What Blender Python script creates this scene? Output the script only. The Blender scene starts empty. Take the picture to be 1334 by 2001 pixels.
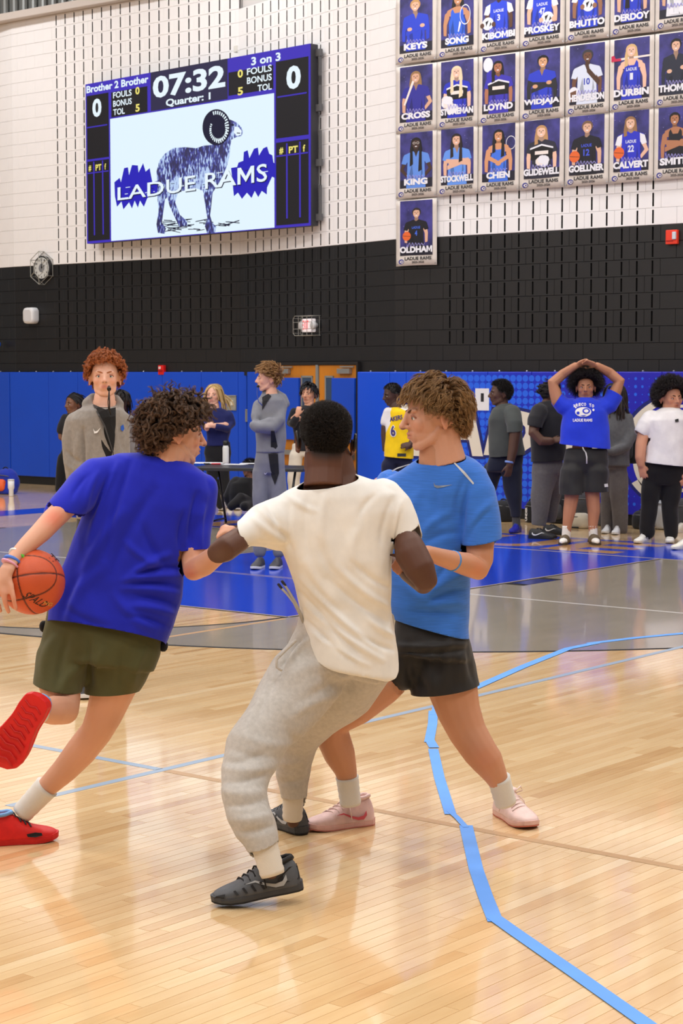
import bpy, bmesh, math, random
import numpy as np
from mathutils import Vector, Matrix
from mathutils.bvhtree import BVHTree

# ---------------------------------------------------------------- camera, world, lights, exposure
F = 3650.0; CX = 667.0; CY = 1000.5          # focal length and centre in pixels of the 1334 x 2001 frame
YAW = -0.6772; PITCH = -0.0742; CAMH = 1.867
sc = bpy.context.scene
FW = np.array([math.sin(YAW)*math.cos(PITCH), math.cos(YAW)*math.cos(PITCH), math.sin(PITCH)])
RT = np.array([math.cos(YAW), -math.sin(YAW), 0.0])
UP = np.cross(RT, FW)
CAM = np.array([0, 0, CAMH])
cam = bpy.data.cameras.new('camera'); camo = bpy.data.objects.new('camera', cam)
sc.collection.objects.link(camo)
cam.sensor_fit = 'HORIZONTAL'; cam.sensor_width = 36; cam.lens = F/1334*36; cam.clip_end = 200
camo.matrix_world = Matrix(((RT[0], UP[0], -FW[0], 0), (RT[1], UP[1], -FW[1], 0), (RT[2], UP[2], -FW[2], CAMH), (0, 0, 0, 1)))
cam.dof.use_dof = True; cam.dof.focus_distance = 7.1; cam.dof.aperture_fstop = 26.0
sc.camera = camo
sc.view_settings.view_transform = 'Standard'; sc.view_settings.look = 'None'
sc.view_settings.gamma = 1; sc.view_settings.use_curve_mapping = False
sc.view_settings.exposure = 0.0
sc.cycles.use_denoising = True
sc.cycles.max_bounces = 6; sc.cycles.diffuse_bounces = 3; sc.cycles.glossy_bounces = 3
world = bpy.data.worlds.new('gym air'); sc.world = world; world.use_nodes = True
bg = world.node_tree.nodes['Background']; bg.inputs[0].default_value = (0.94, 0.97, 1.0, 1); bg.inputs[1].default_value = 0.25
LIGHT_W = 140.0
lamp = bpy.data.lights.new('high_bay', 'AREA'); lamp.shape = 'RECTANGLE'; lamp.size = 1.5; lamp.size_y = .6
lamp.energy = LIGHT_W; lamp.color = (0.97, 0.985, 1.0)
for ix in range(6):
    for iy in range(6):
        lo = bpy.data.objects.new('high_bay', lamp); sc.collection.objects.link(lo)
        lo.location = (-24 + ix*5.2, -5 + iy*4.72, 9.2)

# ---------------------------------------------------------------- helpers
COL = sc.collection
R = math.radians
rnd = random.Random(7)
rng = np.random.default_rng(11)
def P(x, y, d): return CAM + d*(FW + RT*(x-CX)/F - UP*(y-CY)/F)
def G(x, y, z=0.0):
    v = FW + RT*(x-CX)/F - UP*(y-CY)/F
    return CAM + v*((z-CAMH)/v[2])
def onY(x, y, Y):
    v = FW + RT*(x-CX)/F - UP*(y-CY)/F
    return CAM + v*(Y/v[1])
def depth(p): return float((np.asarray(p)-CAM) @ FW)
def topx(V):
    D = V-CAM; z = D @ FW
    return CX+F*(D @ RT)/z, CY-F*(D @ UP)/z
def lin(c):
    c = np.array(c, float)/255.0
    return tuple(np.where(c <= .04045, c/12.92, ((c+.055)/1.055)**2.4)) + (1.0,)
def N3(v): v = np.asarray(v, float); return v/np.linalg.norm(v)

MATS = {}
def mat(name, col, rough=.6, spec=.4, metal=0.0, bump=0.0, bscale=200.0, var=0.0, vscale=8.0, stretch=(1, 1, 1), emit=0.0, coat=0.0, alpha=1.0, sheen=0.0, sss=0.0, attr=None, trans=0.0):
    if name in MATS: return MATS[name]
    m = bpy.data.materials.new(name); m.use_nodes = True; MATS[name] = m
    nt = m.node_tree; b = nt.nodes['Principled BSDF']; c = lin(col)
    b.inputs['Base Color'].default_value = c
    b.inputs['Roughness'].default_value = rough; b.inputs['Specular IOR Level'].default_value = spec
    b.inputs['Metallic'].default_value = metal
    if coat: b.inputs['Coat Weight'].default_value = coat; b.inputs['Coat Roughness'].default_value = .08
    if sheen: b.inputs['Sheen Weight'].default_value = sheen; b.inputs['Sheen Roughness'].default_value = .5
    if trans: b.inputs['Transmission Weight'].default_value = trans
    if emit: b.inputs['Emission Color'].default_value = c; b.inputs['Emission Strength'].default_value = emit
    if sss: b.inputs['Subsurface Weight'].default_value = sss; b.inputs['Subsurface Radius'].default_value = (.012, .005, .003); b.inputs['Subsurface Scale'].default_value = 1.0
    src = None
    if attr:
        a = nt.nodes.new('ShaderNodeAttribute'); a.attribute_name = attr; src = a.outputs['Color']
        nt.links.new(src, b.inputs['Base Color'])
    if bump or var:
        tc = nt.nodes.new('ShaderNodeTexCoord'); mp = nt.nodes.new('ShaderNodeMapping'); mp.inputs['Scale'].default_value = stretch
        nt.links.new(tc.outputs['Object'], mp.inputs['Vector'])
    if var:
        n = nt.nodes.new('ShaderNodeTexNoise'); n.inputs['Scale'].default_value = vscale; n.inputs['Detail'].default_value = 4
        nt.links.new(mp.outputs[0], n.inputs['Vector'])
        mx = nt.nodes.new('ShaderNodeMix'); mx.data_type = 'RGBA'; mx.blend_type = 'MULTIPLY'; mx.inputs['Factor'].default_value = 1
        rp = nt.nodes.new('ShaderNodeMapRange'); rp.inputs['From Min'].default_value = .3; rp.inputs['From Max'].default_value = .7
        rp.inputs['To Min'].default_value = 1-var; rp.inputs['To Max'].default_value = 1+var
        nt.links.new(n.outputs[0], rp.inputs[0]); nt.links.new(rp.outputs[0], mx.inputs[7])
        if src: nt.links.new(src, mx.inputs[6])
        else: mx.inputs[6].default_value = c
        nt.links.new(mx.outputs[2], b.inputs['Base Color'])
        if emit: nt.links.new(mx.outputs[2], b.inputs['Emission Color'])
    if bump:
        n2 = nt.nodes.new('ShaderNodeTexNoise'); n2.inputs['Scale'].default_value = bscale; n2.inputs['Detail'].default_value = 3
        nt.links.new(mp.outputs[0], n2.inputs['Vector'])
        bp = nt.nodes.new('ShaderNodeBump'); bp.inputs['Strength'].default_value = bump; bp.inputs['Distance'].default_value = .004
        nt.links.new(n2.outputs[0], bp.inputs['Height']); nt.links.new(bp.outputs[0], b.inputs['Normal'])
    return m

class MB:
    """collects closed shells; build() links them as one mesh object"""
    def __init__(s): s.v = []; s.f = []; s.n = 0; s.m = []
    def add(s, V, Fs, mi=0):
        V = np.asarray(V, float).reshape(-1, 3); s.v.append(V)
        for q in Fs: s.f.append(tuple(i+s.n for i in q)); s.m.append(mi)
        s.n += len(V); return s
    def box(s, c, sz, M=None, mi=0):
        c = np.array(c, float); h = np.array(sz, float)/2
        V = np.array([[x, y, z] for x in (-1, 1) for y in (-1, 1) for z in (-1, 1)])*h + c
        if M is not None: V = V @ np.array(M)[:3, :3].T + np.array(M)[:3, 3]
        return s.add(V, [(0, 1, 3, 2), (4, 6, 7, 5), (0, 4, 5, 1), (2, 3, 7, 6), (0, 2, 6, 4), (1, 5, 7, 3)], mi)
    def rings(s, rs, cap=True, mi=0, close=False):
        n = len(rs[0]); V = np.vstack(rs); Fs = []
        for k in range(len(rs)-1 + (1 if close else 0)):
            a = k*n; b = ((k+1) % len(rs))*n
            for i in range(n):
                j = (i+1) % n; Fs.append((a+i, a+j, b+j, b+i))
        if cap and not close:
            Fs.append(tuple(range(n-1, -1, -1))); Fs.append(tuple(range((len(rs)-1)*n, len(rs)*n)))
        return s.add(V, Fs, mi)
    def tube(s, pts, rad, n=10, mi=0, cap=True, round_ends=False, close=False, flat=1.0, flatdir=None):
        pts = np.asarray(pts, float)
        rad = np.full(len(pts), rad) if np.isscalar(rad) else np.asarray(rad, float)
        if round_ends:
            t0 = N3(pts[0]-pts[1]); t1 = N3(pts[-1]-pts[-2])
            pts = np.vstack([pts[0]+t0*rad[0]*.85, pts[0]+t0*rad[0]*.5, pts, pts[-1]+t1*rad[-1]*.5, pts[-1]+t1*rad[-1]*.85])
            rad = np.concatenate([[rad[0]*.45, rad[0]*.85], rad, [rad[-1]*.85, rad[-1]*.45]])
        rs = []; prev = None
        for i in range(len(pts)):
            if close: t = pts[(i+1) % len(pts)]-pts[i-1]
            else: t = pts[min(i+1, len(pts)-1)]-pts[max(i-1, 0)]
            t = N3(t)
            if flatdir is not None: prev = np.asarray(flatdir, float)
            if prev is None: prev = np.array([0, 0, 1.0]) if abs(t[2]) < .8 else np.array([1.0, 0, 0])
            a = N3(prev - t*(prev @ t)); b = np.cross(t, a); prev = a
            th = np.linspace(0, 2*math.pi, n, endpoint=False)
            rs.append(pts[i] + rad[i]*(flat*np.cos(th)[:, None]*a + np.sin(th)[:, None]*b))
        return s.rings(rs, cap, mi, close)
    def ell(s, c, r, M=None, n=14, mi=0):
        th = np.linspace(0, math.pi, n//2+2)[1:-1]; ph = np.linspace(0, 2*math.pi, n, endpoint=False)
        rs = [np.stack([np.sin(t)*np.cos(ph), np.sin(t)*np.sin(ph), np.full(n, math.cos(t))], 1)*np.array(r) for t in th]
        if M is not None: rs = [q @ np.array(M)[:3, :3].T for q in rs]
        return s.rings([q+np.array(c) for q in rs], True, mi)
    def poly(s, pts, thick=None, nrm=None, mi=0):
        """a flat outline, with thickness along nrm"""
        pts = np.asarray(pts, float); n = len(pts)
        if thick is None: return s.add(pts, [tuple(range(n))], mi)
        o = np.asarray(nrm, float)*thick
        return s.add(np.vstack([pts, pts-o]), [tuple(range(n)), tuple(range(2*n-1, n-1, -1))]+[(i, i+n, (i+1) % n+n, (i+1) % n) for i in range(n)], mi)
    # pixel-measured pieces: (x, y, depth, radius in pixels)
    def limb(s, pts, n=14, round_ends=True, flat=1.0):
        return s.tube([P(x, y, d) for x, y, d, r in pts], [r*d/F for x, y, d, r in pts], n, round_ends=round_ends, flat=flat)
    def torso(s, secs, n=28, ex=2.4):
        """cross sections (xl, yl, xr, yr, d or (dl, dr), half depth in m)"""
        rs = []
        for xl, yl, xr, yr, d, th in secs:
            dl, dr = d if isinstance(d, tuple) else (d, d)
            a = P(xl, yl, dl); b = P(xr, yr, dr); c = (a+b)/2; U = (b-a)/2
            V = FW - N3(U)*(FW @ N3(U)); V = N3(V)*th
            t = np.linspace(0, 2*math.pi, n, endpoint=False); cu = np.cos(t); sv = np.sin(t)
            cu = np.sign(cu)*np.abs(cu)**(2/ex); sv = np.sign(sv)*np.abs(sv)**(2/ex)
            rs.append(c + cu[:, None]*U + sv[:, None]*V)
        return s.rings(rs)
    def mesh(s, name):
        me = bpy.data.meshes.new(name)
        if s.v: me.from_pydata(np.vstack(s.v).tolist(), [], s.f)
        me.polygons.foreach_set('material_index', s.m); me.update()
        return me
    def build(s, name, mats, parent=None, smooth=False, bevel=0.0):
        me = s.mesh(name)
        bm = bmesh.new(); bm.from_mesh(me); bmesh.ops.recalc_face_normals(bm, faces=bm.faces)
        if bevel: bmesh.ops.bevel(bm, geom=[e for e in bm.edges if len(e.link_faces) == 2 and e.calc_face_angle(0) > .6], offset=bevel, segments=2, affect='EDGES', profile=.6)
        bm.to_mesh(me); bm.free()
        return link(name, me, mats, parent, smooth)
def link(name, me, mats, parent=None, smooth=False):
    o = bpy.data.objects.new(name, me); COL.objects.link(o)
    for m in (mats if isinstance(mats, (list, tuple)) else [mats]): me.materials.append(m)
    if smooth: me.polygons.foreach_set('use_smooth', [True]*len(me.polygons))
    if parent is not None: put(o, parent)
    return o
def put(o, parent):
    o.parent = parent; o.matrix_parent_inverse = Matrix.Translation(parent.location).inverted() if parent.type == 'EMPTY' else Matrix.Identity(4)
def tag(o, label, cat, group=None):
    o['label'] = label; o['category'] = cat
    if group: o['group'] = group
    return o
def struct(o): o['kind'] = 'structure'; return o
def thing(name, loc, label, cat, group=None):
    o = bpy.data.objects.new(name, None); o.empty_display_size = .1; COL.objects.link(o)
    o.location = tuple(float(q) for q in loc)
    return tag(o, label, cat, group)

TEXTS = {}
def text_mesh(s, bold=0.0):
    if (s, bold) in TEXTS: return TEXTS[(s, bold)]
    cu = bpy.data.curves.new('lettering', 'FONT'); cu.body = s.replace('M', 'N'); cu.size = 1; cu.offset = bold; cu.resolution_u = 3
    ob = bpy.data.objects.new('lettering', cu)
    me = bpy.data.meshes.new_from_object(ob)
    V = np.empty(len(me.vertices)*3); me.vertices.foreach_get('co', V); V = V.reshape(-1, 3)
    Fs = [tuple(p.vertices) for p in me.polygons]
    bpy.data.objects.remove(ob); bpy.data.curves.remove(cu); bpy.data.meshes.remove(me)
    if 'M' in s:      # the font's own M folds over when emboldened: draw that letter by hand in the place of an N
        par = list(range(len(V)))
        def find(i):
            while par[i] != i: i = par[i]
            return i
        for f in Fs:
            for i in f[1:]: par[find(i)] = find(f[0])
        isl = {}
        for i in range(len(V)): isl.setdefault(find(i), []).append(i)
        isl = sorted((v for v in isl.values() if len(v) > 2), key=lambda v: V[v, 0].min())
        for k, ch in enumerate(s.replace(' ', '')):
            if ch != 'M' or k >= len(isl): continue
            ids = set(isl[k]); x0, y0 = V[isl[k]][:, :2].min(0); x1, y1 = V[isl[k]][:, :2].max(0); t = (.10+bold*1.6)/(x1-x0)
            pts = [(0, 0), (0, 1), (t*1.15, 1), (.5, .44), (1-t*1.15, 1), (1, 1), (1, 0), (1-t, 0), (1-t, .64), (.5, .10), (t, .64), (t, 0)]
            Fs = [f for f in Fs if f[0] not in ids]; n0 = len(V)
            V = np.vstack([V, [(x0+a*(x1-x0), y0+b*(y1-y0), 0) for a, b in pts]])
            Fs += [tuple(n0+i for i in f) for f in ((0, 11, 10, 1), (1, 10, 2), (2, 10, 9, 3), (7, 6, 5, 8), (5, 4, 8), (4, 3, 9, 8))]
    lo = V.min(0); hi = V.max(0); V = (V-lo)/np.maximum(hi-lo, 1e-6); V[:, 2] = 0
    TEXTS[(s, bold)] = (V, Fs); return V, Fs
def letters(mb, s, O, U, V, bold=0.0, mi=0, shear=0.0, off=0.0):
    """lettering that fills the parallelogram O, O+U, O+V, lifted by off along its normal"""
    T, Fs = text_mesh(s, bold); O = np.asarray(O, float); U = np.asarray(U, float); V = np.asarray(V, float)
    nrm = N3(np.cross(U, V))
    mb.add(O + (T[:, :1]+shear*T[:, 1:2])*U + T[:, 1:2]*V + nrm*off, Fs, mi)

# ---- organic solids: shells fused by a voxel remesh
def fuse(mb, vox, it=6, fac=.5):
    me = mb.mesh('tmp'); ob = bpy.data.objects.new('tmp', me); COL.objects.link(ob)
    r_ = ob.modifiers.new('r', 'REMESH'); r_.mode = 'VOXEL'; r_.voxel_size = vox
    if it: s_ = ob.modifiers.new('s', 'SMOOTH'); s_.factor = fac; s_.iterations = it
    dg = bpy.context.evaluated_depsgraph_get()
    m2 = bpy.data.meshes.new_from_object(ob.evaluated_get(dg))
    V, Q = arrays(m2)
    bpy.data.objects.remove(ob); bpy.data.meshes.remove(me); bpy.data.meshes.remove(m2)
    return V, Q
def arrays(me):
    V = np.empty(len(me.vertices)*3, np.float32); me.vertices.foreach_get('co', V)
    L = np.empty(len(me.loops), np.int32); me.loops.foreach_get('vertex_index', L)
    return V.reshape(-1, 3).astype(float), L.reshape(-1, 4)
def from_arrays(name, V, Q):
    me = bpy.data.meshes.new(name); me.vertices.add(len(V)); me.vertices.foreach_set('co', np.asarray(V, np.float32).ravel())
    me.loops.add(Q.size); me.loops.foreach_set('vertex_index', Q.astype(np.int32).ravel())
    me.polygons.add(len(Q)); me.polygons.foreach_set('loop_start', np.arange(len(Q), dtype=np.int32)*4)
    try: me.polygons.foreach_set('loop_total', np.full(len(Q), 4, np.int32))
    except Exception: pass
    me.update(calc_edges=True); me.validate()
    return me
def normals(V, Q):
    n = np.cross(V[Q[:, 2]]-V[Q[:, 0]], V[Q[:, 3]]-V[Q[:, 1]]); o = np.zeros_like(V)
    for k in range(4): np.add.at(o, Q[:, k], n)
    return o/np.maximum(np.linalg.norm(o, axis=1), 1e-12)[:, None]
def vnoise(V, scale, amp, seed=0.0, stretch=(1, 1, 1)):
    """cheap smooth noise: a sum of randomly turned sine waves"""
    g = np.random.default_rng(int(seed*97)+5); o = np.zeros(len(V)); W = V*np.array(stretch)
    for k in range(14):
        d = g.normal(size=3); d /= np.linalg.norm(d); fr = scale*g.uniform(.6, 1.7)
        o += np.sin((W @ d)*fr + g.uniform(0, 6.28) + 1.3*np.sin((W @ np.roll(d, 1))*fr*.7+k))/14**.5
    return o*amp
def folds(V, Q, strokes, noise_amp=.0015, nscale=28, seed=1, back=False):
    """press creases into cloth: strokes (x0, y0, x1, y1, width px, height mm) on the side that faces the camera"""
    n = normals(V, Q); px, py = topx(V); o = vnoise(V, nscale, noise_amp, seed)
    front = np.clip(-(n @ FW)*2.5, 0, 1)
    for x0, y0, x1, y1, w, a in strokes:
        d = np.array([x1-x0, y1-y0], float); L2 = d @ d
        t = ((px-x0)*d[0]+(py-y0)*d[1])/L2; tc = np.clip(t, 0, 1)
        bow = 4*tc*(1-tc)*w*.7
        dist = np.hypot(px-x0-tc*d[0] + bow*d[1]/L2**.5, py-y0-tc*d[1] - bow*d[0]/L2**.5)
        o += a*.0017*np.exp(-(dist/w)**2)*np.sin(np.pi*np.clip(tc*.9+.05, 0, 1))**.6*front
    return V + n*o[:, None]
def cutplane(bm, pts, away, rad):
    """open a hem: plane through three points, dropping what lies on the side of 'away' within rad of their middle"""
    a, b, c = [np.asarray(q, float) for q in pts]
    n = N3(np.cross(b-a, c-a)); m = (a+b+c)/3
    if (np.asarray(away)-m) @ n < 0: n = -n
    fs = []; nv = Vector(n); mv = Vector(m)
    for f in bm.faces:
        q = f.calc_center_median()-mv; ax = q.dot(nv)
        if -.03 < ax < .15 and (q-nv*ax).length < rad: fs.append(f)
    es = list({e for f in fs for e in f.edges}); vs = list({v for f in fs for v in f.verts})
    bmesh.ops.bisect_plane(bm, geom=vs+es+fs, plane_co=Vector(m), plane_no=Vector(n), clear_outer=True)
def hem(x0, y0, x1, y1, d, ax, ay, tilt=0.0, rad=1.3):
    """hem given by two pixels; (ax, ay) lies beyond it; tilt m: how much lower the near side of the hem ring hangs"""
    a = P(x0, y0, d); b = P(x1, y1, d); m = (a+b)/2
    aw = P(ax, ay, d); t = N3(aw-m); c = m - FW*.1 + t*tilt*.1
    return (a, b, c), m + (aw-m)*1.0, max(np.linalg.norm(b-a)*.5*rad, .05)
CLOSED = {}
def cloth(name, parent, mb, vox, material, cuts=(), strokes=(), it=8, noise_amp=.0015, nscale=28, seed=1, thick=.004):
    V, Q = fuse(mb, vox, it)
    V = folds(V, Q, strokes, noise_amp, nscale, seed)
    CLOSED.setdefault(parent.name, []).append((V, Q, list(cuts)))
    me = from_arrays(name, V, Q)
    if cuts:
        bm = bmesh.new(); bm.from_mesh(me)
        for pts, away, rad in cuts: cutplane(bm, pts, away, rad)
        seen = set(); best = []
        for v0 in bm.verts:
            if v0 in seen: continue
            comp = [v0]; seen.add(v0)
            for v in comp:
                for e in v.link_edges:
                    w = e.other_vert(v)
                    if w not in seen: seen.add(w); comp.append(w)
            best.append(comp)
        best.sort(key=len, reverse=True)
        bmesh.ops.delete(bm, geom=[v for c_ in best[1:] for v in c_], context='VERTS')
        bm.to_mesh(me); bm.free()
    o = link(name, me, material, parent, True)
    if thick and cuts:
        s = o.modifiers.new('thick', 'SOLIDIFY'); s.thickness = thick; s.offset = 0
    return o
# ---------------------------------------------------------------- floor: maple strips running away from the camera
def wood_mat(name, ramp, rough=.085, attr='tone', scuff=.07):
    m = bpy.data.materials.new(name); m.use_nodes = True; nt = m.node_tree; L = nt.links.new
    b = nt.nodes['Principled BSDF']
    a = nt.nodes.new('ShaderNodeAttribute'); a.attribute_name = attr
    tc = nt.nodes.new('ShaderNodeTexCoord'); g = nt.nodes.new('ShaderNodeNewGeometry')
    mp = nt.nodes.new('ShaderNodeMapping'); mp.inputs['Scale'].default_value = (60, 3.2, 1)
    L(g.outputs['Position'], mp.inputs['Vector'])
    ad = nt.nodes.new('ShaderNodeVectorMath'); ad.operation = 'ADD'; L(mp.outputs[0], ad.inputs[0])
    sc_ = nt.nodes.new('ShaderNodeVectorMath'); sc_.operation = 'SCALE'; sc_.inputs['Scale'].default_value = 37.0
    cb = nt.nodes.new('ShaderNodeCombineXYZ'); L(a.outputs['Fac'], cb.inputs[0]); L(a.outputs['Fac'], cb.inputs[1]); L(cb.outputs[0], sc_.inputs[0]); L(sc_.outputs[0], ad.inputs[1])
    n1 = nt.nodes.new('ShaderNodeTexNoise'); n1.inputs['Scale'].default_value = 1.0; n1.inputs['Detail'].default_value = 5; n1.inputs['Distortion'].default_value = .6
    L(ad.outputs[0], n1.inputs['Vector'])
    mp2 = nt.nodes.new('ShaderNodeMapping'); mp2.inputs['Scale'].default_value = (14, 1.6, 1); L(ad.outputs[0], mp2.inputs['Vector'])
    mp2.inputs['Scale'].default_value = (.2, .7, 1)
    n2 = nt.nodes.new('ShaderNodeTexNoise'); n2.inputs['Scale'].default_value = 1.0; n2.inputs['Detail'].default_value = 2
    L(mp2.outputs[0], n2.inputs['Vector'])
    s1 = nt.nodes.new('ShaderNodeMath'); s1.operation = 'MULTIPLY_ADD'; L(n1.outputs[0], s1.inputs[0]); s1.inputs[1].default_value = .30; s1.inputs[2].default_value = -.15
    s2 = nt.nodes.new('ShaderNodeMath'); s2.operation = 'MULTIPLY_ADD'; L(n2.outputs[0], s2.inputs[0]); s2.inputs[1].default_value = .55; L(s1.outputs[0], s2.inputs[2])
    s3 = nt.nodes.new('ShaderNodeMath'); s3.operation = 'ADD'; L(a.outputs['Fac'], s3.inputs[0]); L(s2.outputs[0], s3.inputs[1])
    s4 = nt.nodes.new('ShaderNodeMath'); s4.operation = 'SUBTRACT'; L(s3.outputs[0], s4.inputs[0]); s4.inputs[1].default_value = .275
    cr = nt.nodes.new('ShaderNodeValToRGB'); cr.color_ramp.elements[0].position = 0; cr.color_ramp.elements[1].position = 1
    cr.color_ramp.elements[0].color = lin(ramp[0]); cr.color_ramp.elements[1].color = lin(ramp[-1])
    for k in range(1, len(ramp)-1):
        e = cr.color_ramp.elements.new(k/(len(ramp)-1)); e.color = lin(ramp[k])
    L(s4.outputs[0], cr.inputs[0]); L(cr.outputs[0], b.inputs['Base Color'])
    n3 = nt.nodes.new('ShaderNodeTexNoise'); n3.inputs['Scale'].default_value = 1.4; n3.inputs['Detail'].default_value = 5; L(g.outputs['Position'], n3.inputs['Vector'])
    mr = nt.nodes.new('ShaderNodeMapRange'); mr.inputs['To Min'].default_value = rough-scuff*.5; mr.inputs['To Max'].default_value = rough+scuff; L(n3.outputs[0], mr.inputs[0])
    L(mr.outputs[0], b.inputs['Roughness']); b.inputs['Specular IOR Level'].default_value = .5; b.inputs['Coat Weight'].default_value = .5; b.inputs['Coat Roughness'].default_value = .06
    bp = nt.nodes.new('ShaderNodeBump'); bp.inputs['Strength'].default_value = .04; bp.inputs['Distance'].default_value = .002
    L(n1.outputs[0], bp.inputs['Height']); L(bp.outputs[0], b.inputs['Normal'])
    return m
WOOD = wood_mat('maple', [(200, 154, 104), (218, 178, 126), (228, 192, 142), (236, 204, 156), (241, 214, 172)])
GREYWOOD = wood_mat('grey stained maple', [(132, 124, 110), (152, 143, 127), (166, 156, 139), (178, 169, 153)], rough=.16)

floor = struct(MB().box((-10, 10, -.06), (70, 60, .112)).build('floor', [mat('subfloor', (214, 168, 112), .3)]))
def plank_mesh(items):
    """strips (x0, x1, y0, y1, tone) with chamfered edges and a fine open joint"""
    V = []; Fs = []; T = []; g = .0004; c = .0010
    for x0, x1, y0, y1, t in items:
        k = len(V); x0 += g; x1 -= g; y0 += g; y1 -= g
        V += [(x0, y0, -.003), (x1, y0, -.003), (x1, y1, -.003), (x0, y1, -.003), (x0+c, y0+c, 0), (x1-c, y0+c, 0), (x1-c, y1-c, 0), (x0+c, y1-c, 0)]
        Fs += [(k+4, k+5, k+6, k+7), (k, k+1, k+5, k+4), (k+1, k+2, k+6, k+5), (k+2, k+3, k+7, k+6), (k+3, k, k+4, k+7)]
        T += [t]*8
    me = bpy.data.meshes.new('plank'); me.from_pydata(V, [], Fs)
    at = me.attributes.new('tone', 'FLOAT', 'POINT'); at.data.foreach_set('value', T); me.update(); return me
strips = []; BW = .0572
def inview(x, y, m=.0):
    d = np.array([x, y, -CAMH]); z = d @ FW
    if z < 3.0: return 0
    u = CX+F*(d @ RT)/z; v = CY-F*(d @ UP)/z
    return z if (-750 < u < 2300 and v < 2900) else 0
for ix in range(int(-29/BW), int(1.5/BW)):
    x0 = ix*BW; y = 2.4-rnd.random()*1.2
    while y < 21.4:
        ln = rnd.choice([.35, .55, .7, .9, 1.1, 1.4, 1.7])*rnd.uniform(.8, 1.2)
        zs = [inview(x0+BW/2, yy) for yy in (y, y+ln/2, y+ln)]
        if any(zs):
            strips.append((min(q for q in zs if q), x0, x0+BW, y, y+ln, min(1, max(0, rnd.gauss(.55, .14)))))
        y += ln
strips.sort()
for s in strips[:300]:
    link('plank', plank_mesh([s[1:]]), WOOD, floor)
o = link('planking', plank_mesh([s[1:] for s in strips[300:]]), WOOD, floor); o['kind'] = 'stuff'

def sheet(name, pts, z, m, parent=floor):
    mb = MB(); pts = [(x, y, z) for x, y in pts]
    bm = bmesh.new(); vs = [bm.verts.new(p) for p in pts]; f = bm.faces.new(vs); bm.normal_update(); bmesh.ops.triangulate(bm, faces=[f])
    bmesh.ops.recalc_face_normals(bm, faces=bm.faces)
    for f in bm.faces:
        if f.normal.z < 0: f.normal_flip()
    me = bpy.data.meshes.new(name); bm.to_mesh(me); bm.free()
    at = me.attributes.new('tone', 'FLOAT', 'POINT'); at.data.foreach_set('value', [.5]*len(me.vertices))
    return link(name, me, m, parent)
def line(name, a, b, w, z, m, parent=floor):
    a = np.array(a, float); b = np.array(b, float); t = (b-a)/np.linalg.norm(b-a); n = np.array([-t[1], t[0]])*w/2
    return sheet(name, [a-n, b-n, b+n, a+n], z, m, parent)
BLUEP = mat('court blue paint', (26, 62, 190), .14, .5, var=.06, vscale=2)
BLACKP = mat('court black line', (18, 17, 20), .55, .15)
WHITEP = mat('court white line', (196, 192, 186), .2, .5)
TANP = wood_mat('unpainted maple', [(196, 146, 96), (210, 162, 112), (222, 178, 130)], rough=.16)
GREYL = mat('grey blue court line', (158, 176, 196), .22, .5)
TANL = mat('worn tan line', (196, 158, 112), .22, .5)
KX0, KX1, FTY, BLY = -12.90, -9.25, 10.84, 16.62
BC = np.array([-11.08, 15.03]); R3 = 6.22; FC = np.array([-11.08, 10.84]); RF = 1.83
def arc(c, r, a0, a1, n=48): return [(c[0]+r*math.cos(R(a)), c[1]+r*math.sin(R(a))) for a in np.linspace(a0, a1, n)]
outer = arc(BC, R3, 180, 360, 90)
poly = [(BC[0]-R3, BLY)] + outer + [(BC[0]+R3, BLY), (KX1, BLY), (KX1, FTY)] + arc(FC, RF, 360, 180, 50) + [(KX0, FTY), (KX0, BLY)]
sheet('grey_stained_area', poly, .0005, GREYWOOD)
def ring(name, c, r0, r1, a0, a1, z, m):
    V = [(x, y, z) for x, y in arc(c, r0, a0, a1, 91)+arc(c, r1, a0, a1, 91)]
    return MB().add(V, [(i, 91+i, 92+i, i+1) for i in range(90)]).build(name, m, floor)
ring('three_point_line', BC, R3-.02, R3+.03, 180, 360, .0009, BLACKP)
ring('free_throw_circle', FC, RF-.02, RF+.025, 180, 360, .0009, BLACKP)
sheet('painted_key', [(KX0, FTY), (KX1, FTY), (KX1, BLY), (KX0, BLY)], .0008, BLUEP)
for a, b in (((KX0, FTY), (KX1, FTY)), ((KX1, FTY), (KX1, BLY)), ((KX0, FTY), (KX0, BLY))):
    t = N3(np.array(b)-np.array(a)); n = np.array([t[1], -t[0]])
    n = n if (np.array(a)+n-np.array([-11.08, 13.7])) @ n > 0 else -n
    if a[0] == b[0]: n = np.array([np.sign(a[0]+11.08), 0])
    else: n = np.array([0, -1.])
    line('key_outline', np.array(a)+n*.028, np.array(b)+n*.028, .03, .0011, BLACKP)
    line('key_outline', np.array(a), np.array(b), .022, .0013, mat('key pale edge', (198, 178, 150), .2))
for dy in (-.028, .028):
    line('court_line', (KX0, 12.92+dy), (KX1, 12.92+dy), .014, .0012, mat('key pale edge', (198, 178, 150), .2))
line('court_line', (KX1+.03, 12.94), (-4.9, 12.94), .05, .0010, WHITEP)
line('court_line', (-17.2, 12.94), (KX0, 12.94), .05, .0010, WHITEP)
line('court_line', (-9.2, 9.15), (-9.2, 10.75), .05, .0010, TANL)
line('court_line', (-6.11, 5.3), (-6.11, 8.9), .05, .0008, GREYL)
line('court_line', (-6.11, 8.9), (-6.13, 11.9), .05, .0012, GREYL)
line('court_line', (-7.3, 6.26), (-6.13, 6.25), .05, .0008, GREYL)
line('court_line', (-6.08, 6.25), (-2.9, 6.21), .05, .0008, TANL)
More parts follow.
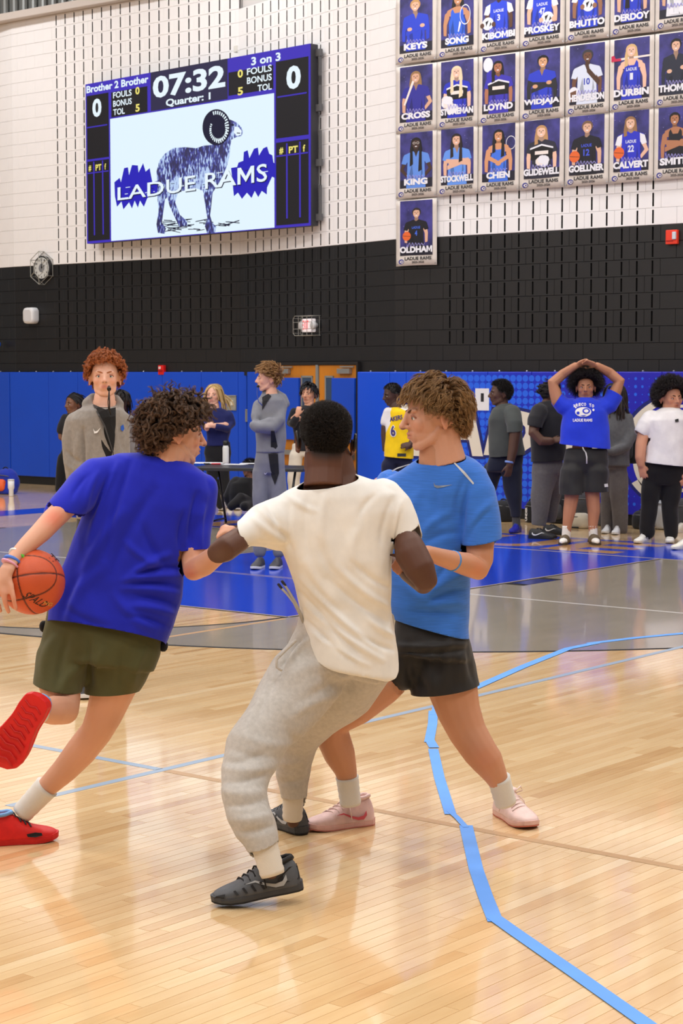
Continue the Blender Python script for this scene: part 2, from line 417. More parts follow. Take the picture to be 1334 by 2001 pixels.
# lane block and blue bands beyond the baseline with big letters in bare wood
q = [G(x, y)[:2] for x, y in ((1055, 1134), (1080, 1136), (1118, 1131), (1093, 1129))]
sheet('lane_block', [(-9.2, 13.85), (-9.0, 13.85), (-9.0, 14.3), (-9.2, 14.3)], .0012, mat('court blue dark', (22, 40, 110), .2))
for yy in (13.75, 14.3): sheet('lane_block', [(-9.2, yy), (-9.0, yy), (-9.0, yy+.1), (-9.2, yy+.1)], .0014, BLACKP)
sheet('lane_block', [(-9.2, 12.55), (-9.0, 12.55), (-9.0, 12.6), (-9.2, 12.6)], .0014, BLACKP)
BAND0, BAND1 = BLY+.02, 18.15
sheet('baseline_band', [(-18.4, BAND0), (-3.5, BAND0), (-3.5, BAND1), (-18.4, BAND1)], .0006, BLUEP)
line('baseline', (-18.4, BLY), (-3.5, BLY), .04, .0013, mat('key pale edge', (198, 178, 150), .2))
mb = MB()
letters(mb, 'LADUE  RAMS', (-15.9, BAND0+.12, .0011), (12.0, 0, 0), (0, 1.25, 0), .035)
o = mb.build('floor_lettering', TANP, floor)
sheet('sideline_band', [(-19.45, 13.5), (-18.75, 13.5), (-18.75, 17.0), (-18.85, 17.5), (-19.15, 17.75), (-19.45, 17.8)], .0006, BLUEP)
ring('tape_mark', (-15.98, 12.62), .10, .14, 0, 360, .001, mat('pale blue tape', (110, 175, 240), .4))

# the blue masking tape run: separate torn strips
TAPE = mat('blue masking tape', (96, 158, 240), .45, .3, var=.05, vscale=6)
tape = thing('floor_tape', (-5.4, 7.5, 0), 'blue masking tape line bending across the wooden floor in separate torn strips', 'tape')
tp = [(-6.20, 12.9), (-6.44, 11.92), (-6.71, 11.08)]
def strip(pts, w, z, k):
    pts = [np.array(p, float) for p in pts]; L_ = []; R_ = []
    for i, p in enumerate(pts):
        t = N3(pts[min(i+1, len(pts)-1)]-pts[max(i-1, 0)]); n = np.array([-t[1], t[0]])*w/2
        L_.append(p+n); R_.append(p-n)
    pl = L_+R_[::-1]; mb = MB(); mb.poly([(x, y, z) for x, y in pl], .0008, (0, 0, 1)); mb.build('tape_strip', TAPE, tape)
def gp(x, y): return G(x, y)[:2]
strip([gp(1345, 1237), gp(1240, 1247), gp(1150, 1258)], .06, .0030, 0)
strip([gp(1165, 1257), gp(1110, 1268), gp(1020, 1304), gp(925, 1346)], .062, .0038, 1)
strip([gp(852, 1378), gp(850, 1386), gp(846, 1398)], .035, .0042, 2)
strip([gp(846, 1390), gp(845, 1415), gp(838, 1451)], .05, .0034, 3)
strip([gp(839, 1447), gp(848, 1462)], .05, .0042, 4)
strip([gp(846, 1464), gp(858, 1520), gp(880, 1592)], .05, .0030, 5)
strip([gp(878, 1586), gp(893, 1599), gp(910, 1618)], .026, .0042, 6)
strip([gp(910, 1614), gp(930, 1700), gp(948, 1752), gp(968, 1802)], .055, .0030, 7)
strip([gp(965, 1794), gp(1010, 1826), gp(1120, 1902), gp(1290, 2022)], .056, .0042, 8)

# ---------------------------------------------------------------- walls of acoustic block
CH = .2032; BL = .430
WHITEW = mat('white block paint', (237, 235, 235), .55, .4, bump=.10, bscale=40, var=.02, vscale=3)
BLACKW = mat('black block paint', (18, 18, 20), .45, .5, bump=.2, bscale=60, var=.15, vscale=4)
JOINTW = mat('white joint', (216, 213, 212), .7); JOINTB = mat('black joint', (15, 15, 16), .6)
SLOT = mat('slot shade', (40, 35, 32), .9); SLOTB = mat('slot black', (10, 10, 10), .9)
def block_mesh(L, slots, name):
    """one concrete block: chamfered face in the xz plane looking to -y, slots cut back into it"""
    H = CH; c = .0035; dp = .005; g = .0006; mb = MB()
    xs = [g+c]+[q for s in slots for q in (s-.012, s+.012)]+[L-g-c]; zs = [g+c, .020, H-.020, H-g-c]
    def fq(a, b, mi=0): mb.add(a, [tuple(range(len(a)))], mi)
    for i in range(len(xs)-1):
        for j in range(3):
            x0, x1, z0, z1 = xs[i], xs[i+1], zs[j], zs[j+1]
            if slots and i % 2 == 1 and j == 1:
                D = .06
                fq([(x0, 0, z0), (x0, D, z0), (x0, D, z1), (x0, 0, z1)], 0, 1); fq([(x1, 0, z0), (x1, 0, z1), (x1, D, z1), (x1, D, z0)], 0, 1)
                fq([(x0, D, z0), (x1, D, z0), (x1, D, z1), (x0, D, z1)], 0, 1)
                fq([(x0, 0, z1), (x0, D, z1), (x1, D, z1), (x1, 0, z1)], 0, 1); fq([(x0, 0, z0), (x1, 0, z0), (x1, D, z0), (x0, D, z0)], 0, 1)
            else: fq([(x0, 0, z0), (x1, 0, z0), (x1, 0, z1), (x0, 0, z1)], 0, 0)
    a0, a1, b0, b1 = g+c, L-g-c, g+c, H-g-c
    e0, e1, f0, f1 = g, L-g, g, H-g
    for q in ([(e0, dp, f0), (e1, dp, f0), (a1, 0, b0), (a0, 0, b0)], [(e1, dp, f0), (e1, dp, f1), (a1, 0, b1), (a1, 0, b0)], [(e1, dp, f1), (e0, dp, f1), (a0, 0, b1), (a1, 0, b1)], [(e0, dp, f1), (e0, dp, f0), (a0, 0, b0), (a0, 0, b1)]): fq(q, 0, 0)
    return mb.mesh(name)
BM = {}
def blk(L, slots, black):
    k = (round(L, 3), tuple(round(s, 3) for s in slots), black)
    if k not in BM:
        me = block_mesh(L, slots, 'block')
        for m in ((BLACKW, SLOTB) if black else (WHITEW, SLOT)): me.materials.append(m)
        BM[k] = me
    return BM[k]
def wall(name, a, b, c0, c1, slot_from, slot_to, hide=None, slot_course=11, seen=1e9):
    """block wall from a to b (xy, left to right as seen), courses c0..c1; slots between distances slot_from..slot_to"""
    a = np.array(a, float); b = np.array(b, float); t = N3(b-a); L = np.linalg.norm(b-a); nrm = np.array([t[1], -t[0]])
    ang = math.atan2(t[1], t[0]); M = Matrix.Translation((a[0], a[1], 0)) @ Matrix.Rotation(ang, 4, 'Z')
    w = MB(); zt = c1*CH
    w.box((L/2, .20, 18*CH/2), (L, .36, 18*CH), None, 0); w.box((L/2, .20, (18*CH+zt)/2), (L, .36, zt-18*CH), None, 1)
    w.v = [v + np.array([0, .046, 0]) for v in w.v]
    wo = struct(w.build(name, [JOINTB, JOINTW])); wo.matrix_world = M
    cnt = 0; far = []
    for c in range(c0, c1):
        x = slot_from - math.ceil(slot_from/BL+1)*BL + (BL/2 if c % 2 else 0)
        while x < L-.01:
            x0, x1 = max(0, x), min(L, x+BL); xn = x+BL
            if x1-x0 > .03:
                sl = [s-x0 for s in (x+BL*.25, x+BL*.75) if slot_from-.01 < s < slot_to and x0+.02 < s < x1-.02 and c >= slot_course]
                if not (hide and hide(x0, x1, c*CH, (c+1)*CH)) and x0 > seen:
                    far.append((x0, c, blk(x1-x0, sl, c < 18)))
                elif not (hide and hide(x0, x1, c*CH, (c+1)*CH)):
                    o = bpy.data.objects.new('block', blk(x1-x0, sl, c < 18)); COL.objects.link(o)
                    o.parent = wo; o.location = (x0, 0, c*CH); cnt += 1
            x = xn
    if far:      # the run of blocks past the frame is joined
        bm = bmesh.new()
        for x0, c, me in far:
            k = len(bm.verts); kf = len(bm.faces); bm.from_mesh(me); bm.verts.ensure_lookup_table(); bm.faces.ensure_lookup_table()
            for v in bm.verts[k:]: v.co += Vector((x0, 0, c*CH))
            if c >= 18:
                for f in bm.faces[kf:]: f.material_index += 2
        me = bpy.data.meshes.new('blocks'); bm.to_mesh(me); bm.free()
        o = link('blocks', me, [BLACKW, SLOTB, WHITEW, SLOT]); o.parent = wo; o['kind'] = 'stuff'
    return wo, M, cnt
CA, CB = np.array([-19.05, 21.24]), np.array([-15.28, 20.15])
LA = np.array([-24.21, 21.30])
SX = {}
def sdist(px_, Y, x0): return onY(px_, 640, Y)[0]-x0
hideR = lambda x0, x1, z0, z1: z0 > 6.9 or (z0 > 4.25 and x0 > .3 and x1 < 4.4)       # fully behind the banners or above the frame
w_right, MR, n1 = wall('wall_right', CB, (-6.6, 20.15), 9, 34, sdist(866, 20.15, CB[0])-.005-.1075*0, 4.05, hideR, seen=4.75)
midL = np.linalg.norm(CB-CA)
hideM = lambda x0, x1, z0, z1: (x1 < 1.7 and z0 > 4.3 and z1 < 6.2) or z0 > 7.3
w_mid, MM, n2 = wall('wall_middle', CA, CB, 9, 37, .12, midL-.55, hideM)
hideL = lambda x0, x1, z0, z1: x0 > 2.2 and z0 > 4.25 and z1 < 6.2
w_left, ML, n3 = wall('wall_left', LA, CA, 9, 38, 1.0, 9, hideL)
w_end, ME, n4 = wall('wall_far_left', LA+np.array([-3.0, .36]), LA, 9, 38, 5, 6)
print('blocks', n1, n2, n3, n4)
# ledge and ribbed metal siding at the very top left
mb = MB(); mb.box(((LA[0]+CA[0])/2-1.5, 21.36, 38*CH+.06), (9.5, .5, .12)); struct(mb.build('trim_1', mat('ledge paint', (198, 188, 180), .5), bevel=.01))
mb = MB()
for i in range(36): mb.tube([(-27.5+i*.24, 21.75, 38*CH+.1), (-27.5+i*.24, 21.75, 38*CH+2.2)], .05, 8, 0)
mb.box((-23.2, 21.85, 38*CH+1.15), (9.5, .1, 2.1))
struct(mb.build('wall_upper_left', mat('metal siding', (150, 152, 150), .4, .5, .3), smooth=False))
struct(MB().box((-10, 8, 9.75), (60, 52, .2)).build('ceiling', mat('ceiling paint', (225, 222, 218), .8)))

# ---------------------------------------------------------------- wall padding
PADB = mat('blue vinyl pad', (14, 72, 196), .38, .45, bump=.05, bscale=25, var=.03, vscale=2)
PADR = None
def print_mat():
    m = bpy.data.materials.new('printed blue vinyl'); m.use_nodes = True; nt = m.node_tree; b = nt.nodes['Principled BSDF']; L = nt.links.new
    g = nt.nodes.new('ShaderNodeNewGeometry'); sp = nt.nodes.new('ShaderNodeSeparateXYZ'); L(g.outputs['Position'], sp.inputs[0])
    mr = nt.nodes.new('ShaderNodeMapRange'); mr.inputs['From Min'].default_value = -14.6; mr.inputs['From Max'].default_value = -11.6; L(sp.outputs[0], mr.inputs[0])
    cr = nt.nodes.new('ShaderNodeValToRGB'); cr.color_ramp.elements[0].color = lin((14, 78, 214)); cr.color_ramp.elements[1].color = lin((36, 34, 178)); e = cr.color_ramp.elements.new(.45); e.color = lin((22, 44, 192))
    L(mr.outputs[0], cr.inputs[0]); L(cr.outputs[0], b.inputs['Base Color']); b.inputs['Roughness'].default_value = .34; return m
PADP = print_mat()
PT = 1.885; PB = .135
def pads(name, a, b, seams, material, label, th=.06):
    a = np.array(a, float); b = np.array(b, float); t = N3(b-a); n = np.array([t[1], -t[0]]); L = np.linalg.norm(b-a)
    root = thing(name, (*((a+b)/2), PB), label, 'padding')
    ss = [0]+sorted(s for s in seams if .05 < s < L-.05)+[L]
    for s0, s1 in zip(ss[:-1], ss[1:]):
        mb = MB(); c = a+t*(s0+s1)/2 + n*th/2
        M = Matrix.Translation((c[0], c[1], (PT+PB)/2)) @ Matrix.Rotation(math.atan2(t[1], t[0]), 4, 'Z')
        mb.box((0, 0, 0), (s1-s0-.003, th, PT-PB), M); mb.build('pad_panel', material, root, bevel=.012)
    mb = MB(); c = (a+b)/2 + n*.012; M = Matrix.Translation((c[0], c[1], PB/2)) @ Matrix.Rotation(math.atan2(t[1], t[0]), 4, 'Z')
    mb.box((0, 0, 0), (L, .024, PB), M); mb.build('base_strip', mat('black rubber base', (22, 22, 24), .5), root)
    for k in range(int(L/.42)):
        c = a+t*(.2+k*.42)+n*(th*.3); MB().ell((c[0], c[1], PT+.008), (.014, .014, .012), n=8).build('screw', mat('steel', (190, 192, 196), .3, .5, .8), root)
    return root, a, t, n
LPY = 21.27
lp_a = np.array([onY(25, 800, LPY)[0], LPY]); lp_b = np.array([onY(487, 800, LPY)[0], LPY])
seamsL = [onY(x, 800, LPY)[0]-lp_a[0] for x in (100, 157, 232, 322, 398, 470)]
pads('wall_padding', lp_a, lp_b, seamsL, PADB, 'plain blue vinyl wall pads in a row along the wall under the scoreboard')
pads('wall_padding', lp_a+np.array([-2.6, .31]), lp_a+np.array([-.01, .0]), [.7, 1.3, 1.9], PADB, 'short run of plain blue wall pads past the corner at the far left edge')
# pad on the angled wall left of the doors
tM = N3(CB-CA); nM = np.array([tM[1], -tM[0]])
def onM(x, y):
    v = FW + RT*(x-CX)/F - UP*(y-CY)/F
    k = (nM @ CA)/(nM @ v[:2]); return CAM + v*k
m0 = onM(489, 800)[:2]; m1 = onM(546, 800)[:2]
pads('wall_padding', m0, m1, [], PADB, 'single blue wall pad on the angled wall beside the wooden double doors')
RPY = 20.09
rp_a = np.array([onY(703, 800, RPY)[0], RPY]); rp_b = np.array([-6.6, RPY])
seamsR = [onY(x, 760, RPY)[0]-rp_a[0] for x in (766, 798, 886, 957, 1043, 1128, 1212, 1297)]
rpad, ra, rt_, rn = pads('wall_padding', rp_a, rp_b, seamsR, PADP, 'blue wall pads printed with halftone dots, slanted cream letters and a round crest')
# print on the right hand pads: dots, lettering, crest, all lying on the vinyl
PY = RPY-.0605
CREAM = mat('printed cream', (222, 214, 200), .4); NAVY = mat('printed navy', (28, 36, 110), .4); ROYAL = mat('printed royal', (34, 34, 176), .4); DOT = mat('printed light blue dot', (38, 100, 232), .4)
mb = MB(); sp = .094; X = onY(800, 760, RPY)[0]
i = 0
while X < -10.0:
    for j in range(17):
        z = 1.80-j*sp*1.02
        fx = (X+14.9)/4.0
        r = .045*(1-.75*max(0, fx-.42)/.6) if fx < 1 else .012
        if fx > .55: r *= rnd.choice([.55, .9, 1.0, .35])
        if fx < .12: r *= max(0, fx/.12)
        if r > .006:
            th = np.linspace(0, 2*math.pi, 12, endpoint=False)[::-1]
            mb.add(np.stack([X+r*np.cos(th), np.full(12, PY), z+r*np.sin(th)], 1), [tuple(range(12))])
    X += sp
o = mb.build('halftone_dots', DOT, rpad); o['kind'] = 'stuff'
def padtext(s, xl, xr, yb, yt, shear):
    a = onY(xl, yb, PY); b = onY(xr, yb, PY); h = onY(xl, yt, PY)[2]-a[2]
    mbn = MB(); mbc = MB(); U = np.array([b[0]-a[0], 0, 0]); 
    k = 0
    for dx in (-.035, -.018, 0, .018, .035):
        for dz in (-.035, 0, .035): k += 1; letters(mbn, s, a+np.array([dx, 0, dz]), U, (0, 0, h), .05, shear=shear, off=.0012+k*.00025)
    letters(mbc, s, a, U, (0, 0, h), .05, shear=shear, off=.006)
    mbn.build('letter_outline', NAVY, rpad); mbc.build('lettering', CREAM, rpad)
# the word runs behind the people: the A and D of it show
padtext('L', 757, 822, 889, 790, .25); padtext('A', 862, 944, 889, 768, .12); padtext('D', 945, 1045, 889, 800, .2); padtext('U', 1052, 1118, 894, 800, .2); padtext('E', 1128, 1188, 897, 800, .2)
def crest(cx_, cy_, rx, ry, r0, r1, m, a0=0, a1=360, off=.001, name='crest_ring'):
    c = onY(cx_, cy_, PY); sx = abs(onY(cx_+10, cy_, PY)[0]-c[0])/10; sz = abs(onY(cx_, cy_+10, PY)[2]-c[2])/10
    A = np.radians(np.linspace(a0, a1, 60)); mb = MB()
    ring_ = lambda k: np.stack([c[0]+k*rx*sx*np.cos(A), np.full(60, PY-off), c[2]+k*ry*sz*np.sin(A)], 1)
    V = np.vstack([ring_(r1), ring_(r0)]); mb.add(V, [(i, i+1, 61+i, 60+i) for i in range(59)]); mb.build(name, m, rpad)
crest(1338, 884, 130, 118, 0, 1.03, NAVY, off=.001); crest(1338, 884, 130, 118, 0, .97, ROYAL, off=.0014)
crest(1338, 884, 130, 118, .86, .97, CREAM, 20, 158, .002); crest(1338, 884, 130, 118, .74, .79, CREAM, 40, 150, .002)
crest(1338, 884, 130, 118, .86, .98, CREAM, 214, 262, .002); crest(1338, 900, 130, 118, .55, .80, CREAM, 186, 214, .002)
crest(1338, 884, 130, 118, .60, .66, CREAM, 255, 300, .002)

# ---------------------------------------------------------------- double doors in the angled wall
DOORW = mat('orange oak door', (196, 122, 30), .4, .4, var=.12, vscale=6, stretch=(1, 1, .15), bump=.05, bscale=30)
STEEL = mat('brushed steel', (168, 168, 164), .35, .5, .7); GALV = mat('grey painted steel', (128, 130, 128), .5)
GLASS = mat('dark door glass', (52, 70, 96), .08, .6)
def on_mid(x, y): p = onM(x, y); return float((p[:2]-CA) @ tM), float(p[2])
def mid_box(mb, s0, s1, z0, z1, o0, o1, mi=0):
    c = CA+tM*(s0+s1)/2+nM*(o0+o1)/2
    mb.box((0, 0, 0), (s1-s0, abs(o1-o0), z1-z0), Matrix.Translation((c[0], c[1], (z0+z1)/2)) @ Matrix.Rotation(math.atan2(tM[1], tM[0]), 4, 'Z'), mi)
ds0, _ = on_mid(546, 800); ds1, _ = on_mid(701, 800); dm, _ = on_mid(624, 800)
dtop = 1.985
mb = MB(); mid_box(mb, ds0-.04, ds0, 0, dtop+.04, .0, .05); mid_box(mb, ds1, ds1+.04, 0, dtop+.04, .0, .05); mid_box(mb, ds0, ds1, dtop, dtop+.04, 0, .05)
struct(mb.build('trim_2', mat('black door frame', (30, 28, 28), .5)))
mb = MB(); mid_box(mb, ds0-.3, ds1+.3, dtop+.04, dtop+.10, 0.002, .02)
def door(nm, s0, s1, hinge_left):
    mb = MB(); mid_box(mb, s0+.006, s1-.006, .01, dtop-.004, .012, .03); d = struct(mb.build(nm, DOORW, bevel=.003))
    w = s1-s0
    def ch(name, boxes, m, bevel=.003):
        q = MB()
        for b_ in boxes: mid_box(q, *b_)
        return q.build(name, m, d, bevel=bevel)
    if hinge_left:
        ch('door_pad', [(s0+.02, s0+w*.60, .90, 1.80, .03, .075)], PADB, .01); ch('door_window', [(s0+w*.63, s1-.10, 1.24, 1.80, .03, .036)], GLASS)
        fx0, fx1 = s0+w*.62, s1-.09
    else:
        ch('door_pad', [(s0+w*.40, s1-.01, .90, 1.80, .03, .075)], PADB, .01); ch('door_window', [(s0+w*.20, s0+w*.39, 1.24, 1.80, .03, .036)], GLASS)
        fx0, fx1 = s0+w*.17, s0+w*.40
    ch('window_frame', [(fx0, fx0+.03, 1.21, 1.83, .03, .042), (fx1-.03, fx1, 1.21, 1.83, .03, .042), (fx0, fx1, 1.80, 1.83, .03, .042), (fx0, fx1, 1.21, 1.24, .03, .042)], GALV)
    ch('door_pad', [(s0+.03, s1-.03, .10, .52, .03, .075)], PADB, .01)
    ch('panic_bar', [(s0+.04, s1-.04, .68, .75, .05, .10), (s0+.04, s0+.10, .66, .77, .03, .10), (s1-.10, s1-.04, .66, .77, .03, .10)], STEEL, .006)
    cx0 = s0+.05 if hinge_left else s1-.42
    ch('door_closer', [(cx0, cx0+.30, 1.86, 1.93, .03, .085), (cx0+.06, cx0+.38, 1.945, 1.965, .05, .075)], STEEL, .006)
door('door_1', ds0, dm-.03, True); door('door_2', dm+.03, ds1, False)
mb = MB(); mid_box(mb, dm-.03, dm+.03, .0, dtop, .01, .05); struct(mb.build('trim_3', GALV, bevel=.004))
# ---------------------------------------------------------------- scoreboard
class Plane:
    def __init__(s, O, u, n): s.O = np.asarray(O, float); s.u = N3(u); s.n = N3(n); s.v = np.array([0, 0, 1.0])
    def hit(s, x, y):
        w = FW + RT*(x-CX)/F - UP*(y-CY)/F
        k = ((s.O-CAM) @ s.n)/(w @ s.n); p = CAM+w*k-s.O
        return float(p @ s.u), float(p @ s.v)
    def pt(s, a, b, o=0.0): return s.O + s.u*a + s.v*b + s.n*o
SBL = np.array([-22.22, 21.06]); SBR = np.array([-17.06, 20.45])
su = np.array([*(SBR-SBL), 0.0]); sn = np.array([su[1], -su[0], 0])
SP = Plane((*SBL, 0), su, sn)
zb = SP.hit(300, 466)[1]; W_ = np.linalg.norm(su)
zt_ = SP.hit(300, 140)[1]
cTL = SP.hit(167, 163); cTR = SP.hit(607, 87); cBL = SP.hit(170, 477); cBR = SP.hit(607, 440)
board = thing('scoreboard', SP.pt(W_/2, cBL[1], -.08), 'large wide electronic scoreboard showing 07:32 and a ram, hung on the white block wall', 'scoreboard')
S0, S1 = (cTL[0]+cBL[0])/2, (cTR[0]+cBR[0])/2; Z0, Z1 = (cBL[1]+cBR[1])/2, (cTL[1]+cTR[1])/2
def scr(u, v):
    """screen coordinates measured on the photograph's 1334 x 1160 crop, mapped to the board by its four corners"""
    return SP.hit(160+u/2.9, 80+v/2.9)
def rectify(u, v):
    a, b = scr(u, v); k = (a-S0)/(S1-S0)
    bt = cBL[1]*(1-k)+cBR[1]*k; tp = cTL[1]*(1-k)+cTR[1]*k
    return a, Z0+(b-bt)/(tp-bt)*(Z1-Z0)
mb = MB(); Mx = Matrix((( SP.u[0], -SP.n[0], 0, 0), (SP.u[1], -SP.n[1], 0, 0), (0, 0, 1, 0), (0, 0, 0, 1)))
c = SP.pt((S0+S1)/2, (Z0+Z1)/2, -.075); mb.box((0, 0, 0), (S1-S0, .14, Z1-Z0), Matrix.Translation(c) @ Mx)
mb.build('cabinet', mat('scoreboard cabinet', (52, 52, 58), .5), board, bevel=.008)
for k in range(4):
    mb = MB(); zz = Z0+.12+(Z1-Z0-.24)*k/3
    c = SP.pt(S1+.045, zz, -.12); mb.box((0, 0, 0), (.10, .05, .10), Matrix.Translation(c) @ Mx); mb.box((0, 0, 0), (.03, .04, .5), Matrix.Translation(c+SP.u*.02+SP.v*(.2 if k < 3 else -.2)) @ Mx)
    mb.build('bracket', mat('bracket grey', (92, 92, 94), .5), board, bevel=.004)
def led(name, c, e=1.0):
    m = mat('led '+name, c, .6, .1, emit=e); m.node_tree.nodes['Principled BSDF'].inputs['Base Color'].default_value = (.012, .012, .014, 1); return m
LBLK = led('black', (34, 32, 34), .55); LVIO = led('violet', (66, 48, 196), .85); LDK = led('dusk', (46, 42, 78), .8); LW = led('white', (226, 244, 255), 1.0); LT = led('text', (232, 246, 255), 1.0); LY = led('yellow', (246, 232, 120), .95); LBL = led('ink blue', (34, 26, 190), .9); LNK = led('ink', (16, 16, 60), .6)
def art(name, polys, m, off):
    mb = MB()
    for pl in polys:
        bm = bmesh.new(); f = bm.faces.new([bm.verts.new(SP.pt(*rectify(*q), off)) for q in pl]); bm.normal_update(); bmesh.ops.triangulate(bm, faces=[f])
        bm.verts.index_update(); mb.add([v.co[:] for v in bm.verts], [tuple(v.index for v in f.verts) for f in bm.faces]); bm.free()
    return mb.build(name, m, board)
def quad(u0, v0, u1, v1, sl=-.17):  # box whose edges run along the board
    return None
def bl(k, w):
    """board-relative rectangle: k, w in 0..1 of width and height (w from the top)"""
    return S0+(S1-S0)*k, Z1-(Z1-Z0)*w
def rect(name, boxes, m, off):
    for k0, w0, k1, w1 in boxes:
        mb = MB(); a = bl(k0, w0); b = bl(k1, w1); mb.add([SP.pt(a[0], a[1], off), SP.pt(a[0], b[1], off), SP.pt(b[0], b[1], off), SP.pt(b[0], a[1], off)], [(0, 1, 2, 3)]); mb.build(name, m, board)
def rel(u, v): a, b = rectify(u, v); return (a-S0)/(S1-S0), (Z1-b)/(Z1-Z0)
rect('screen', [(0, 0, 1, 1)], LVIO, .001)
rect('black_panel', [(.006, .075, .115, .472), (.006, .485, .115, .985), (.862, .068, .992, .497), (.862, .52, .992, .985), (.128, .078, .302, .232), (.665, .082, .852, .215)], LBLK, .002)
rect('clock_panel', [(.318, .0, .662, .232)], LDK, .003)
rect('picture_panel', [(.122, .240, .855, .995)], LW, .003)
rect('grid_line', [(.006, .268, .108, .276), (.868, .262, .985, .270), (.006, .555, .112, .562), (.864, .592, .99, .600), (.036, .49, .042, .95), (.080, .49, .086, .95), (.903, .53, .909, .95), (.955, .53, .961, .95)], LVIO, .004)
def stext(s, u0, vb, u1, vt, m=LT, bold=.032, name='lettering'):
    """text between board fractions: u0..u1 wide, baseline vb, top vt"""
    a = bl(u0, vb); mb = MB(); letters(mb, s, SP.pt(a[0], a[1], .005), SP.u*(S1-S0)*(u1-u0), SP.v*(Z1-Z0)*(vb-vt), bold)
    return mb.build(name, m, board)
stext('Brother 2 Brother', .006, .058, .308, .012); stext('3 on 3', .762, .065, .882, .018)
stext('0', .035, .215, .080, .100, bold=.04); stext('0', .905, .235, .962, .105, bold=.04)
stext('07:32', .328, .162, .652, .030, bold=.034); stext('Quarter: 1', .388, .226, .588, .176)
for s, v in (('FOULS', .118), ('BONUS', .170), ('TOL', .222)): stext(s, .138, v, .138+.02*len(s)-(.01 if len(s) == 5 else .004), v-.038, bold=.022)
for s, v in (('FOULS', .115), ('BONUS', .166), ('TOL', .218)): w = .102 if len(s) == 5 else .058; stext(s, .846-w, v, .846, v-.038, bold=.022)
stext('0', .246, .118, .266, .072, LY); stext('5', .246, .222, .266, .176, LY); stext('0', .705, .122, .727, .076, LY); stext('5', .705, .222, .727, .176, LY)
for s, a, b in (('#', .013, .026), ('PT', .048, .077), ('f', .093, .100)): stext(s, a, .548, b, .510, LY)
for s, a, b in (('#', .876, .892), ('PT', .914, .950), ('f', .970, .979)): stext(s, a, .588, b, .550, LY)
# the ram drawing
def rammat():
    m = bpy.data.materials.new('led engraving'); m.use_nodes = True; nt = m.node_tree; b = nt.nodes['Principled BSDF']; L = nt.links.new
    tc = nt.nodes.new('ShaderNodeTexCoord'); mp = nt.nodes.new('ShaderNodeMapping'); mp.inputs['Scale'].default_value = (34, 34, 12); mp.inputs['Rotation'].default_value = (0, .5, 0)
    L(tc.outputs['Object'], mp.inputs['Vector']); n = nt.nodes.new('ShaderNodeTexNoise'); n.inputs['Scale'].default_value = 1; n.inputs['Detail'].default_value = 4; L(mp.outputs[0], n.inputs['Vector'])
    n2 = nt.nodes.new('ShaderNodeTexNoise'); n2.inputs['Scale'].default_value = 2.2; n2.inputs['Detail'].default_value = 1; L(tc.outputs['Object'], n2.inputs['Vector'])
    ad = nt.nodes.new('ShaderNodeMath'); ad.operation = 'MULTIPLY_ADD'; L(n2.outputs[0], ad.inputs[0]); ad.inputs[1].default_value = .8; L(n.outputs[0], ad.inputs[2])
    cr = nt.nodes.new('ShaderNodeValToRGB'); E = cr.color_ramp.elements; E[0].position = .80; E[0].color = lin((18, 18, 66)); E[1].position = 1.06; E[1].color = lin((190, 216, 250)); e = E.new(.92); e.color = lin((62, 70, 170))
    L(ad.outputs[0], cr.inputs[0]); b.inputs['Base Color'].default_value = (.02, .02, .05, 1); L(cr.outputs[0], b.inputs['Emission Color']); b.inputs['Emission Strength'].default_value = .9; return m
RAM = rammat()
splL = [(185, 800), (215, 775), (222, 800), (240, 720), (262, 715), (268, 760), (285, 702), (318, 705), (322, 745), (348, 692), (362, 740), (385, 720), (400, 800), (440, 790), (430, 860), (372, 890), (352, 940), (330, 905), (318, 945), (300, 905), (285, 950), (268, 915), (236, 955), (225, 910), (200, 940), (188, 880)]
splR = [(846, 720), (880, 715), (888, 690), (915, 680), (918, 630), (940, 620), (950, 665), (976, 612), (998, 605), (1004, 650), (1028, 610), (1050, 600), (1062, 640), (1080, 650), (1086, 690), (1100, 700), (1100, 780), (1078, 770), (1050, 830), (1048, 870), (1020, 850), (1000, 885), (980, 850), (962, 890), (936, 860), (908, 895), (885, 860), (862, 880)]
art('paint_splash', [splL], LBL, .004); art('paint_splash', [splR], LBL, .004)
body_ = [(430, 800), (424, 740), (440, 680), (470, 640), (520, 606), (590, 602), (650, 608), (690, 594), (735, 590), (772, 570), (850, 545), (842, 600), (838, 655), (822, 712), (800, 765), (772, 815), (742, 860), (735, 930), (728, 990), (740, 1030), (764, 1055), (752, 1092), (712, 1092), (698, 1050), (712, 1005), (700, 930), (688, 850), (650, 835), (590, 845), (545, 862), (530, 915), (556, 985), (596, 1020), (600, 1046), (552, 1052), (528, 1000), (498, 935), (486, 885), (472, 900), (464, 960), (455, 1030), (478, 1062), (470, 1094), (432, 1088), (424, 1040), (436, 960), (428, 880)]
art('ram_body', [body_], RAM, .006)
art('ram_head', [[(800, 440), (845, 448), (880, 464), (908, 495), (914, 520), (905, 540), (878, 546), (850, 560), (820, 560), (790, 540)]], RAM, .007)
hc = (765, 490)
art('ram_horn', [[(hc[0]+a*math.cos(t), hc[1]+b_*math.sin(t)) for t in np.linspace(0, 6.28, 40)[:-1]] for a, b_ in ((80, 102),)], LNK, .0075)
hr = [[], []]
mbh = []
for k in range(26):
    t0 = 1.9-k*.19+0; t1 = t0-.10; r0, r1 = (74, 58) if k < 18 else (70-(k-18)*4, 52-(k-18)*3)
    mbh.append([(hc[0]+r*math.cos(t)*(.95), hc[1]-r*math.sin(t)*1.25) for r, t in ((r0, t0), (r1, t0), (r1, t1), (r0, t1))])
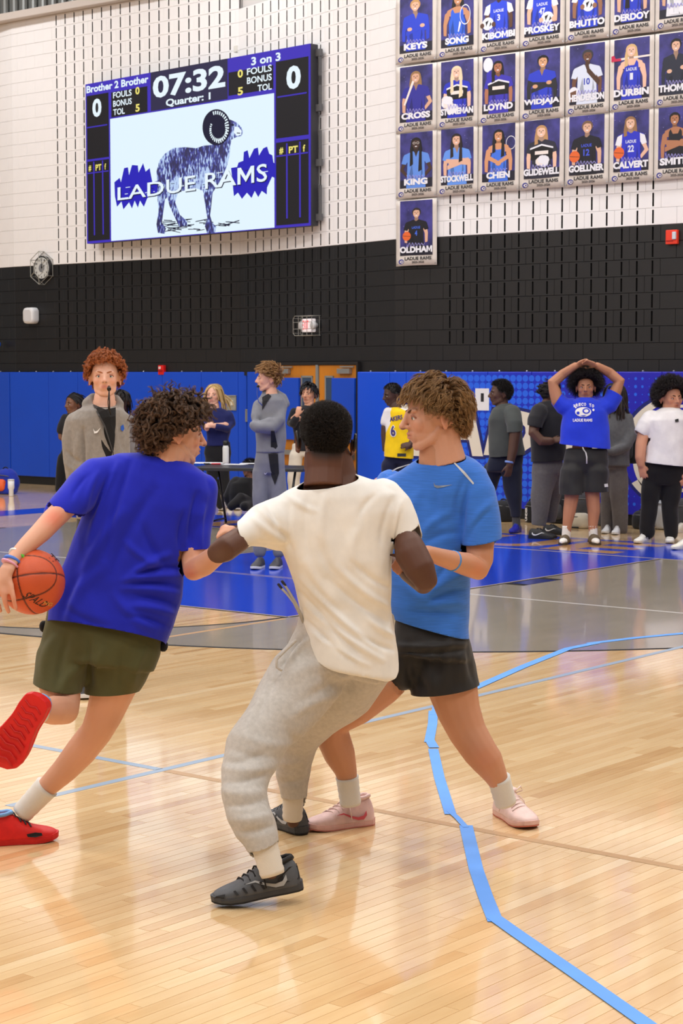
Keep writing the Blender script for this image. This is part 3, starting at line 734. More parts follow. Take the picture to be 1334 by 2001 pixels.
for k in range(22):
    t0 = 2.6+k*.2; t1 = t0+.11; mbh.append([(hc[0]+10+r*math.cos(t), hc[1]+12-r*math.sin(t)*1.3) for r, t in ((50, t0), (40, t0), (40, t1), (50, t1))])
art('horn_ridges', mbh, LT, .008)['kind'] = 'stuff'
art('ram_face', [[(868, 486), (890, 490), (908, 512), (902, 534), (880, 540), (862, 520)]], LT, .008)
art('ram_face_marks', [[(846, 470), (866, 474), (862, 484), (848, 482)], [(880, 520), (900, 522), (898, 527), (880, 526)], [(790, 470), (800, 440), (812, 470), (806, 500), (796, 505)]], LNK, .009)
gr = []
for k in range(34):
    x = rnd.uniform(430, 850); y = rnd.uniform(1010, 1075); l = rnd.uniform(30, 90); s_ = rnd.uniform(-.35, .25)
    gr.append([(x, y), (x+l, y+l*s_), (x+l, y+l*s_+rnd.uniform(3, 7)), (x, y+5)])
art('ground_scribble', gr, LNK, .005)['kind'] = 'stuff'
def strip_letters(s, p0, p1, h, off):
    """slanting lettering with a dark drop edge and glitch bars beside it"""
    T, Fs = text_mesh(s, .008)
    for m, dx, dy, o_ in ((LNK, 4, 5, off), (LT, 0, 0, off+.002)):
        mb = MB(); mb.add([SP.pt(*rectify(p0[0]+(p1[0]-p0[0])*t[0]+dx, p0[1]+(p1[1]-p0[1])*t[0]-h*t[1]*(.85+.3*t[0])+dy), o_) for t in T], Fs); mb.build('lettering', m, board)
    bars = []
    for k in range(46):
        a = rnd.uniform(0, 1); v = rnd.choice([.08, .2, .32, .44, .56, .68, .8, .92]); u = p0[0]+(p1[0]-p0[0])*a; w = p0[1]+(p1[1]-p0[1])*a-h*v*(.85+.3*a); l = rnd.uniform(8, 26)
        bars.append([(u, w), (u+l, w-l*.13), (u+l, w-l*.13+3.5), (u, w+3.5)])
    art('glitch_bars', bars[:22], LT, off+.003)['kind'] = 'stuff'; art('glitch_bars', bars[22:], LNK, off+.001)['kind'] = 'stuff'
random.seed(3)
strip_letters('LADUE RAMS', (205, 905), (1052, 795), 88, .010)

# cable hole and taped patch above the scoreboard
hp = thing('cable_opening', onM(432, 103)-np.array([*(-nM), 0])*0, 'dark square cable opening with black connector in wall just above the scoreboard', 'opening')
def wallbox(mb, s0, s1, z0, z1, o0, o1, M, mi=0): mb.box(((s0+s1)/2, -(o0+o1)/2, (z0+z1)/2), (s1-s0, abs(o1-o0), z1-z0), M, mi)
def mw(x, y): p = onM(x, y); return float((p[:2]-CA) @ tM), float(p[2])
a = mw(388, 116); b = mw(442, 93); h0 = mw(428, 106); h1 = mw(442, 93)
mb = MB(); wallbox(mb, h0[0], h1[0], h0[1], h1[1]-.0, 0, .006, MM); mb.build('dark_hole', mat('hole black', (14, 13, 13), .9), hp)
mb = MB(); wallbox(mb, mw(389, 0)[0], h0[0], mw(400, 122)[1], mw(400, 101)[1], 0, .004, MM); mb.build('pale_patch', mat('pale blue patch', (150, 186, 212), .6), hp)
mb = MB(); wallbox(mb, mw(420, 0)[0], mw(434, 0)[0], mw(430, 106)[1], mw(430, 97)[1], .006, .05, MM); mb.build('connector', mat('connector black', (24, 24, 28), .4), hp, bevel=.006)
mb = MB(); wallbox(mb, mw(457, 0)[0], mw(465, 0)[0], mw(460, 103)[1], mw(460, 90)[1], 0, .03, MM); o = mb.build('wall_socket', mat('white socket', (226, 222, 214), .5), None, bevel=.006); tag(o, 'small white socket plate on the block wall above the scoreboard', 'socket')

# ---------------------------------------------------------------- clock, exit sign, alarms, boxes
WIRE = mat('zinc wire', (176, 176, 168), .35, .5, .6)
MLt = np.array(ML)[:3, :3]
lt = N3(CA-LA); ln = np.array([lt[1], -lt[0]])
LPl = Plane((*LA, 0), (lt[0], lt[1], 0), (ln[0], ln[1], 0))
MPl = Plane((*CA, 0), (tM[0], tM[1], 0), (nM[0], nM[1], 0))
RPl = Plane((CB[0], CB[1], 0), (1, 0, 0), (0, -1, 0))
def pm(pl, a, b, o=0.0):  # matrix: x along the wall, y out of it, z up
    p = pl.pt(a, b, o); return Matrix(((pl.u[0], pl.n[0], 0, p[0]), (pl.u[1], pl.n[1], 0, p[1]), (pl.u[2], pl.n[2], 1, p[2]), (0, 0, 0, 1)))
def tr(M, pts): return np.asarray(pts, float) @ np.array(M)[:3, :3].T + np.array(M)[:3, 3]
ca, cz = LPl.hit(87, 524); MC = pm(LPl, ca, cz)
ck = thing('wall_clock', LPl.pt(ca, cz, 0), 'round wall clock in a six-sided wire cage high on the left wall', 'clock')
th = np.linspace(0, 2*math.pi, 33)[:-1]
MB().rings([tr(MC, [(.20*math.cos(t), y, .20*math.sin(t)) for t in th]) for y in (.002, .06)]).build('case', mat('clock case', (42, 42, 44), .4), ck)
MB().rings([tr(MC, [(.175*math.cos(t), y, .175*math.sin(t)) for t in th]) for y in (.06, .066)]).build('dial', mat('clock dial', (206, 208, 206), .4), ck)
MB().rings([tr(MC, [(.07*math.cos(t), y, .07*math.sin(t)) for t in th]) for y in (.066, .068)]).build('dial_emblem', mat('dial emblem', (120, 122, 126), .4), ck)
for k in range(12):
    t = R(30*k); letters_mb = MB(); s_ = str(12 if k == 0 else k); cxk, czk = .145*math.sin(t), .145*math.cos(t); w = .022*len(s_)
    letters(letters_mb, s_, tr(MC, [(cxk-w/2, .069, czk-.018)])[0], LPl.u*w, LPl.v*.036, .02); letters_mb.build('numeral', mat('clock black', (20, 20, 20), .5), ck)
for name, ang, ln_, w in (('hour_hand', 62, .09, .012), ('minute_hand', 5, .14, .008)):
    t = R(ang); d_ = np.array([math.sin(t), 0, math.cos(t)]); q = np.array([d_[2], 0, -d_[0]])*w
    MB().poly(tr(MC, [(-q+(0, .073, 0)), d_*ln_-q*.4+(0, .073, 0), d_*ln_+q*.4+(0, .073, 0), (q+(0, .073, 0))])).build(name, mat('clock black', (20, 20, 20), .5), ck)
mb = MB(); hx = [R(90+60*k) for k in range(6)]
for rr_, y in ((.245, .01), (.245, .12), (.13, .135)):
    mb.tube(tr(MC, [(rr_*math.cos(t), y, rr_*1.12*math.sin(t)) for t in hx]), .006, 6, close=True)
for t in hx:
    mb.tube(tr(MC, [(.245*math.cos(t), 0, .274*math.sin(t)), (.245*math.cos(t), .12, .274*math.sin(t)), (.13*math.cos(t), .135, .146*math.sin(t))]), .006, 6)
mb.build('wire_cage', WIRE, ck)
# white rounded speaker
sa, sz = LPl.hit(67, 617); MS = pm(LPl, sa, sz, .002); mb = MB()
def rrect(w, h, r_, n=5):
    out = []
    for cx_, cy_, a0 in ((w/2-r_, h/2-r_, 0), (-w/2+r_, h/2-r_, 90), (-w/2+r_, -h/2+r_, 180), (w/2-r_, -h/2+r_, 270)):
        out += [(cx_+r_*math.cos(R(a0+90*k/n)), cy_+r_*math.sin(R(a0+90*k/n))) for k in range(n+1)]
    return out
mb.rings([tr(MS, [(x*k, y, z*k) for x, z in rrect(.26, .27, .07)]) for y, k in ((0, .92), (.02, 1.0), (.10, 1.0), (.135, .95), (.15, .85))])
sp_ = thing('wall_speaker', LPl.pt(sa, sz, 0), 'white rounded box mounted on the black wall below the caged clock', 'speaker')
mb.build('housing', mat('white plastic', (222, 222, 224), .4), sp_, True)
MB().rings([tr(MS, [(x*.7, y, z*.7) for x, z in rrect(.26, .27, .07)]) for y in (.149, .153)]).build('grille', mat('pale grille', (208, 208, 212), .5), sp_)
# blue round light at the far left edge
ba, bz = LPl.hit(2, 673); o = MB().ell(LPl.pt(ba, bz, .08), (.06, .06, .06)).build('wall_beacon', mat('blue beacon', (20, 90, 210), .3), None, True); tag(o, 'small round blue object on the black wall at the far left edge', 'lamp')
# exit sign with cage on the angled wall
ea, ez = MPl.hit(608, 636); MX = pm(MPl, ea, ez)
ex = thing('exit_sign', MPl.pt(ea, ez, 0), 'lit red EXIT sign inside a wire guard on black wall above the double doors', 'sign')
mb = MB(); mb.box((0, .045, 0), (.235, .09, .19), MX); mb.build('housing', mat('exit white', (236, 226, 226), .4, emit=.35), ex, bevel=.012)
mb = MB(); letters(mb, 'EXIT', tr(MX, [(-.088, .092, -.058)])[0], MPl.u*.15, MPl.v*.125, .0, off=.001); mb.build('lettering', mat('exit red', (236, 48, 60), .4, emit=.9), ex)
for s_ in (-1, 1):
    mb = MB(); mb.rings([tr(MX, [(s_*.15+r_*math.cos(t), y, r_*math.sin(t)) for t in th[::2]]) for y, r_ in ((.0, .03), (.03, .035), (.05, .058), (.085, .060), (.095, .045))]); mb.build('emergency_lamp', mat('lamp housing', (206, 204, 204), .4), ex, smooth=True)
mb = MB(); fr = [(-.245, -.11), (-.245, .10), (-.20, .135), (.235, .135), (.235, -.145), (-.20, -.145)]
for y in (.02, .15): mb.tube(tr(MX, [(x, y, z) for x, z in fr]), .0045, 6, close=True)
for x, z in fr: mb.tube(tr(MX, [(x, 0, z), (x, .15, z)]), .0045, 6)
for z in (-.05, .045): mb.tube(tr(MX, [(-.245, .15, z), (.235, .15, z)]), .004, 6)
for x in (-.11, 0, .11): mb.tube(tr(MX, [(x, .15, -.145), (x, .15, .135)]), .004, 6)
mb.build('wire_guard', WIRE, ex)
REDP = mat('alarm red', (214, 30, 28), .35); WHITEPL = mat('white plastic', (222, 222, 224), .4)
fa, fz = LPl.hit(319, 723); MF = pm(LPl, fa, fz); al = thing('fire_alarm', LPl.pt(fa, fz, 0), 'red fire alarm pull station on black wall just above the left blue padding', 'alarm')
MB().box((0, .03, 0), (.12, .06, .15), MF).build('body', REDP, al, bevel=.01); MB().box((-.02, .062, .035), (.05, .006, .04), MF).build('label_plate', mat('alarm plate', (226, 190, 186), .4), al); MB().box((0, .068, -.01), (.09, .014, .02), MF).build('pull_bar', mat('alarm dark red', (150, 20, 20), .4), al, bevel=.003)
fa, fz = RPl.hit(1315, 463.5); MF = pm(RPl, fa, fz); al = thing('fire_alarm', RPl.pt(fa, fz, 0), 'orange red fire alarm strobe on the black wall at the right edge', 'alarm')
MB().box((0, .025, 0), (.155, .05, .17), MF).build('body', mat('strobe red', (232, 62, 40), .4), al, bevel=.008); MB().box((.045, .06, .015), (.045, .03, .09), MF).build('strobe_lens', mat('strobe lens', (206, 214, 224), .2), al, bevel=.006)
MB().box((-.02, .053, -.045), (.09, .008, .012), MF).build('grille_slot', mat('alarm dark red', (150, 20, 20), .4), al)
for i, (x, y, w, h, lab) in enumerate(((453, 787, .15, .21, 'grey framed socket box sunk in blue padding right of the blonde woman'), (490, 812, .16, .17, 'grey framed socket box in blue padding beside the standing official in grey'))):
    PPl = Plane((lp_a[0], LPY-.061, 0), (1, 0, 0), (0, -1, 0)); a_, z_ = PPl.hit(x, y); MQ = pm(PPl, a_, z_); w *= 1.15
    t_ = thing('socket_box', PPl.pt(a_, z_, 0), lab, 'box'); mb = MB()
    for c_, s_ in (((-w/2, .008, 0), (.022, .016, h)), ((w/2, .008, 0), (.022, .016, h)), ((0, .008, h/2), (w+.022, .016, .022)), ((0, .008, -h/2), (w+.022, .016, .022))): mb.box(c_, s_, MQ)
    mb.build('frame', mat('box grey', (150, 152, 152), .4, .5, .4), t_, bevel=.003)
    MB().box((0, .003, 0), (w, .006, h), MQ).build('recess', mat('box inside', (98, 100, 102) if i else (150, 148, 138), .6), t_)
    MB().box((.01, .012, 0), (.045, .02, .08), MQ).build('outlet', mat('outlet ivory', (214, 208, 190), .5) if not i else mat('outlet grey', (120, 122, 124), .5), t_, bevel=.004)
sa, sz = RPl.hit(942, 780.5); PQ = Plane((CB[0], PY, 0), (1, 0, 0), (0, -1, 0)); sa, sz = PQ.hit(942, 780.5); MQ = pm(PQ, sa, sz)
sg = thing('paper_sign', PQ.pt(sa, sz, 0), 'white paper sheet with the number 1 taped on blue padding', 'sign')
MB().box((0, .004, 0), (.215, .003, .285), MQ).build('paper', mat('sign paper', (226, 226, 230), .6), sg)
mb = MB(); letters(mb, '1', tr(MQ, [(-.02, .0065, -.03)])[0], PQ.u*.048, PQ.v*.11, .03); mb.build('lettering', mat('sign ink', (26, 26, 30), .6), sg)

# ---------------------------------------------------------------- athlete banners
VINYL = mat('banner vinyl', (216, 208, 200), .5, .4, var=.05, vscale=9)
def starry():
    m = bpy.data.materials.new('banner print navy'); m.use_nodes = True; nt = m.node_tree; b = nt.nodes['Principled BSDF']; L = nt.links.new
    tc = nt.nodes.new('ShaderNodeTexCoord'); n = nt.nodes.new('ShaderNodeTexNoise'); n.inputs['Scale'].default_value = 5; n.inputs['Detail'].default_value = 6; L(tc.outputs['Object'], n.inputs['Vector'])
    cr = nt.nodes.new('ShaderNodeValToRGB'); E = cr.color_ramp.elements; E[0].position = .35; E[0].color = lin((36, 34, 88)); E[1].position = .7; E[1].color = lin((70, 66, 150)); L(n.outputs[0], cr.inputs[0])
    v = nt.nodes.new('ShaderNodeTexVoronoi'); v.inputs['Scale'].default_value = 16; L(tc.outputs['Object'], v.inputs['Vector'])
    lt_ = nt.nodes.new('ShaderNodeMath'); lt_.operation = 'LESS_THAN'; lt_.inputs[1].default_value = .07; L(v.outputs['Distance'], lt_.inputs[0])
    mx = nt.nodes.new('ShaderNodeMix'); mx.data_type = 'RGBA'; L(lt_.outputs[0], mx.inputs[0]); L(cr.outputs[0], mx.inputs[6]); mx.inputs[7].default_value = lin((150, 146, 210)); L(mx.outputs[2], b.inputs['Base Color']); b.inputs['Roughness'].default_value = .45; return m
NAVYP = starry(); NDK = mat('banner print dark', (30, 28, 44), .45)
LETW = mat('banner white', (232, 232, 240), .45); LETK = mat('banner black', (34, 32, 36), .5); SCRIPT = mat('banner script', (166, 160, 226), .45)
def bcol(c): return mat('print %d %d %d' % c, c, .45)
colx = [774.7, 854.9, 935, 1016, 1104, 1190.6, 1277.8, 1363]
BY = 20.115; bX = [onY(x, 384-(x-775)*.06, BY)[0] for x in colx]
rowz = [onY(775, y, BY)[2] for y in (128, 262, 390, 521)]
BAN = [
 (0, 0, 'KEYS', 'blond boy with crossed arms in a blue zip top', dict(skin=(226, 178, 150), hair=(196, 150, 96), top=(40, 66, 206), typ='long', arms='crossed')),
 (0, 1, 'SONG', 'dark haired girl in blue tank top holding a white racket', dict(skin=(196, 140, 104), hair=(28, 24, 26), top=(46, 96, 216), typ='tank', prop='racket', hl=.3)),
 (0, 2, 'KIBOMBI', 'boy in blue jersey numbered 3 with white sleeves', dict(skin=(92, 62, 48), hair=(20, 18, 18), top=(44, 70, 214), typ='jersey', txt='3', prop='ballw')),
 (0, 3, 'PROSKEY', 'boy in blue jersey numbered 47', dict(skin=(226, 182, 156), hair=(90, 66, 48), top=(44, 70, 214), typ='jersey', txt='47', prop='ballw2')),
 (0, 4, 'BHUTTO', 'person in blue jersey holding a white ball at the waist', dict(skin=(150, 104, 78), hair=(24, 20, 20), top=(44, 70, 214), typ='jersey', txt='', prop='ballc')),
 (0, 5, 'DERDOY', 'girl in blue sleeveless kit with one black glove raised', dict(skin=(222, 176, 150), hair=(120, 84, 54), top=(40, 60, 200), typ='tank', txt='0', prop='glove', hl=.3)),
 (0, 6, 'LI', 'person in a white top, cut off by the right edge', dict(skin=(214, 168, 140), hair=(30, 26, 26), top=(226, 228, 236), typ='tee')),
 (1, 0, 'CROSS', 'girl in pinstriped jersey resting a bat on her shoulder', dict(skin=(216, 168, 140), hair=(150, 116, 76), top=(48, 46, 150), typ='tee', prop='bat', arms='hip', hl=.45)),
 (1, 1, 'STONEMAN', 'very fair long haired cheerleader with white pompoms', dict(skin=(236, 192, 170), hair=(236, 216, 180), top=(40, 50, 190), typ='cheer', prop='pom', hl=.85)),
 (1, 2, 'LOYND', 'dark haired cheerleader holding a white pompom above her head', dict(skin=(176, 116, 86), hair=(28, 22, 22), top=(60, 52, 180), typ='cheer', prop='pomup', hl=.6)),
 (1, 3, 'WIDJAJA', 'smiling boy in black and blue top with crossed arms', dict(skin=(216, 164, 126), hair=(24, 22, 24), top=(44, 62, 200), typ='long', arms='crossed', sleeve=(40, 40, 46))),
 (1, 4, 'HENDERSON', 'boy in white football shirt with a finger on his lips', dict(skin=(110, 74, 56), hair=(58, 56, 62), top=(214, 222, 240), typ='tee', txt='10', tcol=(46, 62, 180), prop='football', arms='shush')),
 (1, 5, 'DURBIN', 'long haired blonde girl with a hockey stick across her shoulders', dict(skin=(234, 190, 166), hair=(216, 180, 128), top=(44, 58, 196), typ='tank', txt='1', prop='stick', hl=.6)),
 (1, 6, 'THOMAS', 'bearded boy in an open black and blue top, right edge', dict(skin=(222, 178, 152), hair=(34, 28, 28), top=(40, 44, 60), typ='long', arms='crossed')),
 (2, 0, 'KING', 'girl with glasses and long braids, hands on hips, pale blue polo', dict(skin=(70, 48, 42), hair=(24, 20, 22), top=(96, 142, 226), typ='tee', arms='hips', hl=.95, glasses=1)),
 (2, 1, 'STOCKWELL', 'long dark haired girl, arms crossed, in pale blue polo', dict(skin=(226, 178, 152), hair=(40, 30, 30), top=(100, 150, 236), typ='tee', arms='crossed2', hl=.75)),
 (2, 2, 'CHEN', 'girl in blue tank top with a long dark ponytail', dict(skin=(214, 152, 112), hair=(28, 24, 26), top=(66, 116, 226), typ='tank', arms='clasp', hl=.7, prop='racket2')),
 (2, 3, 'GLIDEWELL', 'wavy haired cheerleader with a white pompom in front', dict(skin=(236, 192, 166), hair=(190, 146, 100), top=(44, 44, 60), typ='cheer', prop='pomc', hl=.5)),
 (2, 4, 'GOELLNER', 'boy in black jersey 12 with an orange ball under his arm', dict(skin=(220, 174, 148), hair=(120, 92, 72), top=(26, 26, 36), typ='jersey', txt='12', tcol=(70, 90, 220), prop='ball')),
 (2, 5, 'CALVERT', 'girl in blue jersey 22 with an orange ball at her hip', dict(skin=(228, 184, 158), hair=(150, 112, 76), top=(44, 52, 196), typ='jersey', txt='22', prop='ball', hl=.5, arms='hip')),
 (2, 6, 'SMITH', 'bare armed person in black singlet, right edge', dict(skin=(176, 120, 88), hair=(28, 24, 24), top=(28, 28, 38), typ='tank', arms='crossed2')),
 (3, 0, 'OLDHAM', 'boy in black jersey 4 holding an orange ball', dict(skin=(222, 176, 150), hair=(50, 40, 38), top=(24, 24, 34), typ='jersey', txt='4', tcol=(70, 110, 230), prop='ball', small=1)),
]
def banner(row, col, name, look, s):
    x0, x1 = bX[col], bX[col+1]-.010; z0 = rowz[row]; w = x1-x0; hgt = (rowz[0]-rowz[2])/2-.010
    lay = (3-row)*.006+.002*(col % 2); tilt = rnd.uniform(-.004, .004)
    root = thing('banner', (x0+w/2, BY, z0), 'hanging banner with ' + look, 'banner', 'portrait banners on the wall')
    def q(u, v, o): return (x0+u*w + tilt*(v-.5)*hgt, BY-lay-.004-o, z0+v*hgt + .006*math.sin(u*3)*(1-v))
    # cloth: slightly rippled sheet with thickness
    n = 10; V = []; Fs = []
    for j in range(n+1):
        for i in range(n+1):
            u, v = i/n, j/n; p = q(u, v, .0); V.append((p[0], p[1]-.004*math.sin(u*5+col)*(1-v), p[2]))
    for j in range(n):
        for i in range(n): a = j*(n+1)+i; Fs.append((a, a+1, a+n+2, a+n+1))
    o = MB().add(V, Fs).build('cloth', VINYL, root, True); sd = o.modifiers.new('t', 'SOLIDIFY'); sd.thickness = .003; sd.offset = -1
    def flat(mb, pts, o, m=0):
        bm = bmesh.new(); f = bm.faces.new([bm.verts.new(q(u, v, o)) for u, v in pts]); bm.normal_update(); bmesh.ops.triangulate(bm, faces=[f]); bm.verts.index_update()
        for f in bm.faces: 
            if f.normal.y > 0: f.normal_flip()
        mb.add([v.co[:] for v in bm.verts], [tuple(v.index for v in f.verts) for f in bm.faces], m); bm.free()
    PU0, PU1, PV0, PV1 = .10, .90, .155, .985
    mb = MB(); flat(mb, [(PU0, PV0), (PU1, PV0), (PU1, PV1), (PU0, PV1)], .006); mb.build('printed_panel', NAVYP, root)
    mb = MB(); flat(mb, [(PU0, PV0), (PU1, PV0), (PU1, PV0+.14), (PU0, PV0+.12)], .007); mb.build('printed_footer', NDK, root)
    # figure in panel units: centre .5, head near the top
    cols = [bcol(s['skin']), bcol(s['hair']), bcol(s['top']), LETW, bcol((226, 104, 48)), bcol((20, 18, 22)), bcol(s.get('sleeve', s['top'])), bcol((196, 40, 80)), bcol(s.get('tcol', (226, 230, 244))), bcol(tuple(int(c_*.72) for c_ in s['skin'])), bcol(tuple(int(c_*.75) for c_ in s['top'])), bcol((236, 226, 220))]
    mb = MB(); k = .86 if s.get('small') else 1.0; yo = .80 if not s.get('small') else .78
    if row == 0: yo = .83
    def X(x): return .5+x*k
    def Y(y): return yo+y*k*.62
    def ellp(cx_, cy_, rx, ry, n=18): return [(X(cx_+rx*math.cos(t)), Y(cy_+ry*math.sin(t))) for t in np.linspace(0, 2*math.pi, n, endpoint=False)]
    def pl(pts, m, o): flat(mb, [(X(x), Y(y)) for x, y in pts], o, m)
    hx = rnd.uniform(-.02, .02); hl = s.get('hl', 0)
    if s.get('prop') == 'pomup': flat(mb, ellp(-.26, .10, .12, .17), .0075, 3); pl([(-.2, -.02), (-.3, -.1), (-.28, -.34), (-.16, -.3)], 2, .0076)
    if hl: pl([(hx-.13, .02), (hx-.15, -.1), (hx-.16, -hl*.55), (hx-.05, -hl*.6), (hx+.02, -.1), (hx+.06, -hl*.5), (hx+.15, -hl*.45), (hx+.15, -.1), (hx+.13, .05), (hx, .16)], 1, .0078)
    flat(mb, ellp(hx, .05, .128, .125), .0080, 1)
    pl([(hx-.05, -.05), (hx-.055, -.2), (hx+.055, -.2), (hx+.05, -.05)], 9, .0082)
    t_ = s['typ']; sw = .29 if t_ != 'tank' else .22
    tor = [(-.07, -.155), (-sw, -.23), (-sw-.03, -.36), (-.21, -.42), (-.22, -.75), (-.24, -1.05), (.24, -1.05), (.22, -.75), (.21, -.42), (sw+.03, -.36), (sw, -.23), (.07, -.155), (0, -.21)]
    if t_ == 'tank': tor = [(-.11, -.19), (-.15, -.25), (-.16, -.40), (-.20, -.50), (-.19, -.75), (-.24, -1.05), (.24, -1.05), (.19, -.75), (.20, -.50), (.16, -.40), (.15, -.25), (.11, -.19), (.06, -.30), (-.06, -.30)]
    if t_ == 'tank': pl([(-.06, -.15), (-.24, -.22), (-.27, -.36), (.27, -.36), (.24, -.22), (.06, -.15)], 0, .0083)
    sk = 6 if t_ == 'long' else 0
    ar = s.get('arms', 'down')
    for sd_ in (-1, 1):
        if ar in ('hips',) or (ar == 'hip' and sd_ == 1): a_ = [(sd_*.24, -.26), (sd_*.30, -.34), (sd_*.40, -.60), (sd_*.24, -.78), (sd_*.20, -.72), (sd_*.31, -.58), (sd_*.20, -.38)]
        else: a_ = [(sd_*.22, -.24), (sd_*.30, -.30), (sd_*.34, -.55), (sd_*.33, -.80), (sd_*.26, -.82), (sd_*.25, -.56), (sd_*.19, -.4)]
        pl(a_ if sd_ == -1 else a_[::-1], sk, .0084)
    pl(tor, 2, .0086)
    pl([(-.16, -.7), (-.1, -.45), (-.06, -.8), (-.1, -1.0)], 10, .0087); pl([(.14, -.5), (.17, -.7), (.1, -.95)], 10, .0087)
    if t_ in ('jersey', 'tee', 'cheer'):
        c_ = 3 if (t_ == 'jersey' and s['top'][2] > 150) else (2 if t_ != 'cheer' else 2)
        for sd_ in (-1, 1): a_ = [(sd_*.20, -.21), (sd_*.31, -.26), (sd_*.36, -.44), (sd_*.25, -.47), (sd_*.21, -.40)]; pl(a_ if sd_ == -1 else a_[::-1], c_, .0088)
    if t_ == 'cheer': pl([(-.26, -.38), (0, -.30), (.26, -.38), (.24, -.62), (-.24, -.62)], 5, .0089); pl([(-.26, -.34), (0, -.26), (.26, -.34), (.26, -.38), (0, -.30), (-.26, -.38)], 3, .0090); pl([(-.15, -.42), (.15, -.42), (.15, -.50), (-.15, -.50)], 11, .0091)
    if t_ in ('tee', 'long') and s['top'][0] > 30: pl([(-.05, -.16), (0, -.30), (.05, -.16)], 9, .0089)
    if ar.startswith('crossed'):
        c_ = 6 if t_ == 'long' else 0
        pl([(-.30, -.50), (.26, -.60), (.28, -.50), (.05, -.45), (-.26, -.42)], c_, .0092); pl([(.32, -.50), (-.24, -.68), (-.24, -.58), (.0, -.50), (.28, -.42)], c_, .0093)
        flat(mb, ellp(-.15, -.53, .06, .045), .0094, 0); flat(mb, ellp(.16, -.47, .06, .045), .0094, 0)
    if ar == 'clasp': pl([(-.30, -.50), (0, -.66), (.02, -.58), (-.24, -.42)], 0, .0092); pl([(.30, -.50), (0, -.66), (-.02, -.58), (.24, -.42)][::-1], 0, .0092); flat(mb, ellp(0, -.62, .07, .06), .0094, 0)
    if ar == 'shush': pl([(-.02, -.06), (.02, -.06), (.06, -.26), (.30, -.55), (.26, -.66), (.0, -.34)], 9, .0096)
    flat(mb, ellp(hx, .02, .095, .125), .0095, 0)
    pl([(hx-.03, -.035), (hx+.03, -.035), (hx+.02, -.055), (hx-.02, -.055)], 3, .0098); pl([(hx-.012, .035), (hx+.012, .035), (hx+.018, -.005), (hx-.018, -.005)], 9, .0097)
    for e in (-.04, .04): flat(mb, ellp(hx+e, .045, .016, .010, 8), .0097, 5)
    if s.get('glasses'):
        for e in (-.045, .045): flat(mb, ellp(hx+e, .04, .036, .028, 10), .0096, 11); flat(mb, ellp(hx+e, .04, .028, .02, 10), .00965, 9)
    pl([(hx-.11, .05), (hx-.10, .13), (hx, .175), (hx+.10, .13), (hx+.11, .05), (hx+.075, .10), (hx-.02, .115), (hx-.07, .09)], 1, .0099)
    if hl: pl([(hx-.10, .10), (hx-.14, -.05), (hx-.15, -hl*.55), (hx-.07, -hl*.5), (hx-.085, -.05)], 1, .0100)
    if hl > .6: pl([(hx+.08, .10), (hx+.085, -.05), (hx+.06, -hl*.7), (hx+.15, -hl*.65), (hx+.14, -.05)], 1, .0100)
    p_ = s.get('prop', '')
    if p_ == 'ball': flat(mb, ellp(-.27, -.62, .12, .13), .0101, 4); pl([(-.38, -.60), (-.16, -.63), (-.16, -.64), (-.38, -.612)], 5, .0102)
    if p_ in ('ballw', 'ballw2', 'ballc'):
        bx, by = {'ballw': (-.26, -.66), 'ballw2': (.12, -.72), 'ballc': (.03, -.55)}[p_]
        flat(mb, ellp(bx, by, .14, .15), .0101, 3); pl([(bx-.06, by+.05), (bx+.02, by+.08), (bx-.04, by-.06)], 5, .0102); pl([(bx+.06, by+.04), (bx+.09, by-.02), (bx+.03, by-.08)], 5, .0102)
        flat(mb, ellp(bx-.14, by-.03, .05, .06), .0103, 0); flat(mb, ellp(bx+.14, by-.03, .05, .06), .0103, 0)
    if p_ == 'football': flat(mb, ellp(-.30, -.80, .12, .16), .0101, 3); pl([(-.38, -.76), (-.24, -.72), (-.24, -.95), (-.36, -.98)], 0, .0102)
    if p_ in ('pom', 'pomc'):
        for bx, by in ([(-.24, -.66), (-.12, -.84)] if p_ == 'pom' else [(0.02, -.66)]):
            for kk in range(9): flat(mb, ellp(bx+rnd.uniform(-.06, .06), by+rnd.uniform(-.05, .05), .10, .10, 9), .0101+kk*.0001, 3 if kk % 3 else 11)
    if p_ == 'bat': pl([(-.30, -.62), (-.26, -.64), (-.04, -.08), (-.09, -.05)], 11, .0101)
    if p_ == 'stick': pl([(-.42, -.17), (.44, -.14), (.44, -.10), (-.42, -.12)], 11, .0079); pl([(-.46, -.06), (-.40, -.04), (-.36, -.12), (-.24, -.12), (-.24, -.18), (-.46, -.18)], 7, .0101)
    if p_.startswith('racket'):
        th_ = np.linspace(0, 2*math.pi, 24); rx, ry, cx_, cy_ = (.13, .24, .20, -.36) if p_ == 'racket' else (.12, .16, .30, -.16)
        for a_, b_ in zip(th_[:-1], th_[1:]): pl([(cx_+rx*k_*math.cos(t), cy_+ry*k_*math.sin(t)) for k_, t in ((1, a_), (1, b_), (.9, b_), (.9, a_))], 3, .0101 if p_ == 'racket' else .0079)
        if p_ == 'racket': pl([(.10, -.55), (.05, -.75), (.02, -.75), (.06, -.50)], 3, .0101)
    if p_ == 'glove': flat(mb, ellp(-.10, -.40, .06, .07), .0101, 5); pl([(-.14, -.42), (-.06, -.42), (-.05, -.75), (-.16, -.75)], 5, .0101)
    mb.build('printed_figure', cols, root)
    def txt(t__, u0, u1, v0, v1, m, o, bold, nm):
        mb = MB(); a = np.array(q(u0, v0, o)); letters(mb, t__, a, np.array(q(u1, v0, o))-a, np.array(q(u0, v1, o))-a, bold); mb.build(nm, m, root)
    if t_ in ('jersey',) or (t_ == 'tank' and s.get('txt')): txt('LADUE', X(-.12), X(.12), Y(-.42), Y(-.35), cols[8], .0092, .02, 'shirt_lettering')
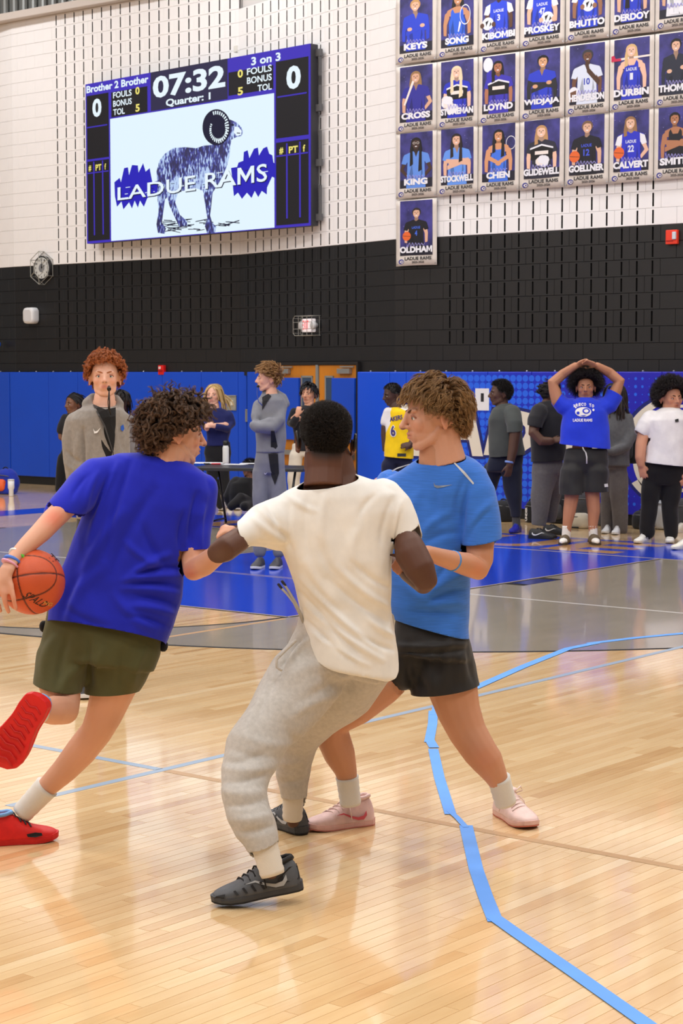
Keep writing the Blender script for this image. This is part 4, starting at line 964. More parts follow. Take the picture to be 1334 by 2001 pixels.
    if s.get('txt'): txt(s['txt'], X(-.035*len(s['txt'])), X(.035*len(s['txt'])), Y(-.62), Y(-.47), cols[8], .0092, .03, 'shirt_number')
    wn = min(.80, .13*len(name)+.06); txt(name, .5-wn/2, .5+wn/2, .195, .295, LETW, .0116, .055, 'name_lettering')
    # script flourish
    mb = MB(); pts = []
    for i in range(28): t = i/27; pts.append(q(.28+t*.44, .315+.028*math.sin(i*1.35+row+col)*(1.5-t), .0114))
    mb.tube(pts, .004, 5); mb.build('script_flourish', SCRIPT, root)
    txt('LADUE RAMS', .22, .88, .082, .134, LETK, .0125, .03, 'team_lettering'); txt('2025-2026', .40, .70, .032, .066, LETK, .0125, .02, 'year_lettering')
    mb = MB(); E_ = lambda a, b, c_, d_: [(a+c_*math.cos(t), b+d_*math.sin(t)) for t in np.linspace(0, 6.28, 15)[:-1]]
    flat(mb, E_(.135, .065, .065, .038), .0118, 0); flat(mb, E_(.145, .06, .045, .024), .0124, 1); flat(mb, E_(.155, .062, .018, .012), .013, 0); flat(mb, [(.08, .05), (.12, .03), (.15, .035), (.11, .055)], .013, 0)
    mb.build('printed_crest', [bcol((54, 56, 140)), VINYL], root)
    for u, v in ((.03, .03), (.97, .03)): p = q(u, v, .010); MB().tube([np.array(p)+(0, .006, 0), np.array(p)-(0, .003, 0)], .008, 8).build('grommet', mat('steel', (190, 192, 196), .3, .5, .8), root)
for b in BAN: banner(*b)
# ---------------------------------------------------------------- people: heads, hair, hands, shoes
FH = N3(np.array([FW[0], FW[1], 0]))          # horizontal view direction
def headM(x, y, d, hpx, yaw, pitch=0, roll=0):
    """matrix of a head whose middle (between chin and crown) is seen at pixel x, y; yaw 0 faces the camera, 90 faces right, 180 away"""
    a = R(yaw); f = -FH*math.cos(a)+RT*math.sin(a); z = np.array([0, 0, 1.0])
    pz = R(pitch); f2 = f*math.cos(pz)-z*math.sin(pz); z2 = z*math.cos(pz)+f*math.sin(pz)
    X = np.cross(-f2, z2); rr = R(roll)
    X2 = X*math.cos(rr)+z2*math.sin(rr); z3 = z2*math.cos(rr)-X*math.sin(rr)
    s = hpx*d/F; c = P(x, y, d)
    M = np.eye(4); M[:3, 0] = X2*s; M[:3, 1] = -f2*s; M[:3, 2] = z3*s; M[:3, 3] = c - z3*s*.5
    return M, s
def tf(M, V): return np.asarray(V, float) @ M[:3, :3].T + M[:3, 3]
CRN = (np.array([0, .06, .595]), np.array([.345, .42, .405]))
def head_shells(fat=0.0, neck=.20, nose=1.0, ear=1.0):
    m = MB(); e = m.ell
    e((0, .07, .60), (.335, .405, .40), n=22); e((0, -.09, .46), (.285+fat*.04, .27, .38), n=20)
    e((0, -.10, .26), (.232+fat*.07, .225, .21), n=16); e((0, -.235, .085), (.095+fat*.03, .085, .08), n=12)
    for s in (-1, 1):
        e((s*.115, -.280, .580), (.12, .062, .040), n=10); e((s*.15, -.225, .39), (.115+fat*.05, .095, .125), n=12)
        e((s*.18+s*fat*.03, -.02, .22), (.070+fat*.06, .16, .13), n=10)
        e((s*.048, -.375, .352), (.042, .045, .032), n=8)
        m.tube([(s*.218, .03, .30), (s*.182+s*fat*.03, -.08, .17), (s*.075, -.215, .085)], [.06, .078+fat*.04, .075+fat*.03], 10, round_ends=True)
        # ear: rim, lobe, plate
        em = Matrix.Rotation(s*.30, 3, 'Z')
        c = np.array([s*(.335+.12*(ear-1)), .115, .435]); th = np.linspace(-.9, 3.9, 12)
        m.tube([c+ear*np.array([s*(.035+.012*math.sin(t)), .085*math.cos(t+.35)*.9, .125*math.sin(t+.2)]) for t in th], .024, 7)
        e(c+(s*.012, 0, -.01), (.028, .075, .115), n=10); e(c+(s*.018, -.025, -.115), (.026, .038, .045), n=8)
        e(c+(s*.020, -.055, -.01), (.02, .024, .035), n=6)
    m.tube([(0, -.345, .56), (0, -.385, .47), (0, -.425, .40), (0, -.440, .368)], [.038, .042, .050*nose, .056*nose], 10, round_ends=True)
    e((0, -.270, .235), (.135+fat*.02, .095, .115), n=12)
    e((0, -.352, .262), (.088, .038, .024), n=10); e((0, -.345, .207), (.080, .042, .027), n=10)
    e((0, -.33, .30), (.07, .03, .035), n=8)
    m.tube([(0, .10, .30), (0, .13, .05), (0, .17, -.20)], [neck+.01, neck+fat*.05, neck+.02+fat*.06], 16)
    return m
HEADC = {}
def head_arrays(vox, fat, neck, nose, ear):
    k = (vox, fat, neck, nose, ear)
    if k not in HEADC: HEADC[k] = fuse(head_shells(fat, neck, nose, ear), vox, 7 if vox < .02 else 4, .5)
    return HEADC[k]
def hairline(V):
    z = np.interp(V[:, 1], [-.45, -.30, -.17, -.10, .02, .10, .22, .34, .50], [.84, .83, .74, .58, .52, .53, .34, .22, .16])
    return V[:, 2]-z
def sstep(x, a, b): t = np.clip((x-a)/(b-a), 0, 1); return t*t*(3-2*t)
class Person:
    def __init__(s, x, y, label, group=None, depth_=None):
        g = G(x, y) if depth_ is None else np.array([*P(x, y, depth_)[:2], 0])
        s.root = thing('person', g, label, 'person', group); s.root.empty_display_size = .3
        s.V = []; s.Q = []; s.C = []; s.n = 0; s.heads = set()
    def addskin(s, V, Q, C): s.V.append(V); s.Q.append(Q+s.n); s.C.append(C); s.n += len(V)
    def skin(s, mb, vox, col, it=6, blush=()):
        V, Q = fuse(mb, vox, it); c = np.tile(np.array(lin(col))[:3], (len(V), 1))
        c *= (1+vnoise(V, 30, .04, 3))[:, None]
        for p, r_, cc, k in blush:
            w = np.exp(-((V-np.asarray(p))**2).sum(1)/r_**2)*k; c = c*(1-w[:, None])+np.array(lin(cc))[:3]*w[:, None]
        s.addskin(V, Q, c)
    def head(s, x, y, d, hpx, yaw, pitch=0, roll=0, col=(222, 170, 140), haircol=(60, 40, 30), lip=None, vox=.013, fat=0.0, neck=.20, nose=1.0, iris=(70, 90, 100), brow=None, bald=.0, whites=(222, 216, 210), stubble=0.0, fade=.035, ear=1.0):
        M, sz = headM(x, y, d, hpx, yaw, pitch, roll); s.HM = M; s.hs = sz
        V, Q = head_arrays(vox, fat, neck, nose, ear)
        base = np.array(lin(col))[:3]; c = np.tile(base, (len(V), 1)); hc = np.array(lin(haircol))[:3]
        lipc = np.array(lin(lip if lip else tuple(int(k*q) for k, q in zip(col, (.80, .58, .56)))))[:3]
        def mixin(w, cc): 
            nonlocal c; w = np.clip(w, 0, 1)[:, None]; c = c*(1-w)+cc*w
        X, Y, Z = V.T
        blush = base*np.array([1.0, .70, .66])
        for sd in (-1, 1): mixin(.42*np.exp(-(((X-sd*.18)/.09)**2+((Y+.27)/.12)**2+((Z-.36)/.08)**2)), blush)
        mixin(.40*np.exp(-((X/.07)**2+((Y+.43)/.06)**2+((Z-.37)/.05)**2)), blush)
        mixin(.35*sstep(np.abs(X), .345, .375)*(np.abs(Z-.43) < .2), blush)
        if stubble: mixin(stubble*sstep(-Z, -.30, -.18)*(Y < -.02), hc)
        mixin(.85*np.exp(-((X/.085)**4+((Z-.235)/.043)**4))*(Y < -.30), lipc)
        mixin(.85*np.exp(-((X/.078)**4+((Z-.2345)/.008)**2))*(Y < -.30), base*.22)
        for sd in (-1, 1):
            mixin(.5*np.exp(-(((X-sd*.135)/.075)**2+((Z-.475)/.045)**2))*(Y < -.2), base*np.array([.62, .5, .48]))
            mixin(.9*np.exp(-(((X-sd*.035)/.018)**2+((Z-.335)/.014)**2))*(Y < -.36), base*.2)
        hl = hairline(V)
        mixin(sstep(hl, .015-fade, fade)*(1-bald), hc)
        s.heads.add(len(s.V)); s.addskin(tf(M, V), Q, c)
        # eyes: ball, iris, pupil, lids; brows
        for sd in (-1, 1):
            ec = np.array([sd*.135, -.268, .478]); mb = MB(); mb.ell(ec, (.062, .062, .050), n=14)
            look = N3((0.0, -1, -.02)); pc = ec+look*.0525
            mb.ell(pc, (.026, .012, .026), n=10, mi=1); mb.ell(pc+look*.007, (.013, .007, .013), n=8, mi=2)
            mb.v = [tf(M, v) for v in mb.v]
            mb.build('eye', [mat('eye white %d' % whites[0], whites, .25, .5), mat('iris %d %d %d' % iris, iris, .2, .5), mat('pupil', (14, 12, 12), .15, .5)], s.root, True)
            mb = MB(); th = np.linspace(-.12, math.pi+.12, 9)
            mb.tube([ec+np.array([.066*math.cos(t), -.026-.034*math.sin(t), .030*math.sin(t)+.006]) for t in th], .0125, 6, round_ends=True)
            mb.v = [tf(M, v) for v in mb.v]; mb.build('eyelid', mat('lid %d %d %d' % col, tuple(int(k*q) for k, q in zip(col, (.78, .66, .62))), .5), s.root, True)
            mb = MB(); bpts = [np.array([sd*(.055+.155*t), -.352+.075*t*t+.012*t, .560+.028*math.sin(2.4*t)]) for t in np.linspace(0, 1, 7)]
            mb.tube(bpts, [.012, .017, .019, .018, .015, .011, .006], 7, round_ends=True, flat=.8); mb.v = [tf(M, v) for v in mb.v]
            bc = brow or tuple(int(k*.8) for k in haircol); mb.build('eyebrow', mat('brow %d %d %d' % bc, bc, .7, .2), s.root, True)
        return M
    def hair(s, n, L, vol=(.02, .10), mixn=.5, grav=.25, curl=(0, 0), clump=0.0, nguide=120, col=(60, 40, 30), tip=None, K=9, rad=.0022, flow=None, mask=None, seed=1, side=1.0, spread=.25, step_keep=.8, short_nape=1.0, name='hair'):
        """hair strands grown from the scalp in head units"""
        g = np.random.default_rng(seed); c0, r0 = CRN
        dirs = g.normal(size=(n*4, 3)); dirs /= np.linalg.norm(dirs, axis=1)[:, None]; pts = c0+dirs*r0
        hl = hairline(pts); ok = hl > g.uniform(-.02, .03, len(hl))
        if mask is not None: ok &= mask(pts)
        pts = pts[ok][:n]; n = len(pts)
        def grow(p0, gg, lift):
            nn = (p0-c0)/r0**2; nn /= np.linalg.norm(nn, axis=1)[:, None]
            fl = flow(p0) if flow else np.stack([p0[:, 0]*.6, p0[:, 1]-.10, -np.ones(len(p0))*.2+0*p0[:, 2]], 1)
            fl = fl-nn*(fl*nn).sum(1)[:, None]; fl /= np.maximum(np.linalg.norm(fl, axis=1), 1e-6)[:, None]
            d = nn*mixn+fl*(1-mixn)+gg.normal(size=p0.shape)*spread; d /= np.linalg.norm(d, axis=1)[:, None]
            ln = L*gg.uniform(.75, 1.2, len(p0)); 
            if short_nape < 1: ln *= np.interp(p0[:, 2], [.25, .6], [short_nape, 1.0])
            if side < 1: ln *= np.where((np.abs(p0[:, 0]) > .20) & (p0[:, 1] < .30), np.interp(p0[:, 2], [.60, .82], [side, 1.0]), 1.0)
            st = ln/(K-1); out = [p0]; p = p0.copy()
            for k in range(1, K):
                d = d+np.array([0, 0, -grav])+ (fl*.12 if flow else 0); d /= np.linalg.norm(d, axis=1)[:, None]
                p = p+d*st[:, None]
                q = (p-c0)/(r0+lift[:, None]*min(1, k/2.5)); rr = np.linalg.norm(q, axis=1); ins = (rr < 1) & (p[:, 2] > .25)
                pp = c0+(p-c0)/rr[:, None]; p = np.where(ins[:, None], pp, p); out.append(p.copy())
            return np.stack(out, 1)
        if clump > 0:
            gi = g.choice(n, min(nguide, n), replace=False); gp0 = pts[gi]
            GL = grow(gp0, g, g.uniform(vol[0], vol[1], len(gi)))
            if curl[0]:
                ph = g.uniform(0, 6.28, len(gi))[:, None]; t = np.linspace(0, 1, K)[None]; hand = g.choice([-1, 1], len(gi))[:, None]
                fr = curl[1]*g.uniform(.7, 1.3, len(gi))[:, None]
                amp = curl[0]*np.minimum(1, t*2.5)
                e1 = g.normal(size=(len(gi), 1, 3)); e1 /= np.linalg.norm(e1, axis=2)[..., None]; tt = GL[:, -1:, :]-GL[:, :1, :]; tt /= np.linalg.norm(tt, axis=2)[..., None]
                e1 = e1-tt*(e1*tt).sum(2)[..., None]; e1 /= np.linalg.norm(e1, axis=2)[..., None]; e2 = np.cross(tt, e1)
                GL = GL+(amp*np.cos(ph+hand*fr*6.28*t))[..., None]*e1+(amp*np.sin(ph+hand*fr*6.28*t))[..., None]*e2
            D2 = ((pts[:, None, :]-gp0[None])**2).sum(2); near = D2.argmin(1)
            off = pts-gp0[near]; t = np.linspace(0, 1, K)
            keep = (1-clump*np.minimum(1, t*1.6))
            S = GL[near]+off[:, None, :]*keep[None, :, None]+g.normal(size=(n, 1, 3))*.008*t[None, :, None]
            cutl = g.uniform(.75, 1.0, n)
        else:
            S = grow(pts, g, g.uniform(vol[0], vol[1], n))
            if curl[0]:
                ph = g.uniform(0, 6.28, (n, 1)); t = np.linspace(0, 1, K)[None]; fr = curl[1]*g.uniform(.7, 1.3, (n, 1))
                e1 = g.normal(size=(n, 1, 3)); e1 /= np.linalg.norm(e1, axis=2)[..., None]; e2 = np.roll(e1, 1, axis=2)
                amp = curl[0]*np.minimum(1, t*2.5); S = S+(amp*np.cos(ph+fr*6.28*t))[..., None]*e1+(amp*np.sin(ph+fr*6.28*t))[..., None]*e2
        W = tf(s.HM, S.reshape(-1, 3))
        hc = bpy.data.hair_curves.new(name); hc.add_curves([K]*n)
        hc.attributes['position'].data.foreach_set('vector', np.asarray(W, np.float32).ravel())
        ra = hc.attributes.get('radius') or hc.attributes.new('radius', 'FLOAT', 'POINT')
        ra.data.foreach_set('value', np.tile(np.linspace(1, .35, K)*rad*s.hs, n).astype(np.float32))
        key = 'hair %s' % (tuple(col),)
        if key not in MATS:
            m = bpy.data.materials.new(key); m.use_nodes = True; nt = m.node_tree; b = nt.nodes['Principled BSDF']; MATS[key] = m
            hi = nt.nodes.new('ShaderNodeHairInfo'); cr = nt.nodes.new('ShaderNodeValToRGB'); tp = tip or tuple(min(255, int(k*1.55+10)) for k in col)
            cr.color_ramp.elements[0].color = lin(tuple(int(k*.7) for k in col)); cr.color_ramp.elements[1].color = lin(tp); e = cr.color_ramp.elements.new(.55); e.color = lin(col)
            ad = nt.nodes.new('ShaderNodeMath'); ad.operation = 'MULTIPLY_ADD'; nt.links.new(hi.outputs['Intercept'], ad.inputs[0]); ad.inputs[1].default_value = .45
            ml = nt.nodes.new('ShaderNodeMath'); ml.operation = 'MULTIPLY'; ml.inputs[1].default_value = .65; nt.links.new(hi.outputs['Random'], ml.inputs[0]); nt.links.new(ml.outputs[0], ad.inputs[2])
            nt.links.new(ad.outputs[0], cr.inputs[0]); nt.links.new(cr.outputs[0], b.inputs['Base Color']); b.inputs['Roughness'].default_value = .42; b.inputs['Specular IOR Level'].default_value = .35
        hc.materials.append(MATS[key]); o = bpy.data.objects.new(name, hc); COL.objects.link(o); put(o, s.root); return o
    def finish(s, rough=.5, push=.022):
        # tuck the body under its own clothes
        for CV, CQ, cuts in CLOSED.get(s.root.name, []):
            bv = BVHTree.FromPolygons(CV.tolist(), CQ.tolist()); lo, hi = CV.min(0)-.03, CV.max(0)+.03
            for k in range(len(s.V)):
                if k in s.heads: continue
                V = s.V[k]
                ok = ((V > lo) & (V < hi)).all(1)
                for (a_, b_, c_), aw, rad in cuts:
                    n_ = N3(np.cross(b_-a_, c_-a_)); m_ = (a_+b_+c_)/3; n_ = n_ if (aw-m_) @ n_ > 0 else -n_
                    ax = (V-m_) @ n_; ra = np.linalg.norm((V-m_)-ax[:, None]*n_, axis=1); ok &= ~((ax > -.012) & (ax < .34) & (ra < rad*1.35))
                for i in np.nonzero(ok)[0]:
                    v = Vector(V[i]); loc, n, ix, dist = bv.find_nearest(v, push)
                    if loc is not None and (v-loc).dot(n) > -.007: V[i] = loc-n*.009
        V = np.vstack(s.V); Q = np.vstack(s.Q); C = np.vstack(s.C); me = from_arrays('body', V, Q)
        at = me.attributes.new('Col', 'FLOAT_COLOR', 'POINT'); at.data.foreach_set('color', np.hstack([np.clip(C, 0, 1), np.ones((len(C), 1))]).astype(np.float32).ravel())
        o = link('body', me, mat('skin', (200, 150, 120), rough, .35, attr='Col', sss=.12), s.root, True); return o
    def cloth(s, name, mb, vox, m, **k): return cloth(name, s.root, mb, vox, m, **k)
    def patch(s, name, m, pts, d_guess, on, off=.004):
        """small flat print wrapped on a mesh child: pixel outline projected along the view onto the front of 'on'"""
        return decal(name, s.root, m, [pts], on, off)
BV = {}
def decal(name, parent, m, polys, on, off=.003, sub=0):
    """project pixel outlines onto the nearest camera-facing surface of object 'on'"""
    me = on.data; n = len(me.vertices); V = np.empty(n*3, np.float32); me.vertices.foreach_get('co', V); V = V.reshape(-1, 3).astype(float)
    if on.parent is not None: V = V
    px, py = topx(V); dd = (V-CAM) @ FW
    mb = MB()
    for pl in polys:
        bm = bmesh.new(); f = bm.faces.new([bm.verts.new((x, -y, 0)) for x, y in pl]); bm.normal_update(); bmesh.ops.triangulate(bm, faces=[f])
        if sub: bmesh.ops.subdivide_edges(bm, edges=bm.edges[:], cuts=sub, use_grid_fill=True); bmesh.ops.triangulate(bm, faces=bm.faces[:])
        bm.verts.index_update(); out = []
        for v in bm.verts:
            x, y = v.co.x, -v.co.y; r2 = (px-x)**2+(py-y)**2; k = np.argpartition(r2, 40)[:40]; k = k[r2[k] < max(30, r2[k].min()*4)]
            d0 = dd[k].min(); kk = k[dd[k] < d0+.03]; w = 1/(r2[kk]+.5); d = (dd[kk]*w).sum()/w.sum()
            out.append(P(x, y, d-off))
        mb.add(out, [tuple(v.index for v in f.verts) for f in bm.faces]); bm.free()
    return mb.build(name, m, parent)
def textpolys(s, x0, y0, x1, y1, h, bold=.02, sh=0.0):
    """pixel polygons of lettering along the baseline (x0, y0)-(x1, y1), h pixels tall"""
    T, Fs = text_mesh(s, bold); u = np.array([x1-x0, y1-y0], float); n = np.array([u[1], -u[0]])/np.linalg.norm(u)
    W = np.array([x0, y0])+(T[:, :1]+sh*T[:, 1:2])*u+T[:, 1:2]*h*n
    return [[tuple(W[i]) for i in f] for f in Fs]
def hand(mb, W, fwd, back, size=.19, curl=.35, thumb=1, spread=.12, thumb_out=.6):
    """palm, four fingers of different lengths and a thumb: wrist W, fwd along the fingers, back = back of the hand"""
    W = np.asarray(W, float); f = N3(fwd); b = N3(np.asarray(back)-f*(np.asarray(back) @ f)); sd = np.cross(f, b)*thumb
    k = size/.19
    for off, w in ((-.030, .014), (-.010, .016), (.010, .016), (.028, .0145)):
        mb.tube([W+f*.008*k, W+f*.045*k+sd*off*k, W+f*.092*k+sd*off*k*1.05], np.array([.015, w, w*.82])*k, 8, round_ends=True)
    for i, (off, L) in enumerate(((.030, .070), (.010, .080), (-.010, .074), (-.029, .058))):
        p = W+f*.092*k+sd*off*k*1.1; d = N3(f+sd*off*spread*30); pts = [p]; a = 0
        for j, fr in enumerate((.45, .30, .25)):
            a += curl*(1.0 if j else .8); dd = d*math.cos(a)-b*math.sin(a); p = p+dd*L*k*fr; pts.append(p)
        mb.tube(pts, np.array([.0092, .0088, .0080, .0068])*k, 8, round_ends=True)
    t0 = W+f*.025*k+sd*.024*k; d1 = N3(f*(1-thumb_out*.5)+sd*thumb_out-b*.25); t1 = t0+d1*.042*k; d2 = N3(d1+f*.6); t2 = t1+d2*.032*k; t3 = t2+N3(d2+f*.3-b*.2)*.026*k
    mb.tube([t0, t1, t2, t3], np.array([.0145, .012, .0105, .0085])*k, 8, round_ends=True)
SHOE = {}
def shoe(parent, heel, toe, up=(0, 0, 1), size=None, upper=(200, 30, 25), sole=(200, 30, 25), outsole=None, lace=(230, 230, 230), logo=None, wide=1.0, high=.0, accents=(), laces=5, name='shoe', bow=False, logoside=(1,), collar=None, vox=.006, detail=True):
    """a sneaker between the heel and toe points at the sole; parts: upper, midsole, outsole, laces, logo"""
    heel = np.asarray(heel, float); toe = np.asarray(toe, float); x = N3(toe-heel); Lr = np.linalg.norm(toe-heel); S = (size or Lr)/.30
    z = np.asarray(up, float); z = N3(z-x*(z @ x)); y = np.cross(z, x)
    M = np.eye(4); M[:3, 0] = x*S; M[:3, 1] = y*S*wide; M[:3, 2] = z*S; M[:3, 3] = heel
    def T(V): return tf(M, V)
    root = bpy.data.objects.new(name, None); root.empty_display_size = .05; COL.objects.link(root); root.location = tuple(heel); put(root, parent)
    root.matrix_parent_inverse = Matrix.Identity(4); root.location = tuple(heel-np.array(parent.location))
    def child(o): o.parent = root; o.matrix_parent_inverse = Matrix.Translation(Vector(heel)).inverted(); return o
    prof = [(-.004, .018, .060), (.004, .030, .090+high*.5), (.020, .0365, .104+high), (.05, .038, .096+high), (.085, .038, .098+high), (.112, .038, .110+high*.7), (.138, .041, .098), (.17, .045, .080), (.205, .0485, .064), (.24, .0475, .056), (.268, .041, .049), (.288, .029, .042), (.297, .014, .034)]
    rs = []
    for px_, w, h in prof:
        w *= 1.09; h += .004
        t = np.linspace(0, 2*math.pi, 24, endpoint=False); cy = np.sign(np.cos(t))*np.abs(np.cos(t))**.8*w; cz = np.sin(t)
        zz = np.where(cz > 0, .028+(h-.028)*np.abs(cz)**.75, .028+.012*cz); taper = 1-.42*np.clip((zz-.05)/.08, 0, 1)
        rs.append(np.stack([np.full(24, px_)+np.clip(zz-.06, 0, 1)*.05*(px_ < .05), cy*taper, zz], 1))
    mb = MB(); mb.rings(rs); mb.v = [T(v) for v in mb.v]
    me = mb.mesh('upper'); o = child(link('upper', me, mat('shoe %d %d %d' % upper, upper, .5, .35, bump=.15, bscale=350, var=.10, vscale=25), None, True)); ss = o.modifiers.new('s', 'SUBSURF'); ss.levels = 1; ss.render_levels = 1
    if collar:
        mb = MB(); mb.tube(T([(.066+.052*math.cos(t), .0265*math.sin(t), .003+float(np.interp(.066+.052*math.cos(t), [q_[0] for q_ in prof], [q_[2] for q_ in prof]))) for t in np.linspace(0, 6.28, 17)[:-1]]), .008*S, 7, close=True); child(mb.build('collar', mat('shoe %d %d %d' % collar, collar, .6), None, True))
    def outline(k, dz=0):
        a = [(-.010, 0), (-.006, .022), (.010, .035), (.05, .0395), (.10, .0385), (.15, .044), (.20, .0525), (.24, .052), (.272, .044), (.294, .027), (.303, .006)]
        return np.array(a+[(q[0], -q[1]) for q in a[::-1][:-1]])*np.array([1, k])
    def slab(nm, z0, z1, m, k0=1.0, k1=1.0):
        oc = outline(1.0); rock = lambda X: .018*np.clip((X-.20)/.10, 0, 1)**2
        zz0 = z0+rock(oc[:, 0])*.8; zz1 = z1*(1-.28*np.clip((oc[:, 0]-.10)/.2, 0, 1))+rock(oc[:, 0])*.8
        a = np.column_stack([oc*np.array([1, k0]), zz0]); mid = np.column_stack([oc*np.array([1.0, (k0+k1)/2*1.03]), (zz0+zz1)/2]); b_ = np.column_stack([oc*np.array([1, k1]), zz1])
        mb = MB(); mb.rings([T(a), T(mid), T(b_)]); return child(mb.build(nm, m, None, False, bevel=.0025*S))
    slab('midsole', .006, .034, mat('sole %d %d %d' % sole, sole, .5, .4, var=.06, vscale=30), .97, .98)
    oc = outsole or sole; slab('outsole', .0, .0085, mat('sole %d %d %d' % oc, oc, .6), .93, .96)
    if detail:
        lm = mat('lace %d %d %d' % lace, lace, .7)
        for k in range(laces):
            xx = .118+k*.019; h = np.interp(xx, [p_[0] for p_ in prof], [p_[2] for p_ in prof])+.003; w = .017+.003*k
            mb = MB(); mb.tube(T([(xx+.012, -w*1.3, h-.012), (xx+.006, -w*.6, h+.0015), (xx, 0, h+.003), (xx-.006, w*.6, h+.0015), (xx-.010, w*1.3, h-.012)]), .0032*S, 6); child(mb.build('lace', lm, None, True))
        if bow:
            for s_ in (-1, 1):
                mb = MB(); mb.tube(T([(.112, 0, .106), (.10+.02*s_, .02*s_, .128), (.085+.03*s_, .035*s_, .138), (.09+.02*s_, .045*s_, .118), (.108, .01*s_, .106)]), .0026*S, 6); child(mb.build('lace', lm, None, True))
                mb = MB(); mb.tube(T([(.112, 0, .106), (.118, .03*s_, .098), (.12, .048*s_, .075), (.118, .054*s_, .04)]), .0026*S, 6); child(mb.build('lace', lm, None, True))
        mb = MB(); mb.box((.113, 0, .112+high*.5), (.05, .035, .010), M=Matrix.Rotation(.5, 4, 'Y')); mb.v = [T(v-np.array([-.0, 0, -.035])*0+np.array([-.045, 0, .052])) for v in mb.v]; child(mb.build('tongue', mat('shoe %d %d %d' % upper, upper, .5), None, bevel=.003*S))
    def side(pts, s_):
        out = []
        for px_, pz in pts:
            w = 1.09*np.interp(px_, [p_[0] for p_ in prof], [p_[1] for p_ in prof]); h = .004+np.interp(px_, [p_[0] for p_ in prof], [p_[2] for p_ in prof])
            k = np.clip((pz-.028)/(h-.028), 0, .98); t = math.asin(k**(1/.75)); yy = math.cos(t)**.8*w*(1-.42*np.clip((pz-.05)/.08, 0, 1)); out.append((px_, s_*(yy+.0055), pz))
        return out
    if logo is not None:
        sw_t = [(.045, .070), (.060, .052), (.085, .047), (.115, .055), (.150, .070), (.185, .086)]; sw_b = [(.150, .064), (.115, .046), (.085, .035), (.058, .036), (.044, .052)]
        sw = [(x_-.0, z_) for x_, z_ in sw_t+sw_b]; sw = [(x_, min(z_, np.interp(x_, [p_[0] for p_ in prof], [p_[2] for p_ in prof])*.86)) for x_, z_ in sw]
        for s_ in logoside:
            pts = side(sw, s_); mb = MB(); nT = 6
            top = pts[:nT]; bot = pts[nT-1:]+[pts[0]]
            tl = [np.array(q) for q in top]; bl_ = [np.array(q) for q in bot[::-1]]
            mb.add(T(np.vstack([tl, bl_])), [(i, i+1, 6+i+1, 6+i) for i in range(5) if i+7 < 12]); child(mb.build('logo', mat('logo %d %d %d' % logo, logo, .4), None))
    for pts, c_, s_ in accents:
        mb = MB(); q = T(side(pts, s_)); mb.add(q, [tuple(range(len(q)))]); child(mb.build('overlay', mat('shoe %d %d %d' % c_, c_, .45), None))
    return root
def sock(parent, a, b, ra, rb, col=(226, 222, 214), name='sock', ribs=True):
    a = np.asarray(a, float); b = np.asarray(b, float); n = 10; pts = [a+(b-a)*t for t in np.linspace(0, 1, n)]
    rad = [ra+(rb-ra)*t+(.0012*math.sin(t*30) if ribs else 0) for t in np.linspace(0, 1, n)]; rad[0] *= 1.04
    mb = MB(); mb.tube(pts, rad, 18); return mb.build(name, mat('sock %d %d %d' % col, col, .85, .2, bump=.3, bscale=300, sheen=.2), parent, True)
def band(parent, a, b, r_, w, col, name='wristband', flat=None):
    a = np.asarray(a, float); b = np.asarray(b, float); t = N3(b-a); m = MB()
    q = MB(); q.tube([a-t*w/2, a-t*w*.3, a+t*w*.3, a+t*w/2], [r_*.97, r_, r_, r_*.97], 20); return q.build(name, mat('band %d %d %d' % col, col, .5), parent, True)
# ---------------------------------------------------------------- the three players in front
def fabric(name, col, **k):
    a = dict(rough=.8, spec=.2, bump=.12, bscale=420, var=.05, vscale=14, sheen=.15); a.update(k)
    return mat('cloth '+name, col, **a)
# ===== player in royal blue, running right with the ball
A = Person(60, 1645, 'person in royal blue t-shirt, olive shorts and red shoes dribbling, seen from behind')
SKA = (216, 162, 134)
mb = MB()
mb.limb([(230, 935, 7.2, 30), (190, 945, 7.17, 28), (150, 972, 7.1, 26), (128, 991, 7.05, 24.5), (105, 1013, 7.01, 24.5), (80, 1040, 6.96, 23), (52, 1066, 6.91, 19.5), (32, 1086, 6.87, 16), (24, 1096, 6.85, 15)], flat=.9)
mb.limb([(26, 1094, 6.85, 15), (14, 1112, 6.83, 19), (7, 1132, 6.82, 18)], flat=.55)
for pts in ([(16, 1128, 6.815, 7.5), (22, 1146, 6.80, 6.5), (26, 1168, 6.79, 5.6), (31, 1190, 6.80, 4.8)], [(6, 1136, 6.815, 7.5), (8, 1158, 6.80, 6.8), (10, 1178, 6.80, 5.8), (17, 1196, 6.82, 5)], [(-3, 1136, 6.82, 7), (-5, 1158, 6.81, 6.5), (-5, 1178, 6.82, 5.6), (1, 1194, 6.84, 5)], [(-10, 1130, 6.83, 6.5), (-16, 1150, 6.83, 5.8), (-17, 1170, 6.84, 5)], [(24, 1106, 6.86, 8), (33, 1118, 6.87, 7), (40, 1124, 6.90, 6), (44, 1134, 6.93, 5)]):
    mb.limb(pts, 8)
mb.limb([(398, 985, 7.22, 27), (388, 1040, 7.2, 25), (378, 1095, 7.18, 25), (378, 1114, 7.15, 22), (398, 1104, 7.08, 23), (428, 1080, 7.0, 20), (448, 1056, 6.95, 15)])
mb.limb([(446, 1058, 6.95, 14), (444, 1044, 6.93, 15), (440, 1036, 6.93, 13)])
for k, (x, y) in enumerate(((430, 1040), (437, 1034), (445, 1031), (453, 1031))): mb.limb([(x+8, y+6, 6.93, 6), (x, y, 6.90, 6), (x-4, y+10, 6.88, 5.5)], 8)
mb.limb([(452, 1050, 6.92, 7), (462, 1046, 6.90, 6), (464, 1054, 6.88, 5)], 8)
